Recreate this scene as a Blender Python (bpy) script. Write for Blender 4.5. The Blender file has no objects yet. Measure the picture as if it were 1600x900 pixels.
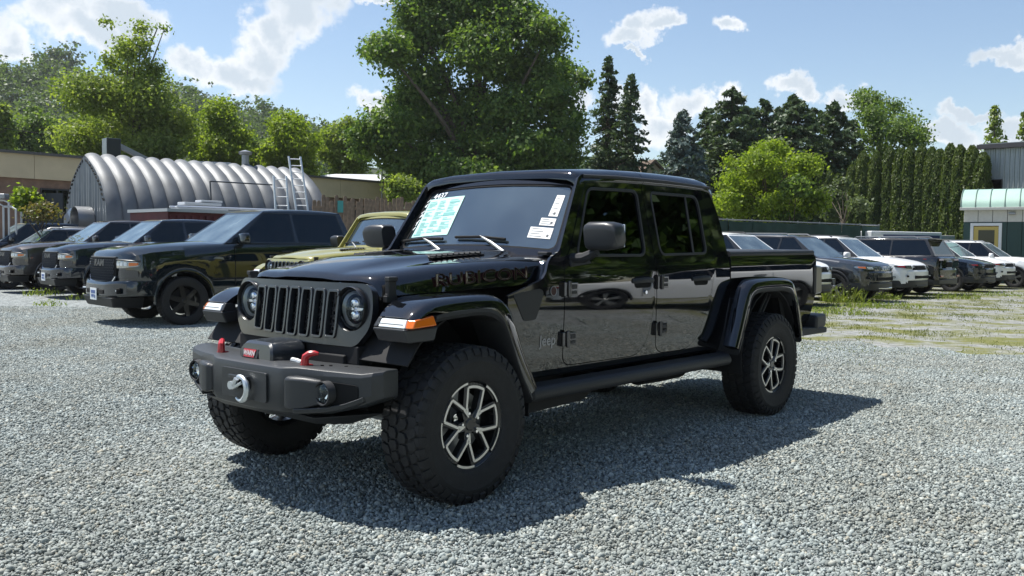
import bpy, bmesh, math, random
import numpy as np
from mathutils import Vector, Matrix, Euler

R = math.radians
PI = math.pi
scene = bpy.context.scene
col = scene.collection

# ------------------------------------------------------------------ camera, sky, sun, exposure
CAM_H = 1.3204
FOCAL = 1430.39                      # pixels for a 1600 px wide frame
PITCH, ROLL = R(-2.543), R(0.600)
cam_data = bpy.data.cameras.new('camera')
cam_data.sensor_width = 36.0
cam_data.lens = FOCAL / 1600 * 36.0
cam_data.clip_end = 3000
cam = bpy.data.objects.new('camera', cam_data)
col.objects.link(cam)
_f = Vector((0, math.cos(PITCH), math.sin(PITCH)))
_r = Vector((1, 0, 0))
_u = _r.cross(_f)
_cr, _sr = math.cos(ROLL), math.sin(ROLL)
_r2 = _r * _cr + _u * _sr
_u2 = -_r * _sr + _u * _cr
_m = Matrix((_r2, _u2, -_f)).transposed().to_4x4()
_m.translation = Vector((0, 0, CAM_H))
cam.matrix_world = _m
scene.camera = cam

SUN_TO = Vector((-0.425, 0.213, 1.0)).normalized()
SUN_EL = math.asin(SUN_TO.z)
SUN_AZ = math.atan2(SUN_TO.x, SUN_TO.y)
sun_data = bpy.data.lights.new('sun', 'SUN')
sun_data.energy = 4.9
sun_data.angle = R(0.53)
sun_data.color = (1.0, 0.965, 0.90)
sun = bpy.data.objects.new('sun', sun_data)
col.objects.link(sun)
sun.rotation_euler = (-SUN_TO).to_track_quat('-Z', 'Y').to_euler()
sun.location = (0, 0, 60)

world = bpy.data.worlds.new('World')
scene.world = world
world.use_nodes = True
SKY_STRENGTH = 0.096

def build_world():
    nt = world.node_tree
    N, L = nt.nodes, nt.links
    N.clear()
    out = N.new('ShaderNodeOutputWorld')
    bg = N.new('ShaderNodeBackground')
    bg.inputs['Strength'].default_value = SKY_STRENGTH
    sky = N.new('ShaderNodeTexSky')
    sky.sky_type = 'NISHITA'
    sky.sun_disc = False
    sky.sun_elevation = SUN_EL
    sky.sun_rotation = SUN_AZ
    sky.air_density = 1.0
    sky.dust_density = 0.35
    sky.ozone_density = 0.7
    tc = N.new('ShaderNodeTexCoord')
    d = tc.outputs['Generated']

    def math_(op, a, b=None, c=None, clamp=False):
        n = N.new('ShaderNodeMath'); n.operation = op; n.use_clamp = clamp
        for i, v in enumerate((a, b, c)):
            if v is None: continue
            if hasattr(v, 'links'): L.new(v, n.inputs[i])
            else: n.inputs[i].default_value = v
        return n.outputs[0]

    def vmath(op, a, b=None, out_i=0):
        n = N.new('ShaderNodeVectorMath'); n.operation = op
        for i, v in enumerate((a, b)):
            if v is None: continue
            if hasattr(v, 'links'): L.new(v, n.inputs[i])
            else: n.inputs[i].default_value = v
        return n.outputs[out_i]

    # warp the direction a little so cloud outlines billow
    n1 = N.new('ShaderNodeTexNoise'); n1.inputs['Scale'].default_value = 16; n1.inputs['Detail'].default_value = 7
    n1.inputs['Roughness'].default_value = 0.62
    L.new(d, n1.inputs['Vector'])
    off = vmath('SUBTRACT', n1.outputs['Color'], (0.5, 0.5, 0.5))
    off = vmath('MULTIPLY', off, (0.105, 0.105, 0.085))
    wd = vmath('ADD', d, off)

    blobs = []
    def px(x, y, rx, ry):     # cumulus of the photographed sky, given by bearing
        v = Vector(((x - 800) / FOCAL, 1.0, (387 + 0.0105 * (x - 800) - y) / FOCAL)).normalized()
        blobs.append((v, rx / FOCAL, ry / FOCAL))
    for a in ((95, 14, 75, 42), (205, 20, 75, 38), (150, 48, 80, 35), (8, 55, 45, 45), (10, 85, 55, 24),
              (475, 18, 70, 50), (435, 55, 50, 42), (400, 92, 55, 42), (345, 118, 62, 36), (290, 100, 48, 36),
              (375, 135, 65, 28), (1010, 48, 48, 26), (985, 68, 52, 20), (1040, 52, 32, 18), (1130, 47, 32, 18), (1085, 165, 66, 36),
              (1025, 205, 62, 40), (1000, 160, 34, 36), (1120, 150, 38, 24), (1225, 140, 45, 22), (1250, 150, 30, 20), (1310, 155, 42, 26),
              (1560, 95, 45, 17), (1555, 90, 26, 20), (1505, 178, 60, 14), (1460, 217, 70, 24), (1475, 205, 36, 18), (1590, 205, 60, 30),
              (590, 165, 40, 30), (895, 160, 36, 30), (985, 92, 22, 7), (590, 8, 60, 12)):
        px(*a)
    rng = random.Random(7)
    for k in range(26):       # unseen cumulus all round, kept low so the windscreen mirrors clear sky
        az = rng.uniform(R(40), R(320)); el = rng.uniform(R(4), R(26))
        v = Vector((math.sin(az) * math.cos(el), math.cos(az) * math.cos(el), math.sin(el)))
        s = rng.uniform(.06, .13)
        blobs.append((v, s * rng.uniform(1.0, 1.8), s * .55))
    acc = None
    for v, rx, rz in blobs:
        q = vmath('SUBTRACT', wd, tuple(v))
        q = vmath('MULTIPLY', q, (1 / rx, 1 / rx, 1 / rz))
        ln = vmath('LENGTH', q, None, 1)
        m = math_('SUBTRACT', 1.0, ln)
        acc = m if acc is None else math_('MAXIMUM', acc, m)
    n2 = N.new('ShaderNodeTexNoise'); n2.inputs['Scale'].default_value = 42; n2.inputs['Detail'].default_value = 5
    L.new(d, n2.inputs['Vector'])
    fine = math_('MULTIPLY_ADD', n2.outputs['Fac'], 0.5, -0.25)
    dens = math_('ADD', acc, fine)
    mr = N.new('ShaderNodeMapRange'); mr.interpolation_type = 'SMOOTHSTEP'
    mr.inputs['From Min'].default_value = 0.02; mr.inputs['From Max'].default_value = 0.42
    L.new(dens, mr.inputs['Value'])
    alpha = mr.outputs[0]
    mr2 = N.new('ShaderNodeMapRange'); mr2.interpolation_type = 'SMOOTHSTEP'
    mr2.inputs['From Min'].default_value = 0.25; mr2.inputs['From Max'].default_value = 0.95
    n3 = N.new('ShaderNodeTexNoise'); n3.inputs['Scale'].default_value = 14; n3.inputs['Detail'].default_value = 4
    L.new(d, n3.inputs['Vector'])
    th = math_('MULTIPLY_ADD', n3.outputs['Fac'], 1.2, -0.45)
    L.new(math_('ADD', dens, th), mr2.inputs['Value'])
    cc = N.new('ShaderNodeMix'); cc.data_type = 'RGBA'
    cc.inputs['A'].default_value = (7.2, 7.35, 7.5, 1)
    cc.inputs['B'].default_value = (4.6, 5.2, 5.8, 1)
    L.new(mr2.outputs[0], cc.inputs['Factor'])
    mix = N.new('ShaderNodeMix'); mix.data_type = 'RGBA'
    L.new(math_('MULTIPLY', alpha, 0.95), mix.inputs['Factor'])
    L.new(sky.outputs[0], mix.inputs['A']); L.new(cc.outputs['Result'], mix.inputs['B'])
    L.new(mix.outputs['Result'], bg.inputs['Color'])
    L.new(bg.outputs[0], out.inputs['Surface'])
build_world()
world.cycles.sampling_method = 'MANUAL'
world.cycles.sample_map_resolution = 256

vs = scene.view_settings
vs.view_transform = 'Standard'
vs.look = 'None'
vs.exposure = 0.62
vs.gamma = 1.0
vs.use_curve_mapping = False
scene.cycles.use_denoising = True
scene.cycles.use_adaptive_sampling = True
scene.cycles.adaptive_threshold = 0.012
scene.cycles.max_bounces = 7
scene.cycles.diffuse_bounces = 3
scene.cycles.glossy_bounces = 4
scene.cycles.transparent_max_bounces = 10
scene.cycles.transmission_bounces = 5
scene.cycles.caustics_reflective = False
scene.cycles.caustics_refractive = False

# ------------------------------------------------------------------ materials
MATS = {}
def principled(name, color, rough=0.5, metal=0.0, coat=0.0, spec=0.5, noise=0.0, nscale=8.0, bump=0.0, bscale=60.0, coat_rough=0.03, dust_haze=0.0):
    if name in MATS: return MATS[name]
    m = bpy.data.materials.new(name); m.use_nodes = True
    nt = m.node_tree; N, L = nt.nodes, nt.links
    b = N['Principled BSDF']
    b.inputs['Base Color'].default_value = (*color, 1)
    b.inputs['Roughness'].default_value = rough
    b.inputs['Metallic'].default_value = metal
    b.inputs['Coat Weight'].default_value = coat
    b.inputs['Coat Roughness'].default_value = coat_rough
    b.inputs['Specular IOR Level'].default_value = spec
    if noise:
        tc = N.new('ShaderNodeTexCoord')
        n = N.new('ShaderNodeTexNoise'); n.inputs['Scale'].default_value = nscale; n.inputs['Detail'].default_value = 6
        L.new(tc.outputs['Object'], n.inputs['Vector'])
        r = N.new('ShaderNodeMapRange'); r.inputs['From Min'].default_value = .3; r.inputs['From Max'].default_value = .7
        r.inputs['To Min'].default_value = 1 - noise; r.inputs['To Max'].default_value = 1 + noise
        L.new(n.outputs['Fac'], r.inputs['Value'])
        mx = N.new('ShaderNodeMix'); mx.data_type = 'RGBA'; mx.blend_type = 'MULTIPLY'; mx.inputs['Factor'].default_value = 1
        mx.inputs['A'].default_value = (*color, 1)
        L.new(r.outputs[0], mx.inputs['B'])
        L.new(mx.outputs['Result'], b.inputs['Base Color'])
    if bump:
        tc = N.new('ShaderNodeTexCoord')
        n = N.new('ShaderNodeTexNoise'); n.inputs['Scale'].default_value = bscale; n.inputs['Detail'].default_value = 4
        L.new(tc.outputs['Object'], n.inputs['Vector'])
        bp = N.new('ShaderNodeBump'); bp.inputs['Strength'].default_value = bump; bp.inputs['Distance'].default_value = 0.02
        L.new(n.outputs['Fac'], bp.inputs['Height']); L.new(bp.outputs[0], b.inputs['Normal'])
    MATS[name] = m
    return m

def paint(name, color, metal=0.0, rough=0.35, coat=1.0):
    """car paint: coloured base under clear coat, a very light dusty road film in the roughness, slightly uneven panels"""
    if name in MATS: return MATS[name]
    m = principled(name, color, rough=rough, metal=metal, coat=coat, coat_rough=0.025, spec=0.0 if max(color) < .1 else .3)
    nt = m.node_tree; N, L = nt.nodes, nt.links
    b = N['Principled BSDF']
    b.inputs['Coat IOR'].default_value = 1.85
    tc = N.new('ShaderNodeTexCoord')
    n = N.new('ShaderNodeTexNoise'); n.inputs['Scale'].default_value = 2.2; n.inputs['Detail'].default_value = 1.0
    L.new(tc.outputs['Object'], n.inputs['Vector'])
    bp = N.new('ShaderNodeBump'); bp.inputs['Strength'].default_value = 0.03; bp.inputs['Distance'].default_value = 0.05
    L.new(n.outputs['Fac'], bp.inputs['Height']); L.new(bp.outputs[0], b.inputs['Coat Normal'])
    n2 = N.new('ShaderNodeTexNoise'); n2.inputs['Scale'].default_value = 9; n2.inputs['Detail'].default_value = 8
    L.new(tc.outputs['Object'], n2.inputs['Vector'])
    r = N.new('ShaderNodeMapRange'); r.inputs['From Min'].default_value = .35; r.inputs['From Max'].default_value = .75
    r.inputs['To Min'].default_value = .015; r.inputs['To Max'].default_value = .06
    L.new(n2.outputs['Fac'], r.inputs['Value']); L.new(r.outputs[0], b.inputs['Coat Roughness'])
    return m

def glass(name, tint=(0.5, 0.6, 0.6), see=0.75, ior=1.52, dust_haze=0.0):
    """thin automotive glass: fresnel reflection over a tinted see-through sheet"""
    if name in MATS: return MATS[name]
    m = bpy.data.materials.new(name); m.use_nodes = True
    nt = m.node_tree; N, L = nt.nodes, nt.links
    N.clear()
    out = N.new('ShaderNodeOutputMaterial')
    fr = N.new('ShaderNodeFresnel'); fr.inputs['IOR'].default_value = ior
    tr = N.new('ShaderNodeBsdfTransparent'); tr.inputs['Color'].default_value = (*[c * see for c in tint], 1)
    gl = N.new('ShaderNodeBsdfGlossy'); gl.inputs['Roughness'].default_value = 0.01
    gl.inputs['Color'].default_value = (.78, .92, 1, 1)
    mx = N.new('ShaderNodeMixShader')
    L.new(fr.outputs[0], mx.inputs[0]); L.new(tr.outputs[0], mx.inputs[1]); L.new(gl.outputs[0], mx.inputs[2])
    if dust_haze:       # dusty film tinted blue: sky haze and glare put into its colour
        df = N.new('ShaderNodeBsdfDiffuse'); df.inputs['Color'].default_value = (.34, .45, .52, 1)
        m2 = N.new('ShaderNodeMixShader')
        tc = N.new('ShaderNodeTexCoord'); nz = N.new('ShaderNodeTexNoise'); nz.inputs['Scale'].default_value = 2.3; nz.inputs['Detail'].default_value = 5
        L.new(tc.outputs['Object'], nz.inputs['Vector'])
        mr = N.new('ShaderNodeMapRange'); mr.inputs['From Min'].default_value = .3; mr.inputs['From Max'].default_value = .7
        mr.inputs['To Min'].default_value = dust_haze * .45; mr.inputs['To Max'].default_value = dust_haze * 1.5
        L.new(nz.outputs['Fac'], mr.inputs['Value']); L.new(mr.outputs[0], m2.inputs[0])
        L.new(mx.outputs[0], m2.inputs[1]); L.new(df.outputs[0], m2.inputs[2]); mx = m2
    L.new(mx.outputs[0], out.inputs['Surface'])
    MATS[name] = m
    return m

def leafmat(name, c1, c2, trans=0.45, rough=0.5):
    if name in MATS: return MATS[name]
    m = bpy.data.materials.new(name); m.use_nodes = True
    nt = m.node_tree; N, L = nt.nodes, nt.links
    N.clear()
    out = N.new('ShaderNodeOutputMaterial')
    geo = N.new('ShaderNodeNewGeometry')
    tc = N.new('ShaderNodeTexCoord')
    n = N.new('ShaderNodeTexNoise'); n.inputs['Scale'].default_value = 0.45; n.inputs['Detail'].default_value = 2
    L.new(tc.outputs['Object'], n.inputs['Vector'])
    add = N.new('ShaderNodeMath'); add.operation = 'MULTIPLY_ADD'; add.inputs[1].default_value = 0.95
    L.new(geo.outputs['Random Per Island'], add.inputs[0])
    mr = N.new('ShaderNodeMapRange'); mr.inputs['From Min'].default_value = .3; mr.inputs['From Max'].default_value = .7
    mr.inputs['To Min'].default_value = -.30; mr.inputs['To Max'].default_value = .35
    L.new(n.outputs['Fac'], mr.inputs['Value']); L.new(mr.outputs[0], add.inputs[2])
    cm = N.new('ShaderNodeMix'); cm.data_type = 'RGBA'
    cm.inputs['A'].default_value = (*c1, 1); cm.inputs['B'].default_value = (*c2, 1)
    L.new(add.outputs[0], cm.inputs['Factor'])
    b = N.new('ShaderNodeBsdfPrincipled'); b.inputs['Roughness'].default_value = rough
    b.inputs['Specular IOR Level'].default_value = 0.35
    L.new(cm.outputs['Result'], b.inputs['Base Color'])
    t = N.new('ShaderNodeBsdfTranslucent')
    tcm = N.new('ShaderNodeMix'); tcm.data_type = 'RGBA'; tcm.blend_type = 'MULTIPLY'; tcm.inputs['Factor'].default_value = 1
    tcm.inputs['B'].default_value = (1.25, 1.3, 0.55, 1)
    L.new(cm.outputs['Result'], tcm.inputs['A']); L.new(tcm.outputs['Result'], t.inputs['Color'])
    mx = N.new('ShaderNodeMixShader'); mx.inputs[0].default_value = trans
    L.new(b.outputs[0], mx.inputs[1]); L.new(t.outputs[0], mx.inputs[2])
    L.new(mx.outputs[0], out.inputs['Surface'])
    MATS[name] = m
    return m

M_BLACK = paint('gloss_black_paint', (0.0045, 0.005, 0.0065), rough=0.4)
M_PLASTIC = principled('black_plastic', (0.022, 0.023, 0.025), rough=0.55, bump=0.12, bscale=400)
M_STEEL = principled('bumper_powdercoat', (0.024, 0.027, 0.030), rough=0.42, bump=0.1, bscale=500)
M_GUN = principled('grille_gunmetal', (0.024, 0.028, 0.033), rough=0.3, coat=0.6)
M_DARK = principled('underbody_black', (0.008, 0.008, 0.009), rough=0.8)
M_GAP = principled('shut_line_black', (0.002, 0.002, 0.002), rough=0.9)
M_RUBBER = principled('tyre_rubber', (0.014, 0.014, 0.015), rough=0.72, noise=.25, nscale=30, bump=.15, bscale=120)
M_RIMBLK = principled('rim_black', (0.010, 0.010, 0.011), rough=0.3, coat=0.5)
M_RIMSIL = principled('machined_aluminium', (0.62, 0.61, 0.59), rough=0.28, metal=0.9)
M_CHROME = principled('chrome', (0.85, 0.86, 0.88), rough=0.08, metal=1.0)
M_RED = principled('tow_hook_red', (0.50, 0.012, 0.018), rough=0.35, coat=.4)
M_DECALRED = principled('decal_dark_red', (0.035, 0.004, 0.005), rough=0.5)
M_WHITE = principled('white_print', (0.8, 0.8, 0.8), rough=0.5)
M_INK = principled('printed_ink', (0.06, 0.07, 0.08), rough=0.6)
M_TEAL = principled('window_sticker_paper', (0.50, 0.80, 0.74), rough=0.6)
M_LENS = glass('clear_lens', (0.95, 0.97, 1.0), 0.95, 1.45)
M_AMBER = principled('amber_lens', (0.75, 0.16, 0.01), rough=0.12, coat=1.0)
M_REDLENS = principled('red_lens', (0.35, 0.008, 0.012), rough=0.1, coat=1.0)
M_DRL = principled('lamp_white_lens', (0.82, 0.86, 0.88), rough=0.15, coat=1.0)
M_WIND = glass('windscreen_glass', (0.62, 0.80, 0.84), 0.92, 2.9, .085)
M_TINT = glass('privacy_glass', (0.5, 0.55, 0.5), 0.10, 1.52)
M_TINT2 = glass('side_glass', (0.6, 0.7, 0.68), 0.32, 1.52)
M_INT = principled('interior_black', (0.02, 0.021, 0.023), rough=0.8)
M_GREY = principled('grey_metal', (0.30, 0.31, 0.32), rough=0.4, metal=0.7)
M_MIRROR = principled('mirror_cap', (0.028, 0.030, 0.033), rough=0.38)

# ------------------------------------------------------------------ mesh helpers
def obj(name, me, parent=None, loc=None, rotz=None):
    o = bpy.data.objects.new(name, me)
    col.objects.link(o)
    if parent is not None: o.parent = parent
    if loc is not None: o.location = loc
    if rotz is not None: o.rotation_euler = (0, 0, rotz)
    return o

def empty(name, parent=None, loc=(0, 0, 0), rotz=0):
    o = obj(name, None, parent, loc, rotz)
    o.empty_display_size = 0.2
    return o

def tag(o, label=None, cat=None, group=None, kind=None):
    if label: o['label'] = label
    if cat: o['category'] = cat
    if group: o['group'] = group
    if kind: o['kind'] = kind
    return o

def copy_tree(o, parent=None):
    c = o.copy(); col.objects.link(c)
    if parent is not None: c.parent = parent
    for ch in list(o.children): copy_tree(ch, c)
    return c

class MB:
    def __init__(s): s.v = []; s.f = []
    def add(s, v, f):
        n = len(s.v); s.v += [tuple(p) for p in v]; s.f += [tuple(i + n for i in q) for q in f]; return s
    def box(s, c, d, rot=None):
        x, y, z = d[0] / 2, d[1] / 2, d[2] / 2
        v = [Vector((a, b, e)) for a in (-x, x) for b in (-y, y) for e in (-z, z)]
        if rot is not None:
            e = rot if isinstance(rot, Matrix) else Euler(rot).to_matrix()
            v = [e @ p for p in v]
        v = [p + Vector(c) for p in v]
        return s.add(v, [(0, 1, 3, 2), (4, 6, 7, 5), (0, 4, 5, 1), (2, 3, 7, 6), (0, 2, 6, 4), (1, 5, 7, 3)])
    def hexa(s, lo, hi):
        """8 corners: lo ring of four, hi ring of four"""
        return s.add(list(lo) + list(hi), [(3, 2, 1, 0), (4, 5, 6, 7)] + [(i, (i + 1) % 4, 4 + (i + 1) % 4, 4 + i) for i in range(4)])
    def prism(s, pts, a, b, plane='xz'):
        def P(u, v, w):
            return {'xz': (u, w, v), 'xy': (u, v, w), 'yz': (w, u, v)}[plane]
        n = len(pts)
        v = [P(p[0], p[1], a) for p in pts] + [P(p[0], p[1], b) for p in pts]
        return s.add(v, [tuple(range(n)), tuple(range(2 * n - 1, n - 1, -1))] + [(i, (i + 1) % n, n + (i + 1) % n, n + i) for i in range(n)])
    def tube(s, pts, r, n=8, closed=False):
        pts = [Vector(p) for p in pts]; rings = []
        rr = r if isinstance(r, (list, tuple)) else [r] * len(pts)
        up = None
        for i, p in enumerate(pts):
            a = pts[i - 1] if i else (pts[-1] if closed else p)
            b = pts[(i + 1) % len(pts)] if (i + 1 < len(pts) or closed) else p
            t = (b - a).normalized()
            if up is None:
                up = Vector((0, 0, 1)) if abs(t.z) < .9 else Vector((1, 0, 0))
            u = (up - t * up.dot(t)).normalized(); w = t.cross(u); up = u
            rings.append([p + (u * math.cos(2 * PI * k / n) + w * math.sin(2 * PI * k / n)) * rr[i] for k in range(n)])
        return s.loft(rings, close_u=True, cap=not closed, close_v=closed)
    def loft(s, rings, close_u=True, cap=True, close_v=False):
        n = len(rings[0]); v = [p for r in rings for p in r]; f = []
        m = len(rings)
        for i in range(m if close_v else m - 1):
            j = (i + 1) % m
            for k in range(n if close_u else n - 1):
                l = (k + 1) % n
                f.append((i * n + k, i * n + l, j * n + l, j * n + k))
        if cap:
            f.append(tuple(range(n - 1, -1, -1))); f.append(tuple((m - 1) * n + k for k in range(n)))
        return s.add(v, f)
    def lathe(s, prof, c=(0, 0, 0), axis='y', n=32, cap=False):
        """prof: (radius, along) pairs"""
        rings = []
        for k in range(n):
            a = 2 * PI * k / n; ca, sa = math.cos(a), math.sin(a)
            ring = []
            for r_, h in prof:
                if axis == 'y': q = (r_ * ca, h, r_ * sa)
                elif axis == 'x': q = (h, r_ * ca, r_ * sa)
                else: q = (r_ * ca, r_ * sa, h)
                ring.append((q[0] + c[0], q[1] + c[1], q[2] + c[2]))
            rings.append(ring)
        return s.loft(rings, close_u=cap, cap=False, close_v=True)
    def cyl(s, a, b, r, n=16, r2=None):
        return s.tube([a, b], [r, r if r2 is None else r2], n)
    def build(s, name, mat, parent=None, bevel=0.0, seg=2, ang=32, smooth=True, recalc=True, solid=0.0, soff=-1.0, merge=0.0, sub=0):
        me = bpy.data.meshes.new(name)
        me.from_pydata([tuple(p) for p in s.v], [], s.f)
        if recalc or merge:
            bm = bmesh.new(); bm.from_mesh(me)
            if merge: bmesh.ops.remove_doubles(bm, verts=bm.verts, dist=merge)
            if recalc: bmesh.ops.recalc_face_normals(bm, faces=bm.faces)
            bm.to_mesh(me); bm.free()
        return finish(name, me, mat, parent, bevel, seg, ang, smooth, solid, soff, sub)

def finish(name, me, mat, parent, bevel=0, seg=2, ang=32, smooth=True, solid=0, soff=-1.0, sub=0):
    if solid and not bevel and smooth: bevel, seg, ang = min(.0015, solid * .3), 1, max(ang, 60)   # keeps thin sheets from shading as if they bulged
    me.materials.append(mat)
    if smooth:
        me.shade_smooth()
        if not bevel and not sub: me.set_sharp_from_angle(angle=R(ang))
    o = obj(name, me, parent)
    if solid:
        m = o.modifiers.new('solid', 'SOLIDIFY'); m.thickness = solid; m.offset = soff
        m.use_even_offset = True
    if sub:
        m = o.modifiers.new('sub', 'SUBSURF'); m.levels = sub; m.render_levels = sub
    if bevel:
        m = o.modifiers.new('bevel', 'BEVEL'); m.width = bevel; m.segments = seg
        m.limit_method = 'ANGLE'; m.angle_limit = R(ang); m.harden_normals = True
    return o

def lerp(a, b, t): return a + (b - a) * t
def interp(tab, x):
    """piecewise linear table [(x, y)] sorted by x"""
    if x <= tab[0][0]: return tab[0][1]
    for (a, ya), (b, yb) in zip(tab, tab[1:]):
        if x <= b: return ya + (yb - ya) * (x - a) / (b - a)
    return tab[-1][1]

def roundpoly(pts, r, n=5):
    """polygon with rounded corners; r is one radius or one per corner"""
    out = []
    m = len(pts)
    for i in range(m):
        p0, p, p1 = Vector(pts[i - 1][:2]), Vector(pts[i][:2]), Vector(pts[(i + 1) % m][:2])
        rr = r[i] if isinstance(r, (list, tuple)) else r
        a, b = (p0 - p), (p1 - p)
        if rr <= 0 or a.length < 1e-6 or b.length < 1e-6:
            out.append((p.x, p.y)); continue
        rr = min(rr, a.length * .48, b.length * .48)
        A, B = p + a.normalized() * rr, p + b.normalized() * rr
        for k in range(n + 1):
            t = k / n
            q = A * (1 - t) ** 2 + p * 2 * t * (1 - t) + B * t * t
            out.append((q.x, q.y))
    return out

def offset_poly(pts, d):
    """grow a simple polygon by d (outwards)"""
    n = len(pts); area = sum(pts[i][0] * pts[(i + 1) % n][1] - pts[(i + 1) % n][0] * pts[i][1] for i in range(n))
    sg = 1 if area > 0 else -1
    out = []
    for i in range(n):
        p0, p, p1 = Vector(pts[i - 1]), Vector(pts[i]), Vector(pts[(i + 1) % n])
        a, b = (p - p0), (p1 - p)
        if a.length < 1e-7: a = b
        if b.length < 1e-7: b = a
        a.normalize(); b.normalize()
        na, nb = Vector((a.y, -a.x)) * sg, Vector((b.y, -b.x)) * sg
        nn = na + nb
        nn = na if nn.length < 1e-6 else nn.normalized()
        q = p + nn * (d / max(.5, nn.dot(na)))
        out.append((q.x, q.y))
    return out

def sheet(name, outer, holes, fn, mat, parent, levels=(), thick=0.012, bevel=0.004, seg=2, flip=False, cuts=()):
    """flat outline (u, v) with holes, cut at v levels and u cuts, mapped through fn(u, v) and thickened inwards"""
    bm = bmesh.new()
    for loop in [outer] + list(holes):
        vs_ = [bm.verts.new((p[0], p[1], 0)) for p in loop]
        for i in range(len(vs_)): bm.edges.new((vs_[i], vs_[(i + 1) % len(vs_)]))
    bmesh.ops.triangle_fill(bm, use_beauty=True, use_dissolve=False, edges=bm.edges[:], normal=(0, 0, 1))
    for l in levels:
        bmesh.ops.bisect_plane(bm, geom=bm.verts[:] + bm.edges[:] + bm.faces[:], plane_co=(0, l, 0), plane_no=(0, 1, 0), dist=1e-5)
    for l in cuts:
        bmesh.ops.bisect_plane(bm, geom=bm.verts[:] + bm.edges[:] + bm.faces[:], plane_co=(l, 0, 0), plane_no=(1, 0, 0), dist=1e-5)
    for f in bm.faces:
        if f.normal.z < 0: f.normal_flip()
    for v in bm.verts: v.co = Vector(fn(v.co.x, v.co.y))
    if flip:
        bmesh.ops.reverse_faces(bm, faces=bm.faces)
    me = bpy.data.meshes.new(name); bm.to_mesh(me); bm.free()
    return finish(name, me, mat, parent, bevel, seg, 40, True, thick, -1.0)

def text_mesh(name, body, size, mat, parent, fn, bold=0.0, depth=0.0, shear=0.0, align='CENTER', xs=1.0):
    """lettering mapped through fn(u, v) -> position (u along the baseline, v up), slightly proud"""
    c = bpy.data.curves.new(name, 'FONT'); c.body = body; c.size = size; c.align_x = align; c.align_y = 'CENTER'
    c.offset = bold; c.shear = shear; c.resolution_u = 3
    t = bpy.data.objects.new(name + '_tmp', c); col.objects.link(t)
    dg = bpy.context.evaluated_depsgraph_get()
    me = bpy.data.meshes.new_from_object(t.evaluated_get(dg))
    bpy.data.objects.remove(t); bpy.data.curves.remove(c)
    for v in me.vertices: v.co = Vector(fn(v.co.x * xs, v.co.y))
    me.materials.clear(); me.materials.append(mat); me.name = name
    return obj(name, me, parent)
# ------------------------------------------------------------------ the black four-door pickup (vehicle frame: x forward, y to its left, z up)
HEAD = R(90 - 221.2322)
VC = (3.38640617, 4.16130225)
def veh_to_world(x, y):
    c, s_ = math.cos(HEAD), math.sin(HEAD)
    dx, dy = x - VC[0], y - VC[1]
    return (c * dx - s_ * dy, s_ * dx + c * dy)

YS = [(.50, .752), (.56, .766), (.70, .785), (1.0, .797), (1.18, .793), (1.262, .779), (1.78, .688)]
LEV = (.56, .63, .70, .80, .90, 1.0, 1.09, 1.18, 1.225, 1.262)
def ys(z): return interp(YS, z)

DOOR_F = roundpoly([(-.936, .612), (-1.80, .609), (-1.915, .86), (-1.93, 1.262), (-1.872, 1.757), (-1.262, 1.745), (-.992, 1.285), (-.932, 1.235)], [.09, .22, .25, .1, .04, .06, .05, .04], 6)
DOOR_R = roundpoly([(-1.962, .606), (-2.46, .601), (-2.645, .86), (-2.755, 1.17), (-2.775, 1.262), (-2.70, 1.757), (-1.888, 1.757), (-1.945, 1.262)], [.12, .2, .3, .1, .05, .09, .04, .1], 6)
WIN_F = roundpoly([(-1.068, 1.275), (-1.835, 1.275), (-1.822, 1.712), (-1.268, 1.700)], [.05, .07, .06, .06], 6)
WIN_R = roundpoly([(-2.02, 1.278), (-2.66, 1.290), (-2.625, 1.712), (-1.985, 1.710)], [.07, .06, .08, .05], 6)

def side_fn(s, off=0.0):
    return lambda x, z: (x, s * (ys(z) + off), z)

WS0 = Vector((-.931, 0, 1.326)); WSD = Vector((-.251, 0, .398)).normalized(); WSN = Vector((WSD.z, 0, -WSD.x))
WSLEN = .4705
def ws_fn(off):
    def f(y, v):
        p = WS0 + WSD * v + WSN * (off - .055 * (y / .7) ** 2)
        return (p.x, y, p.z)
    return f

def hood_W(x): return interp([(-.92, .722), (-.5, .68), (0, .625), (.30, .578), (.372, .556)], x)
def hood_zc(x): return interp([(-.92, 1.274), (-.4, 1.246), (0, 1.216), (.25, 1.186), (.32, 1.174), (.355, 1.160), (.372, 1.137)], x)
def hood_zs(x): return interp([(-.92, 1.114), (.372, 1.062)], x)
def hood_pts(x):
    W, zc, zs = hood_W(x), hood_zc(x), hood_zs(x)
    dh = interp([(-.92, .026), (-.6, .034), (0, .030), (.2, .016), (.30, .003), (.372, 0)], x)
    dw = interp([(-.92, .40), (.3, .27)], x)
    return [(0, zc + dh + .010), (dw * .6, zc + dh + .008), (dw - .03, zc + dh + .002), (dw, zc + dh * .72), (dw + .045, zc + dh * .15), (W - .13, zc + .001), (W - .07, zc - .005), (W - .03, zc - .016),
            (W, zc - .038), (W + .014, zc - .068), (W + .022, max(zs, zc - .11)), (W + .027, zs)]
def hood_x(x, y):
    return x - .055 * (abs(y) / .6) ** 3 * max(0, min(1, (x + .2) / .57))

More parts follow.
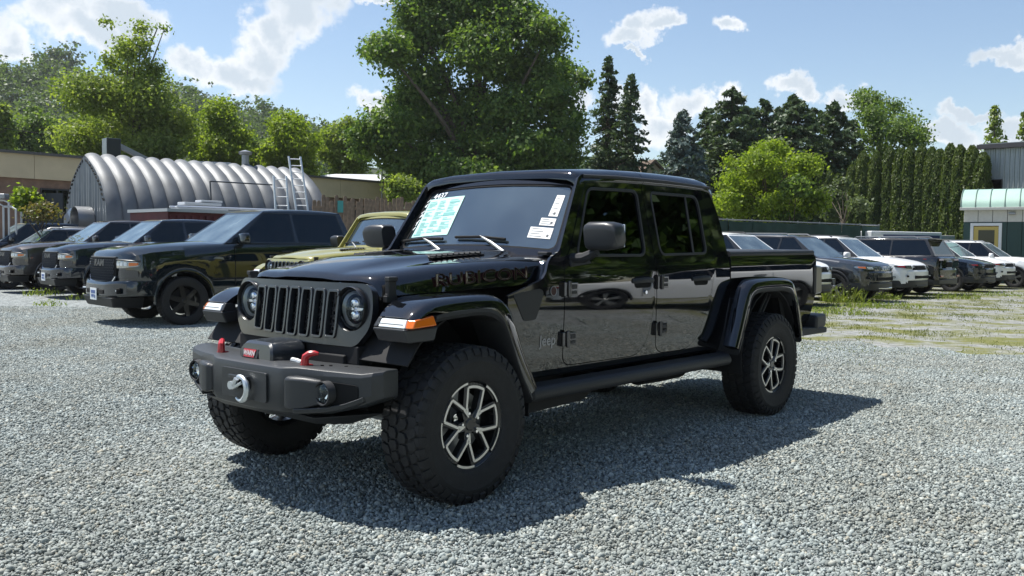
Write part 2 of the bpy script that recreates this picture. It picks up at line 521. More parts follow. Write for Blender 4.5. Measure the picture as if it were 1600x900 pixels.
def build_tyre_mesh():
    b = MB()
    b.lathe([(.226, -.118), (.262, -.136), (.320, -.1455), (.352, -.1435), (.378, -.137), (.392, -.124), (.397, -.10), (.400, -.05), (.400, .05), (.397, .10), (.392, .124),
             (.378, .137), (.352, .1435), (.346, .1465), (.330, .1475), (.326, .1455), (.290, .142), (.262, .136), (.240, .128), (.226, .118)], n=64)
    rng = random.Random(3)
    n = 42
    def P(a, y, r): return (r * math.cos(a), y, r * math.sin(a))
    for k in range(n):
        a0 = 2 * PI * (k + .5) / n; da = 2 * PI / n
        for row, (yc, hw, sh) in enumerate(((-.098, .026, 0), (-.036, .027, .5), (.033, .027, .2), (.098, .026, .65))):
            a = a0 + sh * da
            l = da * (.42 if row in (0, 3) else .44)
            sk = rng.uniform(-.3, .3) * da
            o = [(-l, -hw * .75), (-l * .2, -hw * 1.08), (l * .85, -hw * .8), (l, hw * .7), (l * .15, hw * 1.06), (-l * .8, hw * .85)]
            o = [(u + v / hw * sk * .6 + rng.uniform(-.06, .06) * l, v + rng.uniform(-.06, .06) * hw) for u, v in o]
            m = len(o)
            rt = .4125 - (.0035 if row in (0, 3) else 0)
            bot = [P(a + u * 1.04, yc + v * 1.04, .395) for u, v in o]; top = [P(a + u * .94, yc + v * .94, rt) for u, v in o]
            b.add(bot + top, [tuple(range(m, 2 * m))] + [(i, (i + 1) % m, m + (i + 1) % m, m + i) for i in range(m)])
        for sg in (-1, 1):      # shoulder lugs reaching down the sidewall
            long = .352 if k % 2 else .368
            for (u0, u1) in ((-.40, .28),):
                q = []
                for (r_, y_) in ((.4075, .118), (.397, .1345), (.380, .1440), (long, .1480)):
                    q.append([P(a0 + da * u0 + sg * .1 * da, sg * y_, r_), P(a0 + da * u1 + sg * .1 * da, sg * y_, r_)])
                inn = [[(p[0] * .965, p[1] * .93, p[2] * .965) for p in e] for e in q]
                v = [p for e in q for p in e] + [p for e in inn for p in e]
                f = []
                for i in range(3):
                    f.append((2 * i, 2 * i + 1, 2 * i + 3, 2 * i + 2))
                    f.append((2 * i, 2 * i + 2, 8 + 2 * i + 2, 8 + 2 * i)); f.append((2 * i + 1, 8 + 2 * i + 1, 8 + 2 * i + 3, 2 * i + 3))
                f.append((6, 7, 15, 14)); f.append((0, 8, 9, 1))
                b.add(v, f)
    return b

def make_offroad_wheel(parent, loc, s, rot):
    w = empty('wheel', parent, loc, 0 if s > 0 else PI)
    build_tyre_mesh().build('tyre', M_RUBBER, w, ang=28)
    b = MB(); b.lathe([(.2335, .110), (.236, .104), (.2285, .096), (.214, .088), (.203, .055), (.197, -.10), (.226, -.117), (.232, -.110), (.2, -.118)], n=56)
    b.build('rim', M_RIMBLK, w, ang=40)
    # dark spoke casting and machined faces
    def pol(r_, a, y): return Vector((r_ * math.cos(a), y, r_ * math.sin(a)))
    def bar(mb, p, q, w0, w1, y0, y1):
        p, q = Vector((p[0], 0, p[1])), Vector((q[0], 0, q[1]))
        t = (q - p).normalized(); n_ = Vector((-t.z, 0, t.x))
        lo = [p + n_ * w0, q + n_ * w1, q - n_ * w1, p - n_ * w0]
        mb.hexa([(a.x, y0, a.z) for a in lo], [(a.x, y1, a.z) for a in lo])
    dark, face = MB(), MB()
    for k in range(5):
        th = rot + k * 2 * PI / 5; h = R(17.5); hj = R(36)
        J = (.082 * math.cos(th + hj), .082 * math.sin(th + hj))
        J0 = (.045 * math.cos(th + hj), .045 * math.sin(th + hj))
        A = (.197 * math.cos(th + h), .197 * math.sin(th + h)); A2 = (.197 * math.cos(th - h), .197 * math.sin(th - h))
        B = (.197 * math.cos(th + 2 * hj - h), .197 * math.sin(th + 2 * hj - h))
        O = (.218 * math.cos(th + h), .218 * math.sin(th + h)); O2 = (.218 * math.cos(th + 2 * hj - h), .218 * math.sin(th + 2 * hj - h))
        for C_, O_ in ((A, O), (B, O2)):
            bar(dark, J, O_, .016, .015, .055, .100)
            bar(face, J, C_, .0065, .0065, .098, .1085)
        bar(dark, (0, 0), J, .030, .024, .05, .098)
        bar(face, J0, (J[0] * 1.12, J[1] * 1.12), .003, .017, .098, .1082)
        # arc joining the two spokes of one window
        m = 6
        for i in range(m):
            a, c = th - h + 2 * h * i / m, th - h + 2 * h * (i + 1) / m
            lo = [pol(.190, a, .098), pol(.203, a, .098), pol(.203, c, .098), pol(.190, c, .098)]
            face.hexa(lo, [p + Vector((0, .0108, 0)) for p in lo])
            lo = [pol(.186, a, .06), pol(.22, a, .06), pol(.22, c, .06), pol(.186, c, .06)]
            dark.hexa(lo, [p + Vector((0, .039, 0)) for p in lo])
        # wide bright lip between the windows
        for i in range(8):
            a, c = th + R(19) + R(34) * i / 8, th + R(19) + R(34) * (i + 1) / 8
            lo = [pol(.213, a, .107), pol(.2335, a, .107), pol(.2335, c, .107), pol(.213, c, .107)]
            face.hexa(lo, [p + Vector((0, .006, 0)) for p in lo])
    dark.build('spoke_casting', M_RIMBLK, w, bevel=.004)
    face.build('spoke_face', M_RIMSIL, w, ang=20)
    b = MB(); b.lathe([(.2285, .1095), (.2345, .1125), (.2365, .108)], n=56); b.build('rim_lip', M_RIMSIL, w)
    b = MB(); b.lathe([(0.0001, .103), (.026, .103), (.032, .097), (.040, .095), (.046, .085), (.046, .05)], n=24); b.build('centre_cap', M_RIMBLK, w)
    for k in range(5):
        a = rot + R(36) + k * 2 * PI / 5 + R(14)
        p = pol(.060, a, 0)
        mb = MB(); mb.cyl((p.x, .085, p.z), (p.x, .108, p.z), .0095, 6, .008); mb.build('lug_nut', M_CHROME, w)
    b = MB(); b.lathe([(.05, .015), (.168, .015), (.168, -.01), (.05, -.01)], n=40); b.build('brake_disc', M_GREY, w)
    b = MB(); b.box((.12, .01, .06), (.07, .07, .13)); b.build('brake_caliper', M_DARK, w, bevel=.01)
    return w

def flare_loft(path, yin, yout, lip0, centre, lips=None):
    """fender band swept along path (x, z); yin may be a list"""
    rings = []
    n = len(path)
    for i, (x, z) in enumerate(path):
        a, b = path[max(0, i - 1)], path[min(n - 1, i + 1)]
        t = Vector((b[0] - a[0], b[1] - a[1])).normalized()
        nn = Vector((-t.y, t.x))
        if nn.dot(Vector((x - centre[0], z - centre[1]))) < 0: nn = -nn
        yi = yin[i] if isinstance(yin, list) else yin
        lip = lips(x) if lips else lip0
        sec = [(yi, .004), (yout - .10, .006), (yout - .045, .002), (yout - .014, -.010), (yout, -.032), (yout, -lip), (yout - .018, -lip - .006), (yout - .06, -lip + .012), (yi, -.035)]
        rings.append([(x + nn.x * h, y, z + nn.y * h) for y, h in sec])
    return rings

def smooth_path(pts, n=4):
    """Catmull-Rom through 2-D points"""
    out = []
    P = [pts[0]] + list(pts) + [pts[-1]]
    for i in range(1, len(P) - 2):
        for k in range(n):
            t = k / n
            q = []
            for c in (0, 1):
                p0, p1, p2, p3 = P[i - 1][c], P[i][c], P[i + 1][c], P[i + 2][c]
                q.append(.5 * (2 * p1 + (p2 - p0) * t + (2 * p0 - 5 * p1 + 4 * p2 - p3) * t * t + (3 * p1 - p0 - 3 * p2 + p3) * t ** 3))
            out.append(tuple(q))
    out.append(tuple(pts[-1]))
    return out

def mir(rings, s): return [[(p[0], p[1] * s, p[2]) for p in r_] for r_ in rings]

def build_offroader(root, PAINT, hero=True):
    T = root
    # --- lower body and cab sides
    side_out = [(-.42, .56), (-2.93, .556), (-2.985, .62), (-2.985, 1.262), (-2.905, 1.61), (-2.80, 1.785), (-1.235, 1.785), (-1.19, 1.765), (-.905, 1.30), (-.80, 1.262), (-.74, 1.14), (-.42, 1.05)]
    side_out = roundpoly(side_out, [.0, .03, .05, .05, .15, .06, .02, .02, .03, .06, .05, 0], 4)
    for s in (1, -1):
        sheet('body_side', side_out, [offset_poly(DOOR_F, .005), offset_poly(DOOR_R, .005)], side_fn(s), PAINT, T, LEV, .02, .003, flip=s > 0)
        b = MB(); 
        sheet('door_jamb', [(-.86, .58), (-2.90, .58), (-2.90, 1.262), (-2.80, 1.70), (-1.26, 1.74), (-.99, 1.27), (-.86, 1.2)], [offset_poly(WIN_F, .008), offset_poly(WIN_R, .008)], side_fn(s, -.026), M_GAP, T, LEV, .015, 0, flip=s > 0)
        for DO, WI, nm, gl in ((DOOR_F, WIN_F, 'front', M_TINT), (DOOR_R, WIN_R, 'rear', M_TINT)):
            d = sheet('door', DO, [WI], side_fn(s, .002), PAINT, T, LEV, .022, .005, 3, flip=s > 0)
            sheet('window_trim', offset_poly(WI, .007), [offset_poly(WI, -.011)], side_fn(s, .006), M_PLASTIC, d, (1.262, 1.5), .02, .003, flip=s > 0)
            sheet('window_glass', offset_poly(WI, -.008), [], side_fn(s, -.008), gl, d, (1.262,), .004, 0, flip=s > 0)
            if nm == 'rear':
                mb = MB(); mb.prism([(-2.475, 1.285), (-2.495, 1.285), (-2.475, 1.71), (-2.455, 1.71)], 0, 1)
                sheet('window_bar', [(-2.49, 1.282), (-2.466, 1.282), (-2.452, 1.711), (-2.474, 1.711)], [], side_fn(s, -.002), M_PLASTIC, d, (), .01, .002, flip=s > 0)
            # grab handle over a recess cup, and lock button
            hx = -1.775 if nm == 'front' else -2.545
            hz = 1.105
            mb = MB()
            cup = roundpoly([(hx - .10, hz - .045), (hx + .10, hz - .045), (hx + .10, hz + .035), (hx - .10, hz + .035)], .035, 5)
            sheet('handle_cup', cup, [], side_fn(s, .0045), M_GAP, d, (1.09,), .004, 0, flip=s > 0)
            hb = []
            for k in range(9):
                u = -1 + 2 * k / 8
                y = ys(hz) + .006 + .036 * (1 - abs(u) ** 3)
                hw = .018 if abs(u) < .9 else .014
                c = (hx + u * .125, s * y, hz + .008 * (1 - u * u))
                hb.append([(c[0], c[1] - s * .012, c[2] - hw), (c[0], c[1], c[2] - hw * .9), (c[0], c[1] + s * .006, c[2]), (c[0], c[1], c[2] + hw * .9), (c[0], c[1] - s * .012, c[2] + hw)])
            MB().loft(hb).build('door_handle', PAINT if not hero else M_PLASTIC, d, bevel=.003)
            if nm == 'front':
                mb = MB(); mb.cyl((hx - .03, s * (ys(1.03)), 1.03), (hx - .03, s * (ys(1.03) + .012), 1.03), .012, 12)
                mb.build('lock_button', M_CHROME, d)
            # exposed hinges
            for z in ((1.075, .775) if nm == 'front' else (1.095, .775)):
                x0 = -.955 if nm == 'front' else -1.985
                yy = ys(z)
                h = MB()
                h.box((x0 + .028, s * (yy + .008), z), (.05, .03, .085))
                h.box((x0 - .035, s * (yy + .014), z), (.085, .026, .078))
                h.cyl((x0 + .008, s * (yy + .026), z - .05), (x0 + .008, s * (yy + .026), z + .05), .014, 10)
                hh = h.build('hinge', PAINT, d, bevel=.005)
                mb = MB(); mb.box((x0 - .04, s * (yy + .0285), z + .014), (.045, .004, .028)); mb.box((x0 - .04, s * (yy + .0285), z - .02), (.045, .004, .02))
                mb.build('hinge_cover', M_PLASTIC, hh, bevel=.002)
    # floor, firewall, cab back
    b = MB(); b.box((-1.9, 0, .575), (2.1, 1.46, .05)); b.box((-.88, 0, .92), (.05, 1.36, .66)); b.build('cab_floor', M_DARK, T)
    b = MB()
    b.hexa([(-2.93, -.74, .6), (-2.93, .74, .6), (-2.98, .745, .6), (-2.98, -.745, .6)], [(-2.91, -.765, 1.27), (-2.91, .765, 1.27), (-2.976, .765, 1.27), (-2.976, -.765, 1.27)])
    b.hexa([(-2.91, -.765, 1.272), (-2.91, .765, 1.272), (-2.976, .765, 1.272), (-2.976, -.765, 1.272)], [(-2.76, -.68, 1.775), (-2.76, .68, 1.775), (-2.81, .68, 1.775), (-2.81, -.68, 1.775)])
    b.build('cab_back', PAINT, T, bevel=.01)
    b = MB(); b.hexa([(-2.975, -.5, 1.36), (-2.975, .5, 1.36), (-2.985, .5, 1.36), (-2.985, -.5, 1.36)], [(-2.85, -.47, 1.70), (-2.85, .47, 1.70), (-2.86, .47, 1.70), (-2.86, -.47, 1.70)]); b.build('rear_glass', M_TINT, T)
    # --- windscreen frame and glass
    wso = roundpoly([(-.762, -.062), (.762, -.062), (.694, .53), (-.694, .53)], [.02, .02, .05, .05], 6)
    wsi = roundpoly([(-.700, -.008), (.700, -.008), (.642, WSLEN + .006), (-.642, WSLEN + .006)], [.075, .075, .055, .055], 6)
    cuts = (-.6, -.45, -.3, -.15, 0, .15, .3, .45, .6)
    wf = sheet('windscreen_frame', wso, [wsi], ws_fn(.02), PAINT, T, (), .05, .008, 3, cuts=cuts)
    sheet('windscreen_seal', offset_poly(wsi, .004), [offset_poly(wsi, -.012)], ws_fn(.016), M_GAP, wf, (), .012, 0, cuts=cuts)
    sheet('windscreen_glass', offset_poly(wsi, -.004), [], ws_fn(.010), M_WIND, wf, (), .004, 0, cuts=cuts)
    # black ceramic band and sensor housing behind the glass
    band = offset_poly(wsi, -.004)
    if hero:
        sheet('ceramic_band', band, [roundpoly([(-.655, .07), (.655, .07), (.602, .425), (.20, .432), (.175, .30), (-.075, .30), (-.10, .432), (-.602, .425)], [.05, .05, .05, .02, .02, .02, .02, .05], 5)], ws_fn(.003), principled('ceramic_black', (.012, .014, .018), .6), wf, (), .001, 0, cuts=cuts)
    else:
        sheet('ceramic_band', band, [offset_poly(wsi, -.04)], ws_fn(.003), principled('ceramic_black', (.012, .014, .018), .6), wf, (), .001, 0, cuts=cuts)
    for s in (1, -1):    # pillar returns
        b = MB()
        q = [ws_fn(.018)(s * .755, -.06), ws_fn(.018)(s * .694, .52)]
        for i in range(1):
            b.hexa([q[0], q[1], (q[1][0] - .06, s * ys(q[1][2]), q[1][2] - .005), (q[0][0] - .09, s * (ys(q[0][2]) - .002), q[0][2])],
                   [(p[0] - .03, p[1] - s * .03, p[2] - .01) for p in (q[0], q[1], (q[1][0] - .06, s * ys(q[1][2]), q[1][2] - .005), (q[0][0] - .09, s * ys(q[0][2]), q[0][2]))])
        b.build('pillar', PAINT, T, bevel=.004)
    # --- roof in two panels with a side rail
    def roof_ring(x, zr):
        return [(x, y, zr + h) for y, h in ((-.700, -.085), (-.692, -.055), (-.668, -.028), (-.62, -.010), (-.45, .006), (0, .016), (.45, .006), (.62, -.010), (.668, -.028), (.692, -.055), (.700, -.085))]
    def roof_part(name, tab):
        rings = [roof_ring(x, z) for x, z in tab]
        low = [[(p[0], p[1] * .97, p[2] - .03) for p in r_] for r_ in rings]
        full = [r_ + l_[::-1] for r_, l_ in zip(rings, low)]
        return MB().loft(full).build(name, PAINT, T, ang=50)
    roof_part('roof_panel', [(-1.185, 1.788), (-1.20, 1.806), (-1.25, 1.820), (-1.4, 1.834), (-1.6, 1.848), (-1.905, 1.858)])
    roof_part('roof_panel', [(-1.911, 1.858), (-2.2, 1.862), (-2.5, 1.862), (-2.72, 1.857), (-2.80, 1.845), (-2.85, 1.818), (-2.868, 1.79)])
    for s in (1, -1):
        b = MB(); b.tube([(-1.24, s * .690, 1.772), (-1.6, s * .694, 1.786), (-2.2, s * .694, 1.792), (-2.82, s * .69, 1.782)], .013, 6); b.build('drip_rail', M_PLASTIC, T)
    # --- hood
    xs = [.372, .366, .352, .33, .29, .22, .12, 0, -.15, -.3, -.45, -.6, -.75, -.85, -.90]
    rings = []
    for x in xs:
        h = hood_pts(x)
        full = [(y, z) for y, z in reversed(h)] 
        full = [(-y, z) for y, z in h[::-1]] + [(y, z) for y, z in h[1:]]
        rings.append([(hood_x(x, y), y, z) for y, z in full])
    hd = MB().loft(rings, close_u=False, cap=False).build('hood', PAINT, T, ang=60, solid=.02, recalc=True)
    b = MB(); b.box((-.30, 0, 1.02), (1.15, 1.10, .10)); b.box((-.25, 0, .80), (1.1, .95, .40)); b.build('engine_bay', M_DARK, T)
    for s in (1, -1):
        v = MB()
        for k in range(9):
            x = -.28 - k * .042; z = hood_zc(x) + .030
            v.box((x, s * (.325 + k * .004), z), (.012, .085, .012), (0, R(-28), 0))
        v.build('hood_louvre', M_PLASTIC, hd)
        v = MB(); pl = [(-.25, .28), (-.66, .30), (-.66, .39), (-.25, .37)]
        v.add([(x, s * y, hood_zc(x) + .0265 - .07 * (y - .30)) for x, y in pl] + [(x, s * y, hood_zc(x) + .022 - .07 * (y - .30)) for x, y in pl], [(0, 1, 2, 3), (7, 6, 5, 4), (0, 4, 5, 1), (1, 5, 6, 2), (2, 6, 7, 3), (3, 7, 4, 0)])
        v.build('hood_vent', M_GAP, hd)
        # rubber hood latch
        lt = MB(); x0 = .285; W = hood_W(x0) + .028
        lt.box((x0, s * (W + .012), 1.105), (.052, .030, .085)); lt.box((x0, s * (W + .016), 1.152), (.062, .036, .024)); lt.box((x0 + .004, s * (W + .012), 1.050), (.07, .03, .035))
        lt.cyl((x0 - .035, s * (W + .012), 1.068), (x0 + .035, s * (W + .012), 1.068), .012, 8)
        lt.build('hood_latch', M_PLASTIC, T, bevel=.009)
    # cowl between hood and windscreen
    rings = []
    for x, dz in ((-.892, -.012), (-.90, 0), (-.935, .016), (-.97, .02)):
        rings.append([(x - .06 * (y / .7) ** 2, y, 1.268 + dz - .055 * (abs(y) / .75) ** 4) for y in (-.76, -.7, -.6, -.4, -.2, 0, .2, .4, .6, .7, .76)])
    b = MB().loft(rings, close_u=False, cap=False); cw = b.build('cowl', PAINT, T, solid=.02, ang=50)
    for s in (1, -1):    # cowl corner drop to the body side
        b = MB()
        b.hexa([(-.72, s * .70, 1.07), (-.72, s * .772, 1.07), (-.94, s * .785, 1.07), (-.94, s * .70, 1.07)], [(-.80, s * .69, 1.245), (-.80, s * .748, 1.232), (-.935, s * .768, 1.262), (-.935, s * .69, 1.275)])
        b.build('cowl_corner', PAINT, T, bevel=.02, seg=4)
        b = MB(); b.box((-.905, s * .66, 1.285), (.05, .075, .02)); b.build('windscreen_hinge', M_PLASTIC, cw, bevel=.004)
    # wipers
    for yb, ym in ((-.40, -.46), (.16, .10)):
        b = MB()
        q0 = Vector((-.865, yb + .20, 1.292)); q1 = Vector(ws_fn(.035)(ym, .055))
        b.tube([q0, q0.lerp(q1, .5) + Vector((.004, 0, .008)), q1], [.012, .010, .006], 6)
        b.cyl((q0.x, q0.y, 1.255), (q0.x, q0.y, 1.302), .018, 10)
        wp = b.build('wiper_arm', M_GREY, T)
        b = MB(); a, c = ws_fn(.028)(ym - .23, .052), ws_fn(.028)(ym + .21, .042)
        b.tube([a, ws_fn(.034)(ym, .05), c], .0095, 6); b.build('wiper_blade', M_GAP, wp)
    # --- grille shell with slots and lamp openings
    def gx(z): return .452 - .128 * (z - .826)
    def g_fn(off):
        return lambda y, z: (gx(z) + off - .035 * (abs(y) / .6) ** 2.5, y, z)
    gout = roundpoly([(-.515, .805), (.515, .805), (.600, .90), (.612, 1.0), (.585, 1.128), (-.585, 1.128), (-.612, 1.0), (-.600, .90)], [.04, .04, .08, .05, .10, .10, .05, .08], 6)
    slots = []
    for k in range(7):
        yc = (k - 3) * .1085
        zb = .838 + .010 * (abs(k - 3) / 3) ** 2; zt = 1.092 - .006 * abs(k - 3) / 3
        slots.append(roundpoly([(yc - .036, zb), (yc + .036, zb), (yc + .041, zb + .05), (yc + .041, zt - .03), (yc + .034, zt), (yc - .034, zt), (yc - .041, zt - .03), (yc - .041, zb + .05)], [.012] * 8, 3))
    lamps = [[(s * .4590 + .1130 * math.cos(a), .995 + .1130 * math.sin(a)) for a in np.linspace(0, 2 * PI, 33)[:-1]] for s in (1, -1)]
    gcuts = (-.55, -.45, -.3, -.15, 0, .15, .3, .45, .55)
    # split panels so that each opening lies in one sheet
    gr = sheet('grille', gout, slots + lamps, g_fn(0), principled('grille_shell_black', (.014, .016, .020), .28, coat=.5) if hero else PAINT, T, (.9, 1.0, 1.05), .045, .006, 3, cuts=gcuts)
    for k, sl in enumerate(slots):
        fr = sheet('slot_frame', offset_poly(sl, .007), [offset_poly(sl, -.0075)], g_fn(.009), M_GUN, gr, (), .03, .003, cuts=())
        yc = (k - 3) * .1085
        b = MB()
        for j in range(6):
            z = .868 + j * .0405
            b.box((gx(z) - .038, yc, z), (.02, .08, .012))
            b.lathe([(.0115, -.008), (.0165, -.008), (.0165, .008), (.0115, .008)], (gx(z) - .030, yc, z + .02), 'x', 8, True)
        b.box((gx(.96) - .036, yc, .965), (.012, .008, .25))
        b.build('grille_insert', M_PLASTIC, gr)
    b = MB(); b.box((.36, 0, .965), (.03, .8, .30)); b.build('radiator', M_GAP, T)
    for s in (1, -1):
        c = (gx(.995) - .018, s * .459, .995)
        hl = MB(); hl.lathe([(.104, -.075), (.110, .004), (.115, .011), (.118, .005), (.116, -.02)], c, 'x', 36)
        h = hl.build('headlight', M_RIMBLK, T)
        b = MB(); b.lathe([(.0001, -.07), (.088, -.068), (.098, -.03), (.103, -.01)], c, 'x', 32); b.build('reflector', principled('lamp_bowl', (.18, .19, .20), .25, .8), h)
        b = MB(); b.lathe([(.078, -.03), (.090, -.016), (.096, -.03)], c, 'x', 32); b.build('halo_ring', M_DRL, h)
        b = MB()
        for zz in (.030, -.032):
            b.lathe([(.0001, -.012), (.018, -.015), (.030, -.026), (.036, -.045), (.036, -.06)], (c[0], c[1], c[2] + zz), 'x', 20)
        b.box((c[0] - .045, c[1], c[2]), (.03, .14, .014)); b.build('projector', M_CHROME, h)
        b = MB(); b.lathe([(.0001, .022), (.04, .018), (.075, .006), (.097, -.012), (.103, -.02)], c, 'x', 32); b.build('lens', M_LENS, h)
    # --- front fenders with lamps
    FP = smooth_path([(.418, .972), (.370, 1.010), (.29, 1.046), (.16, 1.062), (-.08, 1.070), (-.20, 1.058), (-.285, 1.005), (-.345, .90), (-.43, .72), (-.53, .56)], 4)
    for s in (1, -1):
        n = len(FP)
        yin = [interp([(-.6, .70), (-.3, .70), (-.1, .63), (.2, .63), (.32, .67), (.44, .70)], x) for x, z in FP]
        rings = mir(flare_loft(FP, yin, .942, .085, (0, .405), lambda x: interp([(.16, .085), (.33, .036), (.43, .030)], x)), s)
        f = MB().loft(rings).build('fender', PAINT, T, ang=45)
        # dark inner edge
        FI = [(x * .985 - .0, z - .075) for x, z in FP if x < .30]
        q = [(x - (.012 if x > 0 else -.055 if z < 1.0 else 0), z) for x, z in FI]
        rings = mir([[ (x, .70, z + .015), (x, .9445, z + .010), (x, .946, z - .008), (x, .93, z - .026), (x, .70, z - .012)] for x, z in q], s)
        MB().loft(rings).build('fender_edge', M_PLASTIC, f, ang=45)
        # lamp: white bar in front, amber end wrapping to the side
        lo = [(.452, s * .715, .925), (.448, s * .905, .925), (.36, s * .905, .925), (.36, s * .715, .925)]
        hi = [(.432, s * .720, .966), (.424, s * .895, .966), (.36, s * .895, .972), (.36, s * .720, .972)]
        MB().hexa(lo, hi).build('daytime_lamp', M_DRL, f, bevel=.006)
        b = MB(); b.add([(.4535, s * .72, .946), (.4505, s * .90, .946), (.4505, s * .90, .941), (.4535, s * .72, .941)], [(0, 1, 2, 3)]); b.build('lamp_seam', M_GREY, f)
        lo = [(.447, s * .908, .925), (.43, s * .946, .925), (.275, s * .953, .935), (.275, s * .905, .935)]
        hi = [(.423, s * .898, .966), (.405, s * .941, .966), (.295, s * .948, .985), (.295, s * .90, .985)]
        MB().hexa(lo, hi).build('turn_lamp', M_AMBER, f, bevel=.006)
        lo = [(.425, s * .685, .852), (.425, s * .915, .852), (.28, s * .945, .86), (.28, s * .685, .86)]
        hi = [(.462, s * .680, .922), (.458, s * .912, .922), (.26, s * .947, .932), (.26, s * .680, .932)]
        MB().hexa(lo, hi).build('fender_lip', M_MIRROR, f, bevel=.012, seg=3)
        MB().hexa([(.455, s * .683, .925), (.455, s * .712, .925), (.36, s * .712, .925), (.36, s * .683, .925)], [(.425, s * .69, .972), (.425, s * .716, .972), (.36, s * .716, .975), (.36, s * .69, .975)]).build('lamp_bezel', M_MIRROR, f, bevel=.006)
        # wheel house
        rings = []
        for k in range(13):
            a = R(32) + R(158) * k / 12
            rings.append([(.50 * math.cos(a), s * y, .47 + .52 * math.sin(a)) for y in (.42, .90)])
        MB().loft(rings, close_u=False, cap=False).build('wheel_house', M_DARK, T, solid=.01)
        b = MB(); b.box((-.10, s * .42, .80), (.52, .02, .44)); b.build('inner_guard', M_DARK, T)
        # panel behind the wheel with side vent
        sheet('side_vent', roundpoly([(-.56, .90), (-.665, .905), (-.735, 1.065), (-.70, 1.085), (-.46, 1.055)], .02, 3), [], side_fn(s, .004), M_PLASTIC, T, (1.0,), .006, .002, flip=s > 0)
    # --- bumper
    front = [(0, .735), (.29, .735), (.33, .728), (.385, .700), (.56, .660), (.76, .598), (.815, .572), (.845, .525)]
    rear = [(.845, .43), (.60, .42), (.30, .46), (0, .46)]
    half = front + rear
    plan = [(x, y) for y, x in half] + [(x, -y) for y, x in half[::-1] if y > 0]
    def bz(y, t):
        zb = interp([(0, .462), (.45, .470), (.62, .505), (.78, .550), (.845, .585)], abs(y)); zt = interp([(0, .712), (.28, .712), (.36, .722), (.76, .712), (.845, .726)], abs(y))
        return lerp(zb, zt, t)
    rings = []
    for t, ins in ((0, .055), (.07, .018), (.25, 0), (.86, 0), (.965, .010), (1.0, .030)):
        rings.append([((x - ins if x > .47 else x), y * (1 - ins * .25), bz(y, t)) for x, y in plan])
    bp = MB().loft(rings).build('front_bumper', M_STEEL, T, bevel=.006, ang=25)
    # fairlead plate with hook
    sheet('winch_plate', roundpoly([(-.205, .520), (.205, .520), (.205, .672), (-.205, .672)], .015, 3), [roundpoly([(-.075, .575), (.075, .575), (.075, .625), (-.075, .625)], .02, 4)], lambda y, z: (.748, y, z), M_STEEL, bp, (), .012, .004)
    b = MB(); b.box((.737, 0, .6), (.01, .15, .05)); b.build('fairlead_slot', M_GAP, bp)
    b = MB(); b.box((.757, -.03, .632), (.02, .17, .018)); b.build('fairlead_lip', M_GUN, bp, bevel=.004)
    b = MB()
    b.tube([(.752 + .028, .02 + .062 * math.cos(a) , .578 + .062 * math.sin(a)) for a in np.linspace(R(105), R(-125), 14)], [.012] * 4 + [.016] * 6 + [.012, .010, .008, .006], 8)
    b.tube([(.76, -.05, .592), (.785, -.025, .600), (.785, -.005, .628)], [.014, .016, .014], 8); b.tube([(.786, -.045, .575), (.786, .045, .613)], .008, 6)
    b.cyl((.75, -.062, .588), (.79, -.062, .588), .022, 10)
    b.build('winch_hook', principled('galvanised_hook', (.62, .66, .68), .35, .75), bp)
    # winch housing standing on the bumper
    w = MB()
    rings = []
    for x, ins in ((.665, .018), (.655, .004), (.58, 0), (.46, 0), (.45, .01)):
        sec = roundpoly([(-.165 + ins, .705), (.145 - ins, .705), (.145 - ins, .765), (.10, .815 - ins), (-.12, .815 - ins), (-.165 + ins, .765)], [.005, .005, .03, .03, .03, .03], 4)
        rings.append([(x - (.0 if z < .76 else .02 * (z - .76) / .05), y - .01, z) for y, z in sec])
    MB().loft(rings).build('winch', M_GUN, bp, bevel=.006)
    b = MB(); b.hexa([(.667, -.135, .722), (.667, .010, .722), (.673, .010, .722), (.673, -.135, .722)], [(.655, -.135, .772), (.655, .01, .772), (.661, .01, .772), (.661, -.135, .772)]); b.build('winch_label_backing', M_PLASTIC, bp, bevel=.002)
    b = MB()
    b.add([(.6745, -.112, .727), (.6745, -.020, .727), (.6640, -.008, .768), (.6640, -.124, .768)], [(0, 1, 2, 3)]); wl = b.build('winch_label', M_RED, bp)
    text_mesh('winch_lettering', 'WARN', .034, principled('pale_print', (.55, .5, .5), .5), wl, lambda u, v: (.6701 - .25 * v + .0012, -.066 + u, .7475 + v), bold=.0015)
    b = MB(); b.tube([(.58, .19, .725), (.575, .23, .722), (.57, .255, .715)], .014, 8); b.build('winch_cable_clutch', principled('pale_fitting', (.6, .62, .62), .4, .3), bp)
    for s in (1, -1):
        hk = MB()
        hk.tube([(.640, s * .385, .700), (.642, s * .385, .742), (.640, s * .388, .764), (.628, s * .402, .778), (.612, s * .425, .783), (.600, s * .44, .780)], [.020, .020, .019, .017, .014, .008], 8)
        hk.box((.632, s * .385, .716), (.045, .05, .018)); hk.build('tow_hook', M_RED, bp, bevel=.0)
        b = MB(); b.lathe([(.0001, .002), (.045, .002), (.05, -.004)], (.632, s * .385, .7165), 'z', 20); b.build('hook_seat', M_STEEL, bp)
        for k, (x, y) in enumerate(((.57, .50), (.53, .57), (.52, .65), (.54, .72), (.50, .79), (.60, .47))):
            b = MB(); b.cyl((x, s * y, .705), (x, s * y, bz(y, 1) + .008), .009, 6); b.build('deck_bolt', M_GAP, bp)
        # pod, flat black sheet painting the recess shade, fog lamp
        pod = MB()
        def fx(y): return interp([(y_, x_) for y_, x_ in front], y)
        sec = [(.335, .004, .528, .662), (.362, .036, .516, .672), (.405, .050, .512, .676), (.47, .040, .522, .674), (.535, .026, .540, .668), (.56, .010, .548, .662)]
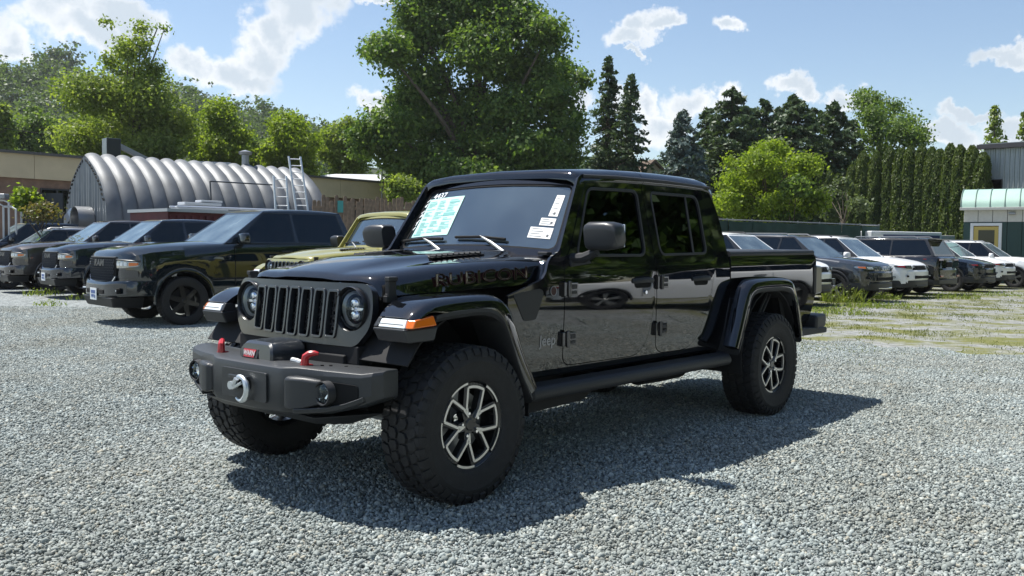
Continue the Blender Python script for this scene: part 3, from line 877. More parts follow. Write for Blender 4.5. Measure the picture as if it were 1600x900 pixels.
        pod.loft([[(fx(y) - .05, s * y, zl), (fx(y) + o, s * y, zl), (fx(y) + o, s * y, zh - .012), (fx(y) + o - .014, s * y, zh), (fx(y) - .05, s * y, zh)] for y, o, zl, zh in sec])
        pod.build('fog_lamp_pod', M_STEEL, bp, bevel=.012, seg=3)
        sheet('fog_recess_shade', roundpoly([(.49, .540), (.66, .545), (.755, .58), (.755, .652), (.49, .668)], .02, 3), [], lambda y, z, s=s: (fx(y) + .006, s * y, z), M_GAP, bp, (), .004, 0, flip=s < 0, cuts=(.56, .65, .72))
        lp = MB(); cc = (fx(.585) + .016, s * .585, .606)
        lp.lathe([(.048, -.02), (.052, .022), (.058, .024), (.060, -.02)], cc, 'x', 28); fl = lp.build('fog_lamp', M_PLASTIC, bp)
        b = MB(); b.lathe([(.0001, -.012), (.03, -.006), (.046, .012)], cc, 'x', 24); b.build('fog_reflector', M_CHROME, fl)
        b = MB(); b.lathe([(.0001, .022), (.03, .019), (.048, .012)], cc, 'x', 24); b.build('fog_lens', M_LENS, fl)
        MB().loft([[(fx(y) - .05, s * y, z), (fx(y) + o, s * y, z), (fx(y) + o + .006, s * y, z + .026), (fx(y) - .05, s * y, z + .030)] for y, o, z in ((.42, .046, .492), (.50, .034, .500), (.60, .026, .514), (.69, .020, .536), (.75, .014, .560), (.78, .004, .575))]).build('bumper_lower_lip', M_STEEL, bp, bevel=.006)
    b = MB(); b.hexa([(.60, -.42, .425), (.60, .42, .425), (.40, .45, .40), (.40, -.45, .40)], [(.668, -.50, .474), (.668, .50, .474), (.40, .72, .49), (.40, -.72, .49)]); b.build('skid_valance', M_PLASTIC, T, bevel=.01)
    b = MB(); b.box((.38, 0, .76), (.10, 1.08, .10)); b.box((.42, 0, .73), (.06, .9, .06)); b.build('bumper_beam', M_DARK, T, bevel=.01)
    # --- mirrors
    for s in (1, -1):
        rings = []
        for y, g in ((.905, .012), (.925, 0), (1.05, 0), (1.105, .010), (1.125, .032)):
            sec = roundpoly([(-.975 - g * .4, 1.305 + g), (-.955 + 0, 1.475 - g), (-1.10 + g, 1.478 - g), (-1.12 + g, 1.318 + g)], [.035, .05, .04, .035], 5)
            rings.append([(x, s * y, z) for x, z in sec])
        mi = MB().loft(rings).build('mirror', M_MIRROR, T, ang=50)
        b = MB(); b.box((-1.112, s * 1.015, 1.395), (.01, .17, .135)); b.build('mirror_glass', M_CHROME, mi, bevel=.02)
        b = MB(); b.tube([(-1.02, s * .775, 1.258), (-1.03, s * .86, 1.262), (-1.035, s * .955, 1.30)], [.030, .032, .026], 8); b.build('mirror_arm', M_PLASTIC, mi)
        sheet('mirror_sail', roundpoly([(-.985, 1.205), (-1.20, 1.228), (-1.17, 1.258), (-.995, 1.262)], .02, 3), [], side_fn(s, .012), M_PLASTIC, mi, (1.225,), .02, .003, flip=s > 0)
    # --- rock rails, chassis, axles
    for s in (1, -1):
        sec = roundpoly([(.80, .455), (.905, .455), (.925, .49), (.905, .535), (.80, .545)], [.01, .025, .03, .025, .01], 4)
        rings = [[(x, s * (y - d), z + dz) for y, z in sec] for x, d, dz in ((-.47, .06, .0), (-.52, 0, 0), (-2.80, 0, .006), (-2.88, .05, .006))]
        MB().loft(rings).build('rock_rail', M_PLASTIC, T, ang=40)
        for x in (-.75, -1.4, -2.1, -2.7): b = MB(); b.box((x, s * .62, .49), (.09, .42, .05)); b.build('rail_bracket', M_DARK, T)
        b = MB(); b.box((-2.1, s * .42, .50), (4.8, .08, .14)); b.build('frame_rail', M_DARK, T)
        b = MB(); b.tube([(-.07, s * .45, .50), (-.10, s * .50, .98)], .035, 8); b.build('shock_absorber', M_GREY if s < 0 else M_DARK, T); b = MB(); b.tube([(-3.35, s * .52, .40), (-3.15, s * .56, .95)], .03, 8); b.build('shock_absorber', M_DARK, T)
        b = MB()
        b.tube([(-.08 + .065 * math.cos(a), s * .46 + .065 * math.sin(a), .50 + .36 * a / (2 * PI * 6)) for a in np.linspace(0, 2 * PI * 6, 73)], .010, 5); b.build('coil_spring', M_DARK, T)
        b = MB(); b.hexa([(-.42, s * .70, .38), (-.42, s * .86, .38), (-1.05, s * .86, .40), (-1.05, s * .70, .40)], [(-.40, s * .70, .455), (-.40, s * .86, .455), (-1.15, s * .86, .455), (-1.15, s * .70, .455)]); b.build('sill_guard', M_DARK, T, bevel=.01)
    b = MB(); b.cyl((0, -.75, .40), (0, .75, .40), .05, 12); b.lathe([(.0001, .16), (.10, .12), (.15, 0), (.10, -.12), (.0001, -.16)], (0, -.22, .40), 'x', 16); b.build('front_axle', M_DARK, T)
    b = MB(); b.cyl((-3.487, -.75, .40), (-3.487, .75, .40), .055, 12); b.lathe([(.0001, .18), (.12, .12), (.17, 0), (.12, -.12), (.0001, -.18)], (-3.487, 0, .40), 'x', 16); b.build('rear_axle', M_DARK, T)
    b = MB(); b.tube([(.16, -.70, .42), (.17, .66, .40)], .020, 8); b.tube([(.20, -.50, .50), (.22, .40, .46)], .022, 8); b.lathe([(.0001, .06), (.035, .05), (.04, -.05), (.0001, -.06)], (.21, -.28, .40), 'y', 12); b.build('steering_linkage', principled('bare_linkage', (.42, .44, .46), .4, .6), T)
    b = MB(); b.hexa([(-.95, -.40, .40), (-.95, .40, .40), (-2.2, .40, .42), (-2.2, -.40, .42)], [(-.85, -.42, .47), (-.85, .42, .47), (-2.3, .42, .47), (-2.3, -.42, .47)]); b.build('skid_plate', M_DARK, T)
    b = MB(); b.tube([(-1.3, .55, .43), (-2.1, .62, .44), (-2.75, .62, .44), (-3.0, .60, .47)], .04, 10); b.lathe([(.0001, .3), (.09, .28), (.095, 0), (.09, -.28), (.0001, -.3)], (-2.35, .56, .44), 'x', 14); b.build('exhaust', M_DARK, T)
    # --- interior
    b = MB(); b.hexa([(-.96, -.70, 1.05), (-.96, .70, 1.05), (-1.32, .70, 1.05), (-1.32, -.70, 1.05)], [(-.97, -.69, 1.285), (-.97, .69, 1.285), (-1.28, .69, 1.255), (-1.28, -.69, 1.255)]); b.build('dashboard', M_INT, T, bevel=.02)
    b = MB(); b.tube([(-1.42 + .06 * math.sin(a), .37 + .185 * math.cos(a), 1.22 + .175 * math.sin(a)) for a in np.linspace(0, 2 * PI, 21)[:-1]], .014, 6, closed=True); b.tube([(-1.30, .37, 1.18), (-1.43, .37, 1.215)], .03, 6); b.box((-1.42, .37, 1.21), (.03, .34, .035)); b.build('steering_wheel', M_INT, T)
    for x, yy in ((-1.85, .37), (-1.85, -.37), (-2.65, .37), (-2.65, -.37)):
        b = MB(); b.box((x, yy, .92), (.50, .48, .16)); b.box((x - .25, yy, 1.22), (.14, .46, .56), (0, R(-12), 0)); b.build('seat', M_INT, T, bevel=.05, seg=3)
        b = MB(); b.box((x - .32, yy, 1.57), (.09, .26, .17), (0, R(-10), 0)); b.build('headrest', M_INT, T, bevel=.03, seg=3)
    b = MB(); b.box((-2.0, 0, 1.765), (1.55, 1.28, .02)); b.build('headliner', M_INT, T)
    b = MB(); p = ws_fn(-.03)(.05, .375); b.box((p[0] - .03, p[1], p[2]), (.04, .24, .07)); b.build('rear_view_mirror', M_INT, T, bevel=.015)

def build_bed(T, PAINT):
    yb = .792
    arch = [(-3.487 + .545 * math.cos(a), .43 + .60 * math.sin(a)) for a in np.linspace(R(172), R(17), 15)]
    out = [(-3.002, 1.270), (-4.585, 1.288), (-4.60, 1.22), (-4.575, .86), (-4.50, .70)] + [(-4.10, .66)] + arch[0:] + [(-3.0, .62)]
    ysb = lambda z: interp([(.55, .765), (.80, .785), (1.05, .797), (1.24, .792), (1.29, .775)], z)
    for s in (1, -1):
        sheet('bed_side', out, [], lambda x, z, s=s: (x, s * ysb(z), z), PAINT, T, (.8, .95, 1.05, 1.15, 1.24), .03, .005, 3, flip=s > 0)
        b = MB(); b.tube([(-3.01, s * .762, 1.284), (-4.57, s * .762, 1.300)], .024, 8); b.build('bed_rail', M_PLASTIC, T)
        # seam between cab and bed
        b = MB(); b.box((-2.994, s * .76, .93), (.012, .02, .70)); b.build('bed_gap', M_GAP, T)
        # rear flare
        RP = smooth_path([(-2.815, .60), (-2.90, .78), (-2.985, .97), (-3.05, 1.055), (-3.17, 1.092), (-3.45, 1.100), (-3.72, 1.092), (-3.84, 1.05), (-3.92, .93), (-3.99, .76), (-4.035, .62)], 4)
        rings = mir(flare_loft(RP, .848, .942, .085, (-3.487, .405)), s)
        f = MB().loft(rings).build('rear_flare', PAINT, T, ang=45)
        rings = mir(flare_loft([(x - .125 * (1 if x > -3.4 else -1), z - .040) for x, z in RP], .775, .90, .05, (-3.487, .405)), s)
        MB().loft([[(p[0] * 1 + 0, min(abs(p[1]), .850) * s, p[2]) for p in r_] for r_ in rings]).build('flare_filler', M_GAP, f, ang=45)
        RI = [(-3.44 + (x + 3.44) * .905, z - (.085 if z > .95 else .05)) for x, z in RP]
        rings = mir([[(x, .76, z + .012), (x, .9445, z + .012), (x, .946, z - .006), (x, .93, z - .022), (x, .76, z - .010)] for x, z in RI], s)
        MB().loft(rings).build('flare_edge', M_PLASTIC, f, ang=45)
        rings = []
        for k in range(13):
            a = R(-10) + R(200) * k / 12
            rings.append([(-3.487 + .50 * math.cos(a), s * y, .47 + .54 * math.sin(a)) for y in (.42, .90)])
        MB().loft(rings, close_u=False, cap=False).build('wheel_house', M_DARK, T, solid=.01)
        b = MB(); b.box((-3.5, s * .42, .75), (1.1, .02, .75)); b.build('inner_guard', M_DARK, T)
        b = MB(); b.tube([(-3.30, s * .80, .62), (-3.62, s * .80, .97)], .010, 6); b.tube([(-3.36, s * .80, .62), (-3.68, s * .80, .97)], .010, 6); b.build('liner_rib', M_PLASTIC, T)
        # front leg shield in front of the rear wheel
        b = MB(); b.hexa([(-2.86, s * .70, .50), (-2.86, s * .80, .50), (-2.99, s * .80, .50), (-2.99, s * .70, .50)], [(-2.985, s * .70, .95), (-2.985, s * .80, .95), (-3.05, s * .80, .95), (-3.05, s * .70, .95)]); b.build('leg_shield', M_PLASTIC, T, bevel=.01)
        # tail lamp
        MB().hexa([(-4.55, s * .60, .925), (-4.55, s * .815, .925), (-4.73, s * .80, .935), (-4.73, s * .60, .935)], [(-4.55, s * .60, 1.19), (-4.55, s * .815, 1.19), (-4.72, s * .80, 1.18), (-4.72, s * .60, 1.18)]).build('tail_lamp', M_RIMBLK, T, bevel=.02, seg=3)
        b = MB(); b.box((-4.735, s * .70, 1.06), (.01, .15, .20)); b.build('tail_lens', M_REDLENS, T, bevel=.004)
    b = MB(); b.hexa([(-3.01, -.745, .66), (-3.01, .745, .66), (-4.56, .745, .66), (-4.56, -.745, .66)], [(-3.01, -.745, .70), (-3.01, .745, .70), (-4.56, .745, .70), (-4.56, -.745, .70)]); b.box((-3.02, 0, .98), (.03, 1.5, .55)); b.build('bed_floor', M_DARK, T)
    b = MB()
    for k in range(3):
        x0, x1 = -3.02 - k * .514, -3.02 - (k + 1) * .514 + .008
        b.hexa([(x0, -.745, 1.285 + k * .005), (x0, .745, 1.285 + k * .005), (x1, .745, 1.29 + k * .005), (x1, -.745, 1.29 + k * .005)], [(x0, -.745, 1.312 + k * .005), (x0, .745, 1.312 + k * .005), (x1, .745, 1.317 + k * .005), (x1, -.745, 1.317 + k * .005)])
    b.build('tonneau_cover', principled('tonneau_vinyl', (.03, .032, .036), .45), T, bevel=.008)
    b = MB(); b.hexa([(-4.55, -.60, .72), (-4.55, .60, .72), (-4.61, .60, .72), (-4.61, -.60, .72)], [(-4.55, -.77, 1.29), (-4.55, .77, 1.29), (-4.61, .77, 1.29), (-4.61, -.77, 1.29)]); b.build('tailgate', PAINT, T, bevel=.01)
    b = MB(); b.hexa([(-4.50, -.86, .60), (-4.50, .86, .60), (-4.84, .80, .62), (-4.84, -.80, .62)], [(-4.50, -.86, .745), (-4.50, .86, .745), (-4.85, .80, .745), (-4.85, -.80, .745)])
    b.build('rear_bumper', M_PLASTIC, T, bevel=.03, seg=3)
    for s in (1, -1):
        b = MB(); b.hexa([(-4.10, s * .70, .58), (-4.10, s * .86, .58), (-4.72, s * .86, .58), (-4.72, s * .70, .58)], [(-4.08, s * .70, .655), (-4.08, s * .84, .655), (-4.72, s * .86, .63), (-4.72, s * .70, .63)]); b.build('bumper_wing', M_PLASTIC, T, bevel=.012)

truck = empty('pickup_truck', None, (*veh_to_world(0, 0), 0), HEAD)
tag(truck, 'glossy black four-door off-road pickup with winch bumper and red tow hooks', 'pickup truck')
build_offroader(truck, M_BLACK, True)
build_bed(truck, M_BLACK)
w0 = make_offroad_wheel(truck, (0, .815, .405), 1, R(101))
for (x, s, a) in ((0, -1, 0), (-3.487, 1, R(-6)), (-3.487, -1, 0)):
    c = copy_tree(w0, truck)
    c.location = (x, s * .815, .405); c.rotation_euler = (0, a, 0 if s > 0 else PI)

# lettering, badges and paper on the truck
for s in (1, -1):
    def hl_fn(off, s=s):
        return lambda u, v: ((-.335 - s * u), s * (hood_W(-.335 - s * u) + .0285 + off - .06 * max(0, v)), lerp(hood_zs(-.335 - s * u), hood_zc(-.335 - s * u), .46) + v - .004)
    hl_ = text_mesh('hood_lettering', 'RUBICON', .098, M_DECALRED, truck, hl_fn(0), bold=.0012, xs=1.58)
    text_mesh('lettering_fill', 'RUBICON', .098, M_BLACK, hl_, hl_fn(.0007), bold=-.0016, xs=1.58)
    text_mesh('fender_lettering', 'Jeep', .088, principled('badge_grey', (.30, .30, .31), .4, .3), truck, lambda u, v, s=s: (-.782 - s * u, s * (ys(.775 + v) + .0025), .775 + v), bold=.0015, xs=1.0)
    sheet('side_badge', [(-.82 + .026 * math.cos(a), 1.066 + .026 * math.sin(a)) for a in np.linspace(0, 2 * PI, 21)[:-1]], [], side_fn(s, .006), M_DECALRED, truck, (), .004, 0, flip=s > 0)
    sheet('side_badge_rim', [(-.82 + .030 * math.cos(a), 1.066 + .030 * math.sin(a)) for a in np.linspace(0, 2 * PI, 21)[:-1]], [[(-.82 + .025 * math.cos(a), 1.066 + .025 * math.sin(a)) for a in np.linspace(0, 2 * PI, 21)[:-1]]], side_fn(s, .0075), M_GREY, truck, (), .005, 0, flip=s > 0)

def ws_paper(name, quad, off, mat):
    return sheet(name, quad, [], ws_fn(off), mat, truck, (), .0008, 0, cuts=(-.5, -.4, -.3, .4, .5, .6))
stk = ws_paper('window_sticker', [(-.635, .085), (-.245, .085), (-.245, .405), (-.610, .405)], .0135, M_TEAL)
pr = MB()
rng = random.Random(5)
def bar_on(mb, u0, u1, v0, v1, off):
    f = ws_fn(off); mb.add([f(u0, v0), f(u1, v0), f(u1, v1), f(u0, v1)], [(0, 1, 2, 3)])
for cx, cw in ((-.60, .10), (-.485, .10), (-.37, .105)):
    v = .375
    while v > .11:
        w = cw * rng.uniform(.4, 1.0); h = .0045
        bar_on(pr, cx, cx + w, v, v + h, .0150)
        v -= rng.choice([.0105, .0105, .013, .022])
bar_on(pr, -.375, -.27, .355, .367, .0152); bar_on(pr, -.385, -.27, .245, .272, .0152); bar_on(pr, -.42, -.33, .118, .130, .0152); bar_on(pr, -.62, -.54, .096, .108, .0152)
pr.build('sticker_print', principled('sticker_ink', (.16, .42, .40), .6), stk, recalc=False)
MK = principled('paint_marker_white', (.82, .86, .88), .5)
text_mesh('marker_number', '4437', .062, MK, truck, lambda u, v: ws_fn(.0152)(-.515 + u, .425 + v), bold=.0008, xs=1.15)
mk = MB()          # illegible marker strokes down the edge of the glass
for (u0, v0, u1, v1) in ((-.640, .385, -.612, .405), (-.645, .345, -.618, .372), (-.632, .338, -.626, .365), (-.650, .290, -.622, .310), (-.648, .255, -.630, .285), (-.632, .262, -.618, .275), (-.655, .205, -.628, .235), (-.650, .185, -.640, .215), (-.660, .150, -.640, .175)):
    A_, B_ = Vector((u0, v0)), Vector((u1, v1)); n_ = Vector((-(B_ - A_).y, (B_ - A_).x)).normalized() * .0042
    f_ = ws_fn(.0150); mk.add([f_(*(A_ - n_)), f_(*(B_ - n_)), f_(*(B_ + n_)), f_(*(A_ + n_))], [(0, 1, 2, 3)])
mk.build('marker_strokes', MK, truck, recalc=False)
for q, lines in (([(.455, .075), (.625, .075), (.62, .155), (.45, .155)], 4), ([(.505, .170), (.615, .170), (.612, .225), (.502, .225)], 3), ([(.545, .24), (.612, .24), (.606, .40), (.548, .40)], 4)):
    p = ws_paper('windscreen_label', q, .0135, M_WHITE)
    pb = MB(); (u0, v0), (u1, v1) = q[0], q[2]
    for k in range(lines):
        vv = lerp(v0, v1, (k + .6) / (lines + .4)); bar_on(pb, u0 + .012, lerp(u0, u1, rng.uniform(.5, .8)), vv, vv + .0035, .0150)
    bar_on(pb, u1 - .030, u1 - .014, v0 + .012, v0 + .03, .0150)
    pb.build('label_print', M_INK, p, recalc=False)
# ------------------------------------------------------------------ ground: gravel lot, loose stones, grass
def ground_mat():
    m = bpy.data.materials.new('gravel_lot'); m.use_nodes = True
    nt = m.node_tree; N, L = nt.nodes, nt.links
    b = N['Principled BSDF']; b.inputs['Roughness'].default_value = 0.9; b.inputs['Specular IOR Level'].default_value = 0.2
    geo = N.new('ShaderNodeNewGeometry'); pos = geo.outputs['Position']
    def noise(scale, detail=4, rough=.5):
        n = N.new('ShaderNodeTexNoise'); n.inputs['Scale'].default_value = scale; n.inputs['Detail'].default_value = detail; n.inputs['Roughness'].default_value = rough
        L.new(pos, n.inputs['Vector']); return n.outputs['Fac']
    def ramp(v, a, b_, c=0.0, d=1.0, smooth=True):
        r = N.new('ShaderNodeMapRange'); r.interpolation_type = 'SMOOTHSTEP' if smooth else 'LINEAR'
        r.inputs['From Min'].default_value = a; r.inputs['From Max'].default_value = b_; r.inputs['To Min'].default_value = c; r.inputs['To Max'].default_value = d
        L.new(v, r.inputs['Value']); return r.outputs[0]
    def mth(op, a, b_):
        n = N.new('ShaderNodeMath'); n.operation = op
        for i, v in enumerate((a, b_)):
            if hasattr(v, 'links'): L.new(v, n.inputs[i])
            else: n.inputs[i].default_value = v
        return n.outputs[0]
    def mixc(f, a, b_):
        n = N.new('ShaderNodeMix'); n.data_type = 'RGBA'
        if hasattr(f, 'links'): L.new(f, n.inputs['Factor'])
        else: n.inputs['Factor'].default_value = f
        for k, v in (('A', a), ('B', b_)):
            if hasattr(v, 'links'): L.new(v, n.inputs[k])
            else: n.inputs[k].default_value = (*v, 1)
        return n.outputs['Result']
    vo = N.new('ShaderNodeTexVoronoi'); vo.inputs['Scale'].default_value = 34; L.new(pos, vo.inputs['Vector'])
    vo2 = N.new('ShaderNodeTexVoronoi'); vo2.inputs['Scale'].default_value = 15; L.new(pos, vo2.inputs['Vector'])
    sep = N.new('ShaderNodeSeparateColor'); L.new(vo.outputs['Color'], sep.inputs[0])
    sep2 = N.new('ShaderNodeSeparateColor'); L.new(vo2.outputs['Color'], sep2.inputs[0])
    sp = mth('MULTIPLY', mth('ADD', sep.outputs[0], sep2.outputs[1]), .5)
    stone = mixc(ramp(sp, .15, .85), (.16, .175, .172), (.37, .40, .395))
    big = noise(.35, 4); big2 = noise(1.7, 5)
    stone = mixc(ramp(big2, .45, .75, 0, .35), stone, (.20, .195, .18))
    # grass zone of the lot (right-hand back), by place in the world
    sx = N.new('ShaderNodeSeparateXYZ'); L.new(pos, sx.inputs[0])
    g = mth('ADD', mth('SUBTRACT', sx.outputs[1], 11.3), mth('MULTIPLY', mth('SUBTRACT', sx.outputs[0], 3.6), .80))
    gx = mth('MULTIPLY', mth('SUBTRACT', sx.outputs[0], 2.4), 1.2)
    g = mth('MINIMUM', g, gx)
    z1 = ramp(mth('ADD', mth('MULTIPLY', g, .35), mth('MULTIPLY', mth('SUBTRACT', noise(.8, 5, .6), .5), 3.2)), -.1, 1.0)
    patch = ramp(noise(.9, 6, .65), .42, .60)
    lane = noise(.22, 3)
    dirt = mixc(ramp(noise(6, 5, .6), .35, .65), (.20, .205, .195), (.34, .345, .335))
    gr = mixc(ramp(noise(9, 5, .7), .35, .65), (.13, .145, .04), (.20, .195, .075))
    zone = mixc(patch, dirt, gr)
    far = mth('SUBTRACT', mth('ADD', mth('MULTIPLY', sx.outputs[1], 1.0), 0), 44)
    farf = ramp(mth('ADD', far, mth('MULTIPLY', noise(.2, 3), 8)), 0, 10)
    c = mixc(z1, stone, zone)
    c = mixc(farf, c, (.075, .095, .03))
    L.new(c, b.inputs['Base Color'])
    bp = N.new('ShaderNodeBump'); bp.inputs['Strength'].default_value = .9; bp.inputs['Distance'].default_value = .02
    hgt = mth('ADD', mth('SUBTRACT', 1.0, vo.outputs['Distance']), mth('MULTIPLY', sep.outputs[1], .8))
    L.new(hgt, bp.inputs['Height']); L.new(bp.outputs[0], b.inputs['Normal'])
    return m

def build_ground():
    # one sheet, finer near the camera with gentle unevenness
    xs = np.concatenate([[-1500, -600, -200, -80, -40], np.linspace(-25, 30, 111), [40, 80, 200, 600, 1500]])
    ysg = np.concatenate([[-1500, -400, -100, -30], np.linspace(-8, 40, 97), [50, 80, 150, 400, 1500]])
    X, Y = np.meshgrid(xs, ysg)
    Z = -.012 + .010 * np.sin(X * 1.1 + .5) * np.sin(Y * .8) * ((np.abs(X) < 30) & (np.abs(Y) < 40))
    n, m_ = len(xs), len(ysg)
    v = np.stack([X, Y, Z], -1).reshape(-1, 3)
    f = [(j * n + i, j * n + i + 1, (j + 1) * n + i + 1, (j + 1) * n + i) for j in range(m_ - 1) for i in range(n - 1)]
    me = bpy.data.meshes.new('ground'); me.from_pydata(v.tolist(), [], f); me.shade_smooth()
    me.materials.append(ground_mat())
    tag(obj('ground', me), 'grey crushed stone lot with a weedy strip along the back', kind='structure')
build_ground()

def grassy(x, y):
    return min((y - 11.3) + .8 * (x - 3.6), 1.2 * (x - 2.4))

def stone_mat():
    m = bpy.data.materials.new('crushed_stone'); m.use_nodes = True
    nt = m.node_tree; N, L = nt.nodes, nt.links
    b = N['Principled BSDF']; b.inputs['Roughness'].default_value = 0.75; b.inputs['Specular IOR Level'].default_value = 0.3
    geo = N.new('ShaderNodeNewGeometry')
    cr = N.new('ShaderNodeValToRGB'); e = cr.color_ramp.elements
    e[0].position = 0; e[0].color = (.165, .172, .155, 1)
    e[1].position = 1; e[1].color = (.53, .545, .50, 1)
    for p, c in ((.3, (.245, .260, .238)), (.62, (.325, .342, .315)), (.86, (.410, .428, .395)), (.95, (.40, .36, .28))):
        k = e.new(p); k.color = (*c, 1)
    L.new(geo.outputs['Random Per Island'], cr.inputs[0])
    n = N.new('ShaderNodeTexNoise'); n.inputs['Scale'].default_value = .7; n.inputs['Detail'].default_value = 6; n.inputs['Roughness'].default_value = .6
    L.new(geo.outputs['Position'], n.inputs['Vector'])
    mr = N.new('ShaderNodeMapRange'); mr.inputs['From Min'].default_value = .35; mr.inputs['From Max'].default_value = .7; mr.inputs['To Min'].default_value = 1.12; mr.inputs['To Max'].default_value = .76
    L.new(n.outputs['Fac'], mr.inputs['Value'])
    mr.inputs['To Min'].default_value = 0; mr.inputs['To Max'].default_value = 1
    dt = N.new('ShaderNodeMix'); dt.data_type = 'RGBA'; dt.inputs['A'].default_value = (.97, 1.05, 1.12, 1); dt.inputs['B'].default_value = (.82, .82, .80, 1)
    L.new(mr.outputs[0], dt.inputs['Factor'])
    mx = N.new('ShaderNodeMix'); mx.data_type = 'RGBA'; mx.blend_type = 'MULTIPLY'; mx.inputs['Factor'].default_value = 1
    L.new(cr.outputs[0], mx.inputs['A']); L.new(dt.outputs['Result'], mx.inputs['B']); L.new(mx.outputs['Result'], b.inputs['Base Color'])
    return m

def build_gravel():
    rng = np.random.default_rng(11)
    t = (1 + 5 ** .5) / 2
    ico = np.array([(-1, t, 0), (1, t, 0), (-1, -t, 0), (1, -t, 0), (0, -1, t), (0, 1, t), (0, -1, -t), (0, 1, -t), (t, 0, -1), (t, 0, 1), (-t, 0, -1), (-t, 0, 1)]) / math.sqrt(1 + t * t)
    icf = np.array([(0, 11, 5), (0, 5, 1), (0, 1, 7), (0, 7, 10), (0, 10, 11), (1, 5, 9), (5, 11, 4), (11, 10, 2), (10, 7, 6), (7, 1, 8), (3, 9, 4), (3, 4, 2), (3, 2, 6), (3, 6, 8), (3, 8, 9), (4, 9, 5), (2, 4, 11), (6, 2, 10), (8, 6, 7), (9, 8, 1)])
    TS = .8
    tiles = []
    sm = stone_mat()
    for k in range(5):
        n = 3200
        P = rng.uniform(-TS / 2, TS / 2, (n, 2))
        rad = np.clip(rng.lognormal(math.log(.0078), .36, n), .0042, .021)
        zz = rng.uniform(-.005, .003, n) + (rng.random(n) < .25) * .004
        sc = np.stack([rng.uniform(.8, 1.35, n), rng.uniform(.7, 1.15, n), rng.uniform(.5, .9, n)], -1) * rad[:, None]
        V = ico[None] * (1 + rng.uniform(-.32, .22, (n, 12, 1))) * sc[:, None]
        # random rotation
        q = rng.normal(size=(n, 4)); q[:, 1:3] *= .55; q /= np.linalg.norm(q, axis=1)[:, None]
        w, x, y, z = q.T
        Rm = np.stack([1 - 2 * (y * y + z * z), 2 * (x * y - z * w), 2 * (x * z + y * w), 2 * (x * y + z * w), 1 - 2 * (x * x + z * z), 2 * (y * z - x * w), 2 * (x * z - y * w), 2 * (y * z + x * w), 1 - 2 * (x * x + y * y)], -1).reshape(n, 3, 3)
        V = np.einsum('nij,nkj->nki', Rm, V)
        V[:, :, 0] += P[:, 0:1]; V[:, :, 1] += P[:, 1:2]; V[:, :, 2] += zz[:, None]
        F = icf[None] + (np.arange(n) * 12)[:, None, None]
        me = bpy.data.meshes.new('gravel_tile')
        me.vertices.add(n * 12); me.vertices.foreach_set('co', V.reshape(-1))
        me.loops.add(n * 60); me.loops.foreach_set('vertex_index', F.reshape(-1).astype(np.int32))
        me.polygons.add(n * 20); me.polygons.foreach_set('loop_start', np.arange(0, n * 60, 3, dtype=np.int32)); me.polygons.foreach_set('loop_total', np.full(n * 20, 3, np.int32))
        me.update(); me.materials.append(sm)
        tiles.append(bpy.data.objects.new('gravel_tile', me))
    pts, var, rot = [], [], []
    for j in range(1, 34):
        y = .4 + j * TS * .98
        lim = .62 * y + 2.2
        i = -int(lim / (TS * .98)) - 1
        while i * TS * .98 < lim + .5:
            x = i * TS * .98
            g = grassy(x, y)
            if y < 19 and g < 2.6:
                pts.append((x, y, -.004)); var.append(int(rng.integers(0, 5))); rot.append((0, 0, float(rng.integers(0, 4)) * PI / 2))
            i += 1
    me = bpy.data.meshes.new('gravel'); me.from_pydata(pts, [], [])
    a = me.attributes.new('variant', 'INT', 'POINT'); a.data.foreach_set('value', var)
    a = me.attributes.new('turn', 'FLOAT_VECTOR', 'POINT'); a.data.foreach_set('vector', np.array(rot, dtype=np.float32).reshape(-1))
    me.materials.append(sm)
    o = obj('gravel', me)
    tag(o, 'loose grey crushed stones covering the lot', 'gravel', kind='stuff')
    ng = bpy.data.node_groups.new('gravel_tiles', 'GeometryNodeTree')
    ng.interface.new_socket('Geometry', in_out='INPUT', socket_type='NodeSocketGeometry')
    ng.interface.new_socket('Geometry', in_out='OUTPUT', socket_type='NodeSocketGeometry')
    N, L = ng.nodes, ng.links
    gi, go = N.new('NodeGroupInput'), N.new('NodeGroupOutput')
    ip = N.new('GeometryNodeInstanceOnPoints'); jn = N.new('GeometryNodeJoinGeometry')
    for t_ in tiles[::-1]:
        oi = N.new('GeometryNodeObjectInfo'); oi.inputs['Object'].default_value = t_; oi.inputs['As Instance'].default_value = True
        L.new(oi.outputs['Geometry'], jn.inputs[0])
    L.new(gi.outputs[0], ip.inputs['Points']); L.new(jn.outputs[0], ip.inputs['Instance'])
    ip.inputs['Pick Instance'].default_value = True
    na = N.new('GeometryNodeInputNamedAttribute'); na.data_type = 'INT'; na.inputs[0].default_value = 'variant'
    L.new(na.outputs[0], ip.inputs['Instance Index'])
    nr = N.new('GeometryNodeInputNamedAttribute'); nr.data_type = 'FLOAT_VECTOR'; nr.inputs[0].default_value = 'turn'
    er = N.new('FunctionNodeEulerToRotation'); L.new(nr.outputs[0], er.inputs[0]); L.new(er.outputs[0], ip.inputs['Rotation'])
    L.new(ip.outputs[0], go.inputs[0])
    md = o.modifiers.new('tiles', 'NODES'); md.node_group = ng
build_gravel()
# ------------------------------------------------------------------ parked cars
M_TRIM = principled('satin_black_trim', (.02, .021, .023), .45)
M_CARGLASS = glass('parked_car_glass', (.45, .55, .55), .25, 1.6)
M_CARWIND = glass('parked_windscreen', (.6, .75, .78), .45, 2.2, .20)
M_LAMPBOWL = principled('lamp_housing', (.30, .32, .34), .18, .7, coat=1)
M_PLATE = principled('paper_plate', (.75, .78, .80), .6)
M_PLATEBLUE = principled('plate_print_blue', (.08, .13, .32), .6)

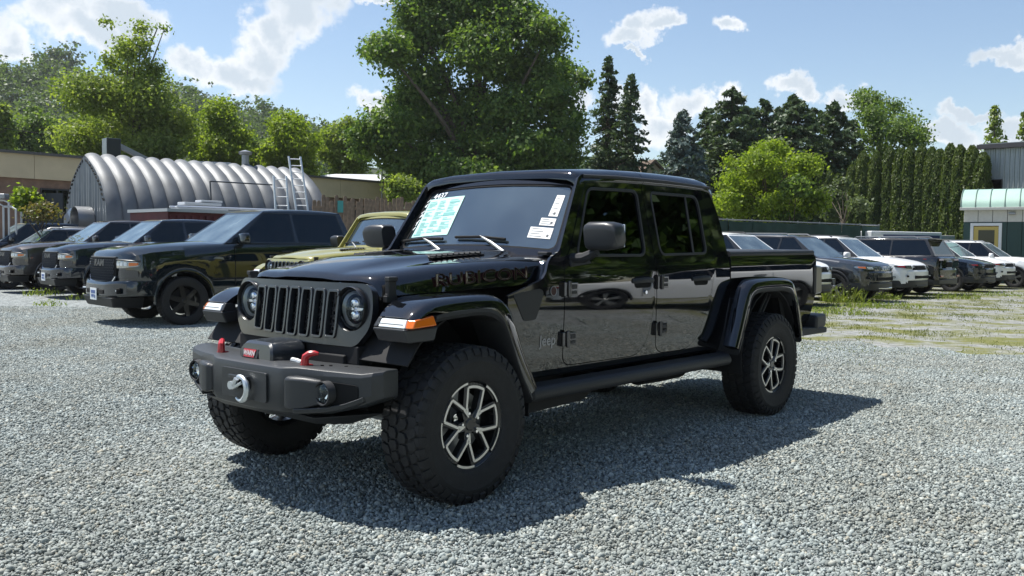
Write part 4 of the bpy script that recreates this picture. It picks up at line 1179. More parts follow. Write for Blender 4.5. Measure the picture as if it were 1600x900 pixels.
def road_wheel(parent, loc, s, r_, wd, face, spokes, twin=False, dark_back=True):
    w = empty('wheel', parent, loc, 0 if s > 0 else PI)
    rr = r_ * .665
    b = MB(); h = wd / 2
    b.lathe([(rr * .98, -h * .8), (r_ * .84, -h * 1.02), (r_ * .96, -h * .95), (r_, -h * .78), (r_, h * .78), (r_ * .96, h * .95), (r_ * .84, h * 1.02), (rr * .98, h * .8)], n=40)
    for k in range(46):
        a = 2 * PI * k / 46
        for yy in (-.55, 0, .55):
            c, s_ = math.cos(a + yy * .1), math.sin(a + yy * .1)
            b.box((r_ * 1.0 * c, yy * h, r_ * 1.0 * s_), (.014, h * .42, r_ * .085), Euler((0, -a - yy * .1, 0)).to_matrix())
    b.build('tyre', M_RUBBER, w, ang=35)
    b = MB(); b.lathe([(rr, h * .78), (rr * 1.03, h * .84), (rr * .95, h * .66), (rr * .88, 0), (rr * .9, -h * .8)], n=40); b.build('rim', face if not dark_back else M_RIMBLK, w)
    b = MB()
    for k in range(spokes):
        a = 2 * PI * k / spokes + .3
        for da in ((-.13, .13) if twin else (0,)):
            p0 = Vector((rr * .16 * math.cos(a), 0, rr * .16 * math.sin(a))); p1 = Vector((rr * .97 * math.cos(a + da), 0, rr * .97 * math.sin(a + da)))
            t = (p1 - p0).normalized(); n_ = Vector((-t.z, 0, t.x)); w0, w1 = (rr * .10, rr * .07) if twin else (rr * .17, rr * .13)
            q = [p0 + n_ * w0, p1 + n_ * w1, p1 - n_ * w1, p0 - n_ * w0]
            b.hexa([(v.x, h * .42, v.z) for v in q], [(v.x, h * .68, v.z) for v in q])
    b.build('spokes', face, w, bevel=.004)
    b = MB(); b.lathe([(.0001, h * .74), (rr * .14, h * .72), (rr * .22, h * .6), (rr * .22, h * .3)], n=16); b.build('hub_cap', face, w)
    b = MB(); b.lathe([(.0001, 0.0), (rr * .80, 0.0), (rr * .80, -.02)], n=24); b.build('brake_disc', M_DARK, w)
    return w

def loft_lower(T, P, sp):
    ax = [0, -sp['wb']]; ra = sp['ra']; hub = sp['hub']; sill = sp['sill']
    xs = set(np.linspace(sp['xr'], sp['xf'] - .1, 34).tolist() + [x for x in sp['extra']])
    for a in ax:
        for k in range(17): xs.add(a - ra * math.cos(PI * k / 16))
        xs.add(a - ra - .012); xs.add(a + ra + .012)
    xs = sorted(xs)
    def zb(x):
        z = interp(sp['zb'], x)
        for a in ax:
            if abs(x - a) < ra: z = max(z, hub + math.sqrt(max(0, ra * ra - (x - a) ** 2)))
        return z
    rings = []
    for x in xs:
        w, z0, zt, cr = interp(sp['w'], x), zb(x), interp(sp['zt'], x), interp(sp['cr'], x)
        tw = interp(sp['tw'], x)
        lev = [z0 + .006, max(z0 + .03, .62), max(z0 + .06, .80), max(z0 + .08, zt - .20), max(z0 + .10, zt - .075)]
        h = [(w * .78, z0), (w * .972, lev[0]), (w * .992, lev[1]), (w, lev[2]), (w * .992, lev[3]), (w * .972, lev[4]), (w * (tw + .055), zt - .018), (w * tw, zt), (w * .62, zt + cr * .55), (w * .46, zt + cr), (w * .2, zt + cr * .9), (0, zt + cr * .9)]
        full = [(-y, z) for y, z in h] + [(y, z) for y, z in h[-2::-1]]
        rings.append([(x - .06 * (abs(y) / w) ** 3 * (1 if x > sp['xf'] - .35 else 0), y, z) for y, z in full])
    MB().loft(rings, close_u=True, cap=True).build('body', P, T, ang=48)
    for a in ax:
        for s in (1, -1):
            rg = []
            for k in range(11):
                t = PI * k / 10
                rg.append([(a + (ra - .012) * math.cos(t), s * y, hub + (ra - .012) * math.sin(t)) for y in (sp['hw'] * .55, sp['hw'] * .985)])
            MB().loft(rg, close_u=False, cap=False).build('wheel_well', M_GAP, T, solid=.008)
            # flare lip
            rg = []
            for k in range(19):
                t = R(-6) + R(192) * k / 18
                rg.append([(a + r_ * math.cos(t), s * y, hub + r_ * math.sin(t)) for r_, y in ((ra - .012, sp['hw'] * .97), (ra - .008, sp['hw'] + .004), (ra + .018, sp['hw'] + .007), (ra + .038, sp['hw'] - .004))])
            MB().loft(rg, close_u=False, cap=False).build('arch_lip', sp.get('lip', P), T, ang=50)
    b = MB(); b.box(((sp['xf'] + sp['xr']) / 2, 0, sp['sill'] + .02), (sp['xf'] - sp['xr'] - .5, sp['hw'] * 1.3, .12)); b.build('underbody', M_DARK, T)

def greenhouse(T, P, c):
    """cabin: base and roof rectangles with glass panels set 3 mm proud of the painted shell"""
    def ring(z, x0, x1, w): return (x0, x1, w, z)
    B = [(c['xb0'], c['wb0'], c['zb0']), (c['xb1'], c['wb1'], c['zb1'])]; Tt = [(c['xt0'], c['wt0'], c['zt0']), (c['xt1'], c['wt1'], c['zt1'])]
    xm = (c['xt0'] + c['xt1']) / 2
    n = 9
    # roof as a crowned loft; body of pillars as hexa
    mb = MB()
    lo = [(B[0][0], -B[0][1], B[0][2]), (B[0][0], B[0][1], B[0][2]), (B[1][0], B[1][1], B[1][2]), (B[1][0], -B[1][1], B[1][2])]
    hi = [(Tt[0][0], -Tt[0][1], Tt[0][2]), (Tt[0][0], Tt[0][1], Tt[0][2]), (Tt[1][0], Tt[1][1], Tt[1][2]), (Tt[1][0], -Tt[1][1], Tt[1][2])]
    rings = []
    for k in range(n):
        t = k / (n - 1); x = lerp(Tt[0][0], Tt[1][0], t); w = lerp(Tt[0][1], Tt[1][1], t); z = lerp(Tt[0][2], Tt[1][2], t) + c.get('crown', .04) * (1 - (2 * t - 1) ** 2)
        rings.append([(x, y * w, z - .045 + dz) for y, dz in ((-1.0, 0), (-.97, .03), (-.88, .05), (-.5, .066), (0, .072), (.5, .066), (.88, .05), (.97, .03), (1.0, 0))] + [(x, .9 * w, z - .055), (x, -.9 * w, z - .055)])
    MB().loft(rings).build('roof', c.get('roofmat', P), T, ang=50)
    def face(q, u, v):
        a = Vector(q[0]).lerp(Vector(q[1]), u); b_ = Vector(q[3]).lerp(Vector(q[2]), u)
        return a.lerp(b_, v)
    def panel(name, q, uv, mat, par, off, th=.012, rad=.06):
        n_ = (Vector(q[1]) - Vector(q[0])).cross(Vector(q[3]) - Vector(q[0])).normalized()
        L0 = ((Vector(q[1]) - Vector(q[0])).length, (Vector(q[3]) - Vector(q[0])).length)
        pts = roundpoly([(u * L0[0], v * L0[1]) for u, v in uv], rad, 4)
        return sheet(name, pts, [], lambda a, b_: tuple(face(q, a / L0[0], b_ / L0[1]) + n_ * off), mat, par, (), th, 0)
    # faces (counter-clockwise seen from outside)
    ws = [lo[0], lo[1], hi[1], hi[0]]
    rw = [lo[2], lo[3], hi[3], hi[2]]
    L_ = [lo[1], lo[2], hi[2], hi[1]]; R_ = [lo[3], lo[0], hi[0], hi[3]]
    def frame(name, q, holes, mat):
        n_ = (Vector(q[1]) - Vector(q[0])).cross(Vector(q[3]) - Vector(q[0])).normalized()
        L0 = ((Vector(q[1]) - Vector(q[0])).length, (Vector(q[3]) - Vector(q[0])).length)
        hs = [roundpoly([(u * L0[0], v * L0[1]) for u, v in h], .05, 4) for h in holes]
        return sheet(name, [(0, 0), (L0[0], 0), (L0[0], L0[1]), (0, L0[1])], hs, lambda a, b_: tuple(face(q, a / L0[0], b_ / L0[1])), mat, T, (), .03, .006)
    pm = c.get('pillar', P)
    wuv = [(.03, .02), (.97, .02), (.975, .95), (.025, .95)]
    frame('windscreen_surround', ws, [wuv], pm); panel('windscreen', ws, wuv, M_CARWIND, T, -.006)
    ruv = c.get('rear_uv', [(.10, .12), (.90, .12), (.88, .88), (.12, .88)])
    frame('rear_surround', rw, [ruv], pm); panel('rear_window', rw, ruv, M_CARGLASS, T, -.006)
    for q, fl in ((L_, False), (R_, True)):
        hs = []
        for (a, b_) in c['win']:
            u = [(a[0], .05), (b_[0], .05), (b_[1], c.get('wtop', .88)), (a[1], c.get('wtop', .88))]
            if fl: u = [(1 - p[0], p[1]) for p in u][::-1]
            hs.append(u)
        frame('cabin_side', q, hs, c.get('sidemat', pm))
        for h in hs: panel('side_window', q, h, M_CARGLASS, T, -.006)
    # a little of the inside
    b = MB()
    b.box((B[0][0] - .25, 0, B[0][2] - .05), (.45, B[0][1] * 1.7, .12)); b.build('dashboard', M_INT, T, bevel=.03)
    for x in c['seats']:
        for s in (1, -1):
            b = MB(); b.box((x, s * .38, B[0][2] + .02), (.14, .48, .45), (0, R(-12), 0)); b.box((x - .06, s * .38, B[0][2] + .33), (.09, .26, .16)); b.build('seat', M_INT, T, bevel=.03)
    b = MB(); a = np.linspace(0, 2 * PI, 15)[:-1]; b.tube([(B[0][0] - .52 + .05 * math.sin(t), .38 + .18 * math.cos(t), B[0][2] + .04 + .17 * math.sin(t)) for t in a], .014, 5, closed=True); b.build('steering_wheel', M_INT, T)

def plan_block(T, name, mat, half, xb, z0, z1, ins=((0, .03), (.12, 0), (.85, 0), (1, .03)), bevel=.01):
    """bumper-like block: half = [(y, x)] along the front, xb the back"""
    plan = [(x, y) for y, x in half] + [(xb, half[-1][0]), (xb, 0)]
    full = plan + [(x, -y) for x, y in plan[::-1] if y > 0]
    d = 1 if half[0][1] > xb else -1
    rings = [[((x - d * i if abs(x - xb) > .01 else x), y, lerp(z0(abs(y)) if callable(z0) else z0, z1(abs(y)) if callable(z1) else z1, t)) for x, y in full] for t, i in ins]
    return MB().loft(rings).build(name, mat, T, bevel=bevel, ang=28)

def mirrors(T, P, x, y, z):
    for s in (1, -1):
        rings = []
        for yy, g in ((y, .02), (y + .03, 0), (y + .20, 0), (y + .235, .03)):
            sec = roundpoly([(x + .07 - g, z - .08 + g), (x + .05 - g, z + .09 - g), (x - .07 + g, z + .10 - g), (x - .09 + g, z - .09 + g)], .04, 4)
            rings.append([(a, s * yy, b) for a, b in sec])
        m = MB().loft(rings).build('mirror', P, T, ang=50)
        b = MB(); b.tube([(x, s * (y - .10), z - .06), (x, s * (y + .05), z - .03)], .03, 6); b.build('mirror_arm', M_TRIM, m)

def shut_lines(T, sp, xs, zlo, zhi, handles):
    for s in (1, -1):
        for x in xs:
            b = MB(); w = sp['hw']
            pts = [(x, s * (interp(sp['w'], x) * f + .002), z) for f, z in ((.990, zlo), (1.0, .82), (.994, zhi - .2), (.975, zhi - .07))]
            b.tube(pts, .006, 4); b.build('shut_line', M_GAP, T)
        for x in handles:
            b = MB(); b.box((x, s * (interp(sp['w'], x) * .985 + .012), zhi - .13), (.20, .03, .032)); b.build('door_handle', sp.get('hmat', M_TRIM), T, bevel=.012)

def make_pickup(P, label, group, plate=True):
    T = empty('parked_pickup'); tag(T, label, 'pickup truck', group)
    sp = dict(wb=3.67, ra=.475, hub=.41, sill=.50, hw=.985, xf=.985, xr=-4.93, extra=[.985, .975, .955, .92, .87, .80, .70, -4.90, -4.86],
              w=[(-4.93, .93), (-4.88, .965), (-4.6, .985), (.45, .985), (.70, .97), (.80, .945), (.87, .90), (.92, .84), (.96, .76), (.985, .64)],
              zb=[(-4.93, .60), (-4.4, .56), (-3.0, .50), (-.6, .50), (.55, .52), (.985, .60)],
              zt=[(-4.93, 1.385), (-4.86, 1.40), (-3.27, 1.40), (-3.25, 1.36), (-3.2, 1.36), (-.78, 1.335), (-.4, 1.32), (.2, 1.285), (.6, 1.245), (.80, 1.21), (.90, 1.18), (.955, 1.14), (.985, 1.085)],
              cr=[(-4.9, .0), (-.82, 0), (-.78, .03), (-.5, .05), (.3, .05), (.7, .035), (.9, .01), (.985, 0)],
              tw=[(-4.9, .93), (-3.27, .93), (-3.2, .90), (-.85, .90), (-.6, .86), (.5, .80), (.985, .74)], lip=P)
    loft_lower(T, P, sp)
    greenhouse(T, P, dict(xb0=-.70, wb0=.90, zb0=1.335, xb1=-3.22, wb1=.91, zb1=1.35, xt0=-1.50, wt0=.715, zt0=1.905, xt1=-3.02, wt1=.72, zt1=1.915, crown=.035,
                          win=[((.075, .03), (.52, .35)), ((.55, .375), (.945, .94))], seats=(-2.0, -2.85), wtop=.93, sidemat=P))
    b = MB(); b.box((-4.05, 0, 1.385), (1.62, 1.76, .03)); b.build('bed_cover', M_TRIM, T, bevel=.01)
    shut_lines(T, sp, (-.86, -2.02, -3.12, -3.235), .56, 1.335, (-1.82, -2.92))
    mirrors(T, P, -.98, .93, 1.42)
    # grille: surround, honeycomb and wide lettering
    gz0, gz1 = .705, 1.085
    def gq(y, z): return (1.008 - .066 * abs(y / .64) ** 3 - .12 * max(0, z - .98), y, z)
    go = roundpoly([(-.50, gz0), (.50, gz0), (.60, .80), (.585, gz1), (-.585, gz1), (-.60, .80)], .04, 4)
    g = sheet('grille', go, [], gq, M_GAP, T, (.95,), .03, 0, cuts=(-.3, -.1, .1, .3))
    hb = MB()
    for j in range(8):
        for i in range(-9, 10):
            y = i * .062 + (.031 if j % 2 else 0); z = gz0 + .035 + j * .042
            if abs(y) > .555: continue
            c = gq(y, z)
            hb.lathe([(.0235, .006), (.029, .018), (.033, .006)], c, 'x', 6)
    hb.build('grille_mesh', M_GUN, g)
    b = MB(); b.tube([(1.018 - .066 * abs(y / .64) ** 3, y, gz0 - .004 + (0 if abs(y) < .51 else .09)) for y in (-.60, -.50, -.2, 0, .2, .50, .60)], .016, 6); b.build('grille_lower_trim', M_CHROME, g)
    b = MB(); b.tube([(1.0 - .066 * abs(y / .64) ** 3, y, gz1 + .008) for y in (-.585, -.3, 0, .3, .585)], .013, 6); b.build('grille_upper_trim', M_TRIM, g)
    text_mesh('grille_lettering', 'RAM', .15, M_TRIM, g, lambda u, v: (gq(u, 1.0 + v)[0] + .022, u, 1.0 + v), bold=.006, xs=1.5)
    NT = [(0, .985), (.4, .970), (.5, .956), (.64, .925), (.76, .90), (.84, .86), (.90, .81), (.945, .74), (.97, .64), (.985, .5)]
    def on_nose(s, off): return lambda y, z: (interp(NT, y) + off - .25 * max(0, z - 1.02), s * y, z)
    NC = (.64, .7, .76, .84, .90, .945)
    for s in (1, -1):
        hl = sheet('headlight', roundpoly([(.605, .925), (.80, .93), (.955, .955), (.965, 1.025), (.80, 1.04), (.60, 1.045)], .018, 3), [], on_nose(s, .018), M_LAMPBOWL, T, (), .03, .003, flip=s < 0, cuts=NC)
        for y0, y1 in ((.62, .69), (.705, .775), (.79, .85)):
            sheet('lamp_module', roundpoly([(y0, .965), (y1, .965), (y1, 1.015), (y0, 1.015)], .012, 3), [], on_nose(s, .026), M_DRL, hl, (), .008, 0, flip=s < 0, cuts=NC)
        sheet('amber_marker', roundpoly([(.875, .962), (.95, .972), (.955, 1.012), (.875, 1.018)], .012, 3), [], on_nose(s, .028), M_AMBER, hl, (), .008, 0, flip=s < 0, cuts=NC)
        b = MB(); b.tube([(interp(NT, y) + .02, s * y, z) for y, z in ((.60, 1.062), (.7, 1.058), (.86, 1.05), (.96, 1.038))], .011, 5); b.build('lamp_brow', M_TRIM, hl)
        sheet('cheek_panel', roundpoly([(.63, .76), (.95, .77), (.955, .90), (.64, .895)], .04, 3), [], on_nose(s, .010), P, T, (), .012, .004, flip=s < 0, cuts=NC)
    half = [(0, 1.09), (.40, 1.085), (.55, 1.06), (.75, 1.0), (.90, .90), (.97, .77), (.985, .62)]
    bp = plan_block(T, 'front_bumper', P, half, .45, lambda y: .44 + .05 * (y / .98) ** 2, lambda y: .70 + .03 * min(1, max(0, (y - .45) * 6)))
    b = MB(); b.hexa([(1.02, -.62, .30), (1.02, .62, .30), (.55, .62, .28), (.55, -.62, .28)], [(1.075, -.70, .46), (1.075, .70, .46), (.55, .7, .46), (.55, -.7, .46)]); b.build('air_dam', M_TRIM, bp, bevel=.02)
    b = MB(); b.box((1.088, 0, .545), (.02, .80, .07)); b.build('bumper_slot', M_GAP, bp, bevel=.01)
    for s in (1, -1):
        b = MB(); b.box((.975, s * .74, .57), (.06, .20, .09), (0, 0, -s * R(20))); f = b.build('fog_pocket', M_GAP, bp, bevel=.02)
        b = MB(); b.box((.992, s * .745, .575), (.05, .13, .028), (0, 0, -s * R(20))); b.build('fog_lamp', M_DRL, f, bevel=.008)
    if plate:
        b = MB(); b.box((1.108, -.02, .50), (.01, .30, .19)); p = b.build('paper_plate', M_PLATE, bp)
        b = MB(); b.box((1.115, -.02, .535), (.003, .20, .05)); b.box((1.115, -.05, .47), (.003, .12, .04)); b.box((1.115, .06, .46), (.003, .05, .05)); b.build('plate_print', M_PLATEBLUE, p)
    for s in (1, -1):
        b = MB(); b.hexa([(-.66, s * .984, 1.065), (-.66, s * .996, 1.065), (-.47, s * .996, 1.085), (-.47, s * .984, 1.085)], [(-.64, s * .98, 1.105), (-.64, s * .994, 1.105), (-.52, s * .994, 1.115), (-.52, s * .98, 1.115)]); b.build('fender_badge', M_GREY, T, bevel=.003)
    b = MB(); b.hexa([(-4.9, -.9, .52), (-4.9, .9, .52), (-5.06, .85, .54), (-5.06, -.85, .54)], [(-4.9, -.9, .70), (-4.9, .9, .70), (-5.08, .85, .68), (-5.08, -.85, .68)]); b.build('rear_bumper', M_TRIM, T, bevel=.02)
    w0_ = road_wheel(T, (0, .86, .392), 1, .395, .275, M_RIMBLK, 6)
    for x, s in ((0, -1), (-3.67, 1), (-3.67, -1)):
        c = copy_tree(w0_, T); c.location = (x, s * .86, .392); c.rotation_euler = (0, x, 0 if s > 0 else PI)
    return T

def make_suv(P, label, group, three_row=False, black_low=True, chrome=True, rimmat=None):
    T = empty('parked_suv'); tag(T, label, 'suv', group)
    wb = 3.09 if three_row else 2.92
    xr = -wb - (1.12 if three_row else .98)
    low = M_TRIM
    sp = dict(wb=wb, ra=.415, hub=.375, sill=.40, hw=.955, xf=.90, xr=xr, extra=[.90, .885, .86, .82, .75, .65, xr + .03, xr + .08],
              w=[(xr, .86), (xr + .04, .90), (xr + .15, .935), (xr + .5, .955), (.3, .955), (.55, .94), (.70, .90), (.80, .85), (.87, .78), (.90, .72)],
              zb=[(xr, .46), (xr + .5, .40), (.5, .38), (.90, .42)],
              zt=[(xr, 1.12), (xr + .10, 1.19), (xr + .4, 1.20), (-.6, 1.145), (-.2, 1.125), (.3, 1.075), (.6, 1.03), (.78, .98), (.86, .93), (.90, .88)],
              cr=[(xr, 0), (-.62, 0), (-.55, .02), (0, .035), (.6, .02), (.9, 0)],
              tw=[(xr, .88), (-.7, .90), (-.4, .86), (.5, .80), (.9, .72)], lip=P if not black_low else low)
    loft_lower(T, P, sp)
    ns = 3 if three_row else 2
    x1b, x1t = xr + .10, xr + (.42 if three_row else .62)
    if three_row: win = [((.075, .03), (.335, .175)), ((.355, .20), (.61, .575)), ((.625, .595), (.975, .965))]
    else: win = [((.075, .03), (.35, .195)), ((.37, .22), (.63, .655)), ((.65, .685), (.955, .955))]
    greenhouse(T, P, dict(xb0=-.52, wb0=.87, zb0=1.15, xb1=x1b, wb1=.86, zb1=1.19, xt0=-1.28, wt0=.665, zt0=1.70, xt1=x1t, wt1=.66, zt1=1.71, crown=.05,
                          win=win, seats=(-1.75, -2.6), wtop=.92, sidemat=M_RIMBLK, rear_uv=[(.08, .10), (.92, .10), (.90, .86), (.10, .86)]))
    for s in (1, -1):
        b = MB(); b.tube([(-1.45, s * .60, 1.72), (-1.55, s * .61, 1.775), (x1t + .4, s * .61, 1.785), (x1t + .3, s * .60, 1.735)], .016, 6); b.build('roof_rail', M_TRIM if not chrome else M_GREY, T)
    shut_lines(T, sp, (-.60, -1.70, -2.66), .48, 1.15, (-1.52, -2.46))
    mirrors(T, P, -.78, .90, 1.19)
    # grille with seven openings
    g = sheet('grille', roundpoly([(-.50, .795), (.50, .795), (.54, .93), (-.54, .93)], .03, 4), [], lambda y, z: (.922 - .055 * (y / .5) ** 2 - .45 * max(0, z - .87), y, z), M_GAP if not chrome else M_RIMBLK, T, (.87,), .02, 0, cuts=(-.3, -.1, .1, .3))
    for k in range(7):
        y = (k - 3) * .136
        o = roundpoly([(y - .056, .805), (y + .056, .805), (y + .058, .918), (y - .058, .918)], .02, 4)
        sheet('slot_frame', o, [offset_poly(o, -.013)], lambda a, z: (.934 - .055 * (a / .5) ** 2 - .45 * max(0, z - .87), a, z), M_CHROME if chrome else M_TRIM, g, (.87,), .012, 0)
    NT = [(0, .90), (.5, .882), (.65, .858), (.72, .84), (.78, .81), (.85, .74), (.90, .64), (.94, .49), (.955, .3)]
    def on_nose(s, off): return lambda y, z: (interp(NT, y) + off - .45 * max(0, z - .87), s * y, z)
    NC = (.6, .65, .72, .78, .85, .90)
    for s in (1, -1):
        hl = sheet('headlight', roundpoly([(.555, .835), (.75, .845), (.925, .875), (.93, .925), (.75, .93), (.555, .932)], .018, 3), [], on_nose(s, .022), M_LAMPBOWL if chrome else M_TRIM, T, (.87,), .03, .003, flip=s < 0, cuts=NC)
        for y0, y1 in ((.585, .67), (.69, .775)):
            sheet('lamp_module', roundpoly([(y0, .862), (y1, .866), (y1, .912), (y0, .912)], .015, 3), [], on_nose(s, .030), M_DRL if chrome else M_LAMPBOWL, hl, (.87,), .008, 0, flip=s < 0, cuts=NC)
        sheet('amber_marker', roundpoly([(.81, .868), (.905, .884), (.91, .918), (.81, .918)], .012, 3), [], on_nose(s, .032), M_AMBER if chrome else M_REDLENS, hl, (.87,), .008, 0, flip=s < 0, cuts=NC)
    half = [(0, .975), (.35, .965), (.55, .93), (.75, .83), (.88, .68), (.945, .50)]
    bp = plan_block(T, 'front_bumper', P, half, .35, lambda y: .50, lambda y: .80)
    lo_ = plan_block(T, 'lower_valance', low, [(y, x - .01) for y, x in half], .35, .30, .515)
    b = MB(); b.box((.962, 0, .60), (.03, .95, .09)); b.build('intake', M_GAP, bp, bevel=.02)
    for s in (1, -1):
        b = MB(); b.box((.845, s * .72, .63), (.05, .20, .055), (0, 0, -s * R(33))); f = b.build('fog_pocket', M_GAP, bp, bevel=.015)
        b = MB(); b.box((.862, s * .725, .632), (.04, .13, .02), (0, 0, -s * R(33))); b.build('fog_lamp', M_DRL, f, bevel=.006)
    b = MB(); b.tube([(.97, -.40, .36), (.985, 0, .35), (.97, .40, .36)], .018, 6); b.build('valance_trim', M_CHROME if chrome else M_TRIM, lo_)
    # tail: lamps, hatch furniture, bumper
    for s in (1, -1):
        b = MB(); b.hexa([(xr - .012, s * .42, 1.055), (xr - .012, s * .80, 1.055), (xr + .42, s * .955, 1.075), (xr + .42, s * .80, 1.075)], [(xr - .004, s * .42, 1.095), (xr - .004, s * .80, 1.105), (xr + .40, s * .955, 1.105), (xr + .40, s * .80, 1.105)]); b.build('tail_lamp', M_REDLENS, T, bevel=.008)
        b = MB(); b.box((xr - .052, s * .66, .58), (.02, .22, .05)); b.build('reflector', M_REDLENS, T, bevel=.006)
    b = MB(); b.box((xr - .012, 0, .93), (.03, .42, .16)); b.build('plate_recess', M_GAP, T, bevel=.02)
    b = MB(); b.box((xr - .004, 0, 1.075), (.02, .80, .018)); b.build('hatch_trim', M_GREY if chrome else M_TRIM, T)
    rb = plan_block(T, 'rear_bumper', P, [(0, xr - .06), (.5, xr - .055), (.75, xr - .02), (.90, xr + .10), (.95, xr + .30)], xr + .45, .48, .82)
    plan_block(T, 'rear_valance', low, [(0, xr - .05), (.5, xr - .045), (.75, xr - .01), (.90, xr + .11), (.95, xr + .30)], xr + .45, .32, .495)
    b = MB(); p = (x1t - .10, 0, 1.70); b.box(p, (.28, 1.15, .03)); b.build('roof_spoiler', P, T, bevel=.012)
    w0_ = road_wheel(T, (0, .82, .375), 1, .378, .26, rimmat or M_RIMSIL, 5, True)
    for x, s in ((0, -1), (-wb, 1), (-wb, -1)):
        c = copy_tree(w0_, T); c.location = (x, s * .82, .375); c.rotation_euler = (0, x, 0 if s > 0 else PI)
    return T

def place(o, x, y, deg):
    o.location = (x, y, 0); o.rotation_euler = (0, 0, R(deg)); return o

P_TEALBLK = paint('dark_teal_black_paint', (.006, .011, .015))
P_NAVY = paint('midnight_paint', (.008, .013, .022))
P_BROWN = paint('granite_brown_paint', (.045, .040, .038), metal=.3)
P_SILVER = paint('pale_silver_paint', (.45, .46, .47), metal=.5)
P_GREY = paint('dark_grey_paint', (.030, .033, .038), metal=.3)
P_WHITE = paint('white_paint', (.88, .89, .89), coat=.6)
P_BLK2 = paint('plain_black_paint', (.008, .008, .010))
P_OLIVE = paint('olive_paint', (.30, .275, .06))

gL, gR = 'pickups parked in the row before the corrugated hut', 'cars parked along the green fence'
place(make_pickup(P_TEALBLK, 'dark teal-black pickup with black wheels, nearest of the parked row, beside the corrugated hut', gL), -5.95, 15.55, 222)
place(make_pickup(P_NAVY, 'midnight blue pickup with paper plate, second in the row behind the nearest parked pickup', gL), -10.45, 22.75, 222)
place(make_pickup(P_BROWN, 'brownish grey pickup with paper plate parked beyond the midnight blue one', gL), -12.65, 24.75, 222)
place(make_suv(P_SILVER, 'pale silver vehicle with light roof pillar half out of frame in the pickup row', gL), -14.9, 26.6, 222)
place(make_pickup(P_NAVY, 'dark blue pickup behind the pale silver vehicle at the picture edge', gL, False), -17.0, 28.6, 222)
place(make_suv(P_GREY, 'grey vehicle whose windscreen corner shows at the far end of the pickup row', gL), -19.3, 30.5, 222)

olive = empty('parked_offroader'); tag(olive, 'olive green boxy off-road car parked directly behind the black pickup', 'off-road car')
build_offroader(olive, P_OLIVE, False)
place(olive, -2.84, 12.95, 222)
ow = road_wheel(olive, (0, .80, .40), 1, .40, .25, M_RIMBLK, 5)
for x, s in ((0, -1), (-2.95, 1), (-2.95, -1)):
    c = copy_tree(ow, olive); c.location = (x, s * .80, .40); c.rotation_euler = (0, 0, 0 if s > 0 else PI)

place(make_suv(P_WHITE, 'white car whose roof shows just above the black pickup bed', gR, chrome=False), 6.75, 22.6, -45)
place(make_suv(P_GREY, 'dark grey suv with chrome slotted grille standing in tall weeds', gR), 9.05, 24.55, -45)
place(make_suv(P_WHITE, 'white suv with black grille next to the dark grey suv', gR, chrome=False, rimmat=M_RIMBLK), 10.95, 26.65, -45)
place(make_suv(P_BLK2, 'black three-row suv parked tail outwards with red tail lamp strip', gR, three_row=True, black_low=False, rimmat=M_RIMBLK), 10.45, 31.15, 135)
place(make_suv(P_NAVY, 'dark blue suv nose outwards between the black suv and the white cars', gR, chrome=False, rimmat=M_RIMBLK), 15.3, 31.2, -45)
place(make_suv(P_WHITE, 'white suv with dark side window parked beyond the dark blue suv', gR, chrome=False), 17.5, 34.0, -45)
place(make_suv(P_WHITE, 'white suv with silver wheels at the picture edge near the green shed', gR), 19.6, 35.3, -42)

# the white suv across the lot, out of frame but mirrored in the black doors
place(make_suv(P_WHITE, 'white suv standing across the lot and mirrored in the black pickup doors', None, chrome=False), 10.4, 8.1, -77)
# ------------------------------------------------------------------ vegetation and buildings behind the lot
def PX(x, y, d):
    """a point d metres ahead whose bearing is that of the photograph's (x, y)"""
    return Vector(((x - 800) / FOCAL * d, d, CAM_H + (387 + .0105 * (x - 800) - y) / FOCAL * d))

def quads_mesh(name, V, mat):
    """V: (n, 4, 3) leaf quads"""
    n = len(V)
    me = bpy.data.meshes.new(name)
    me.vertices.add(n * 4); me.vertices.foreach_set('co', V.reshape(-1).astype(np.float32))
    me.loops.add(n * 4); me.loops.foreach_set('vertex_index', np.arange(n * 4, dtype=np.int32))
    me.polygons.add(n); me.polygons.foreach_set('loop_start', np.arange(0, n * 4, 4, dtype=np.int32)); me.polygons.foreach_set('loop_total', np.full(n, 4, np.int32))
    me.update(); me.materials.append(mat)
    return me

def leaf_quads(C, size, rng, out=None, flat=.0, aspect=.62):
    """rhombic leaves at C, facing roughly out"""
    n = len(C)
    nrm = rng.normal(size=(n, 3))
    if out is not None: nrm = nrm * .75 + out * .9
    nrm[:, 2] += flat
    nrm /= np.linalg.norm(nrm, axis=1)[:, None] + 1e-9
    t = rng.normal(size=(n, 3)); t -= nrm * (t * nrm).sum(1)[:, None]; t /= np.linalg.norm(t, axis=1)[:, None] + 1e-9
    b = np.cross(nrm, t)
    s = (size * rng.uniform(.6, 1.35, n))[:, None]
    return np.stack([C - t * s * .5, C + b * s * aspect * .5 - t * s * .05, C + t * s * .5, C - b * s * aspect * .5 - t * s * .05], 1)

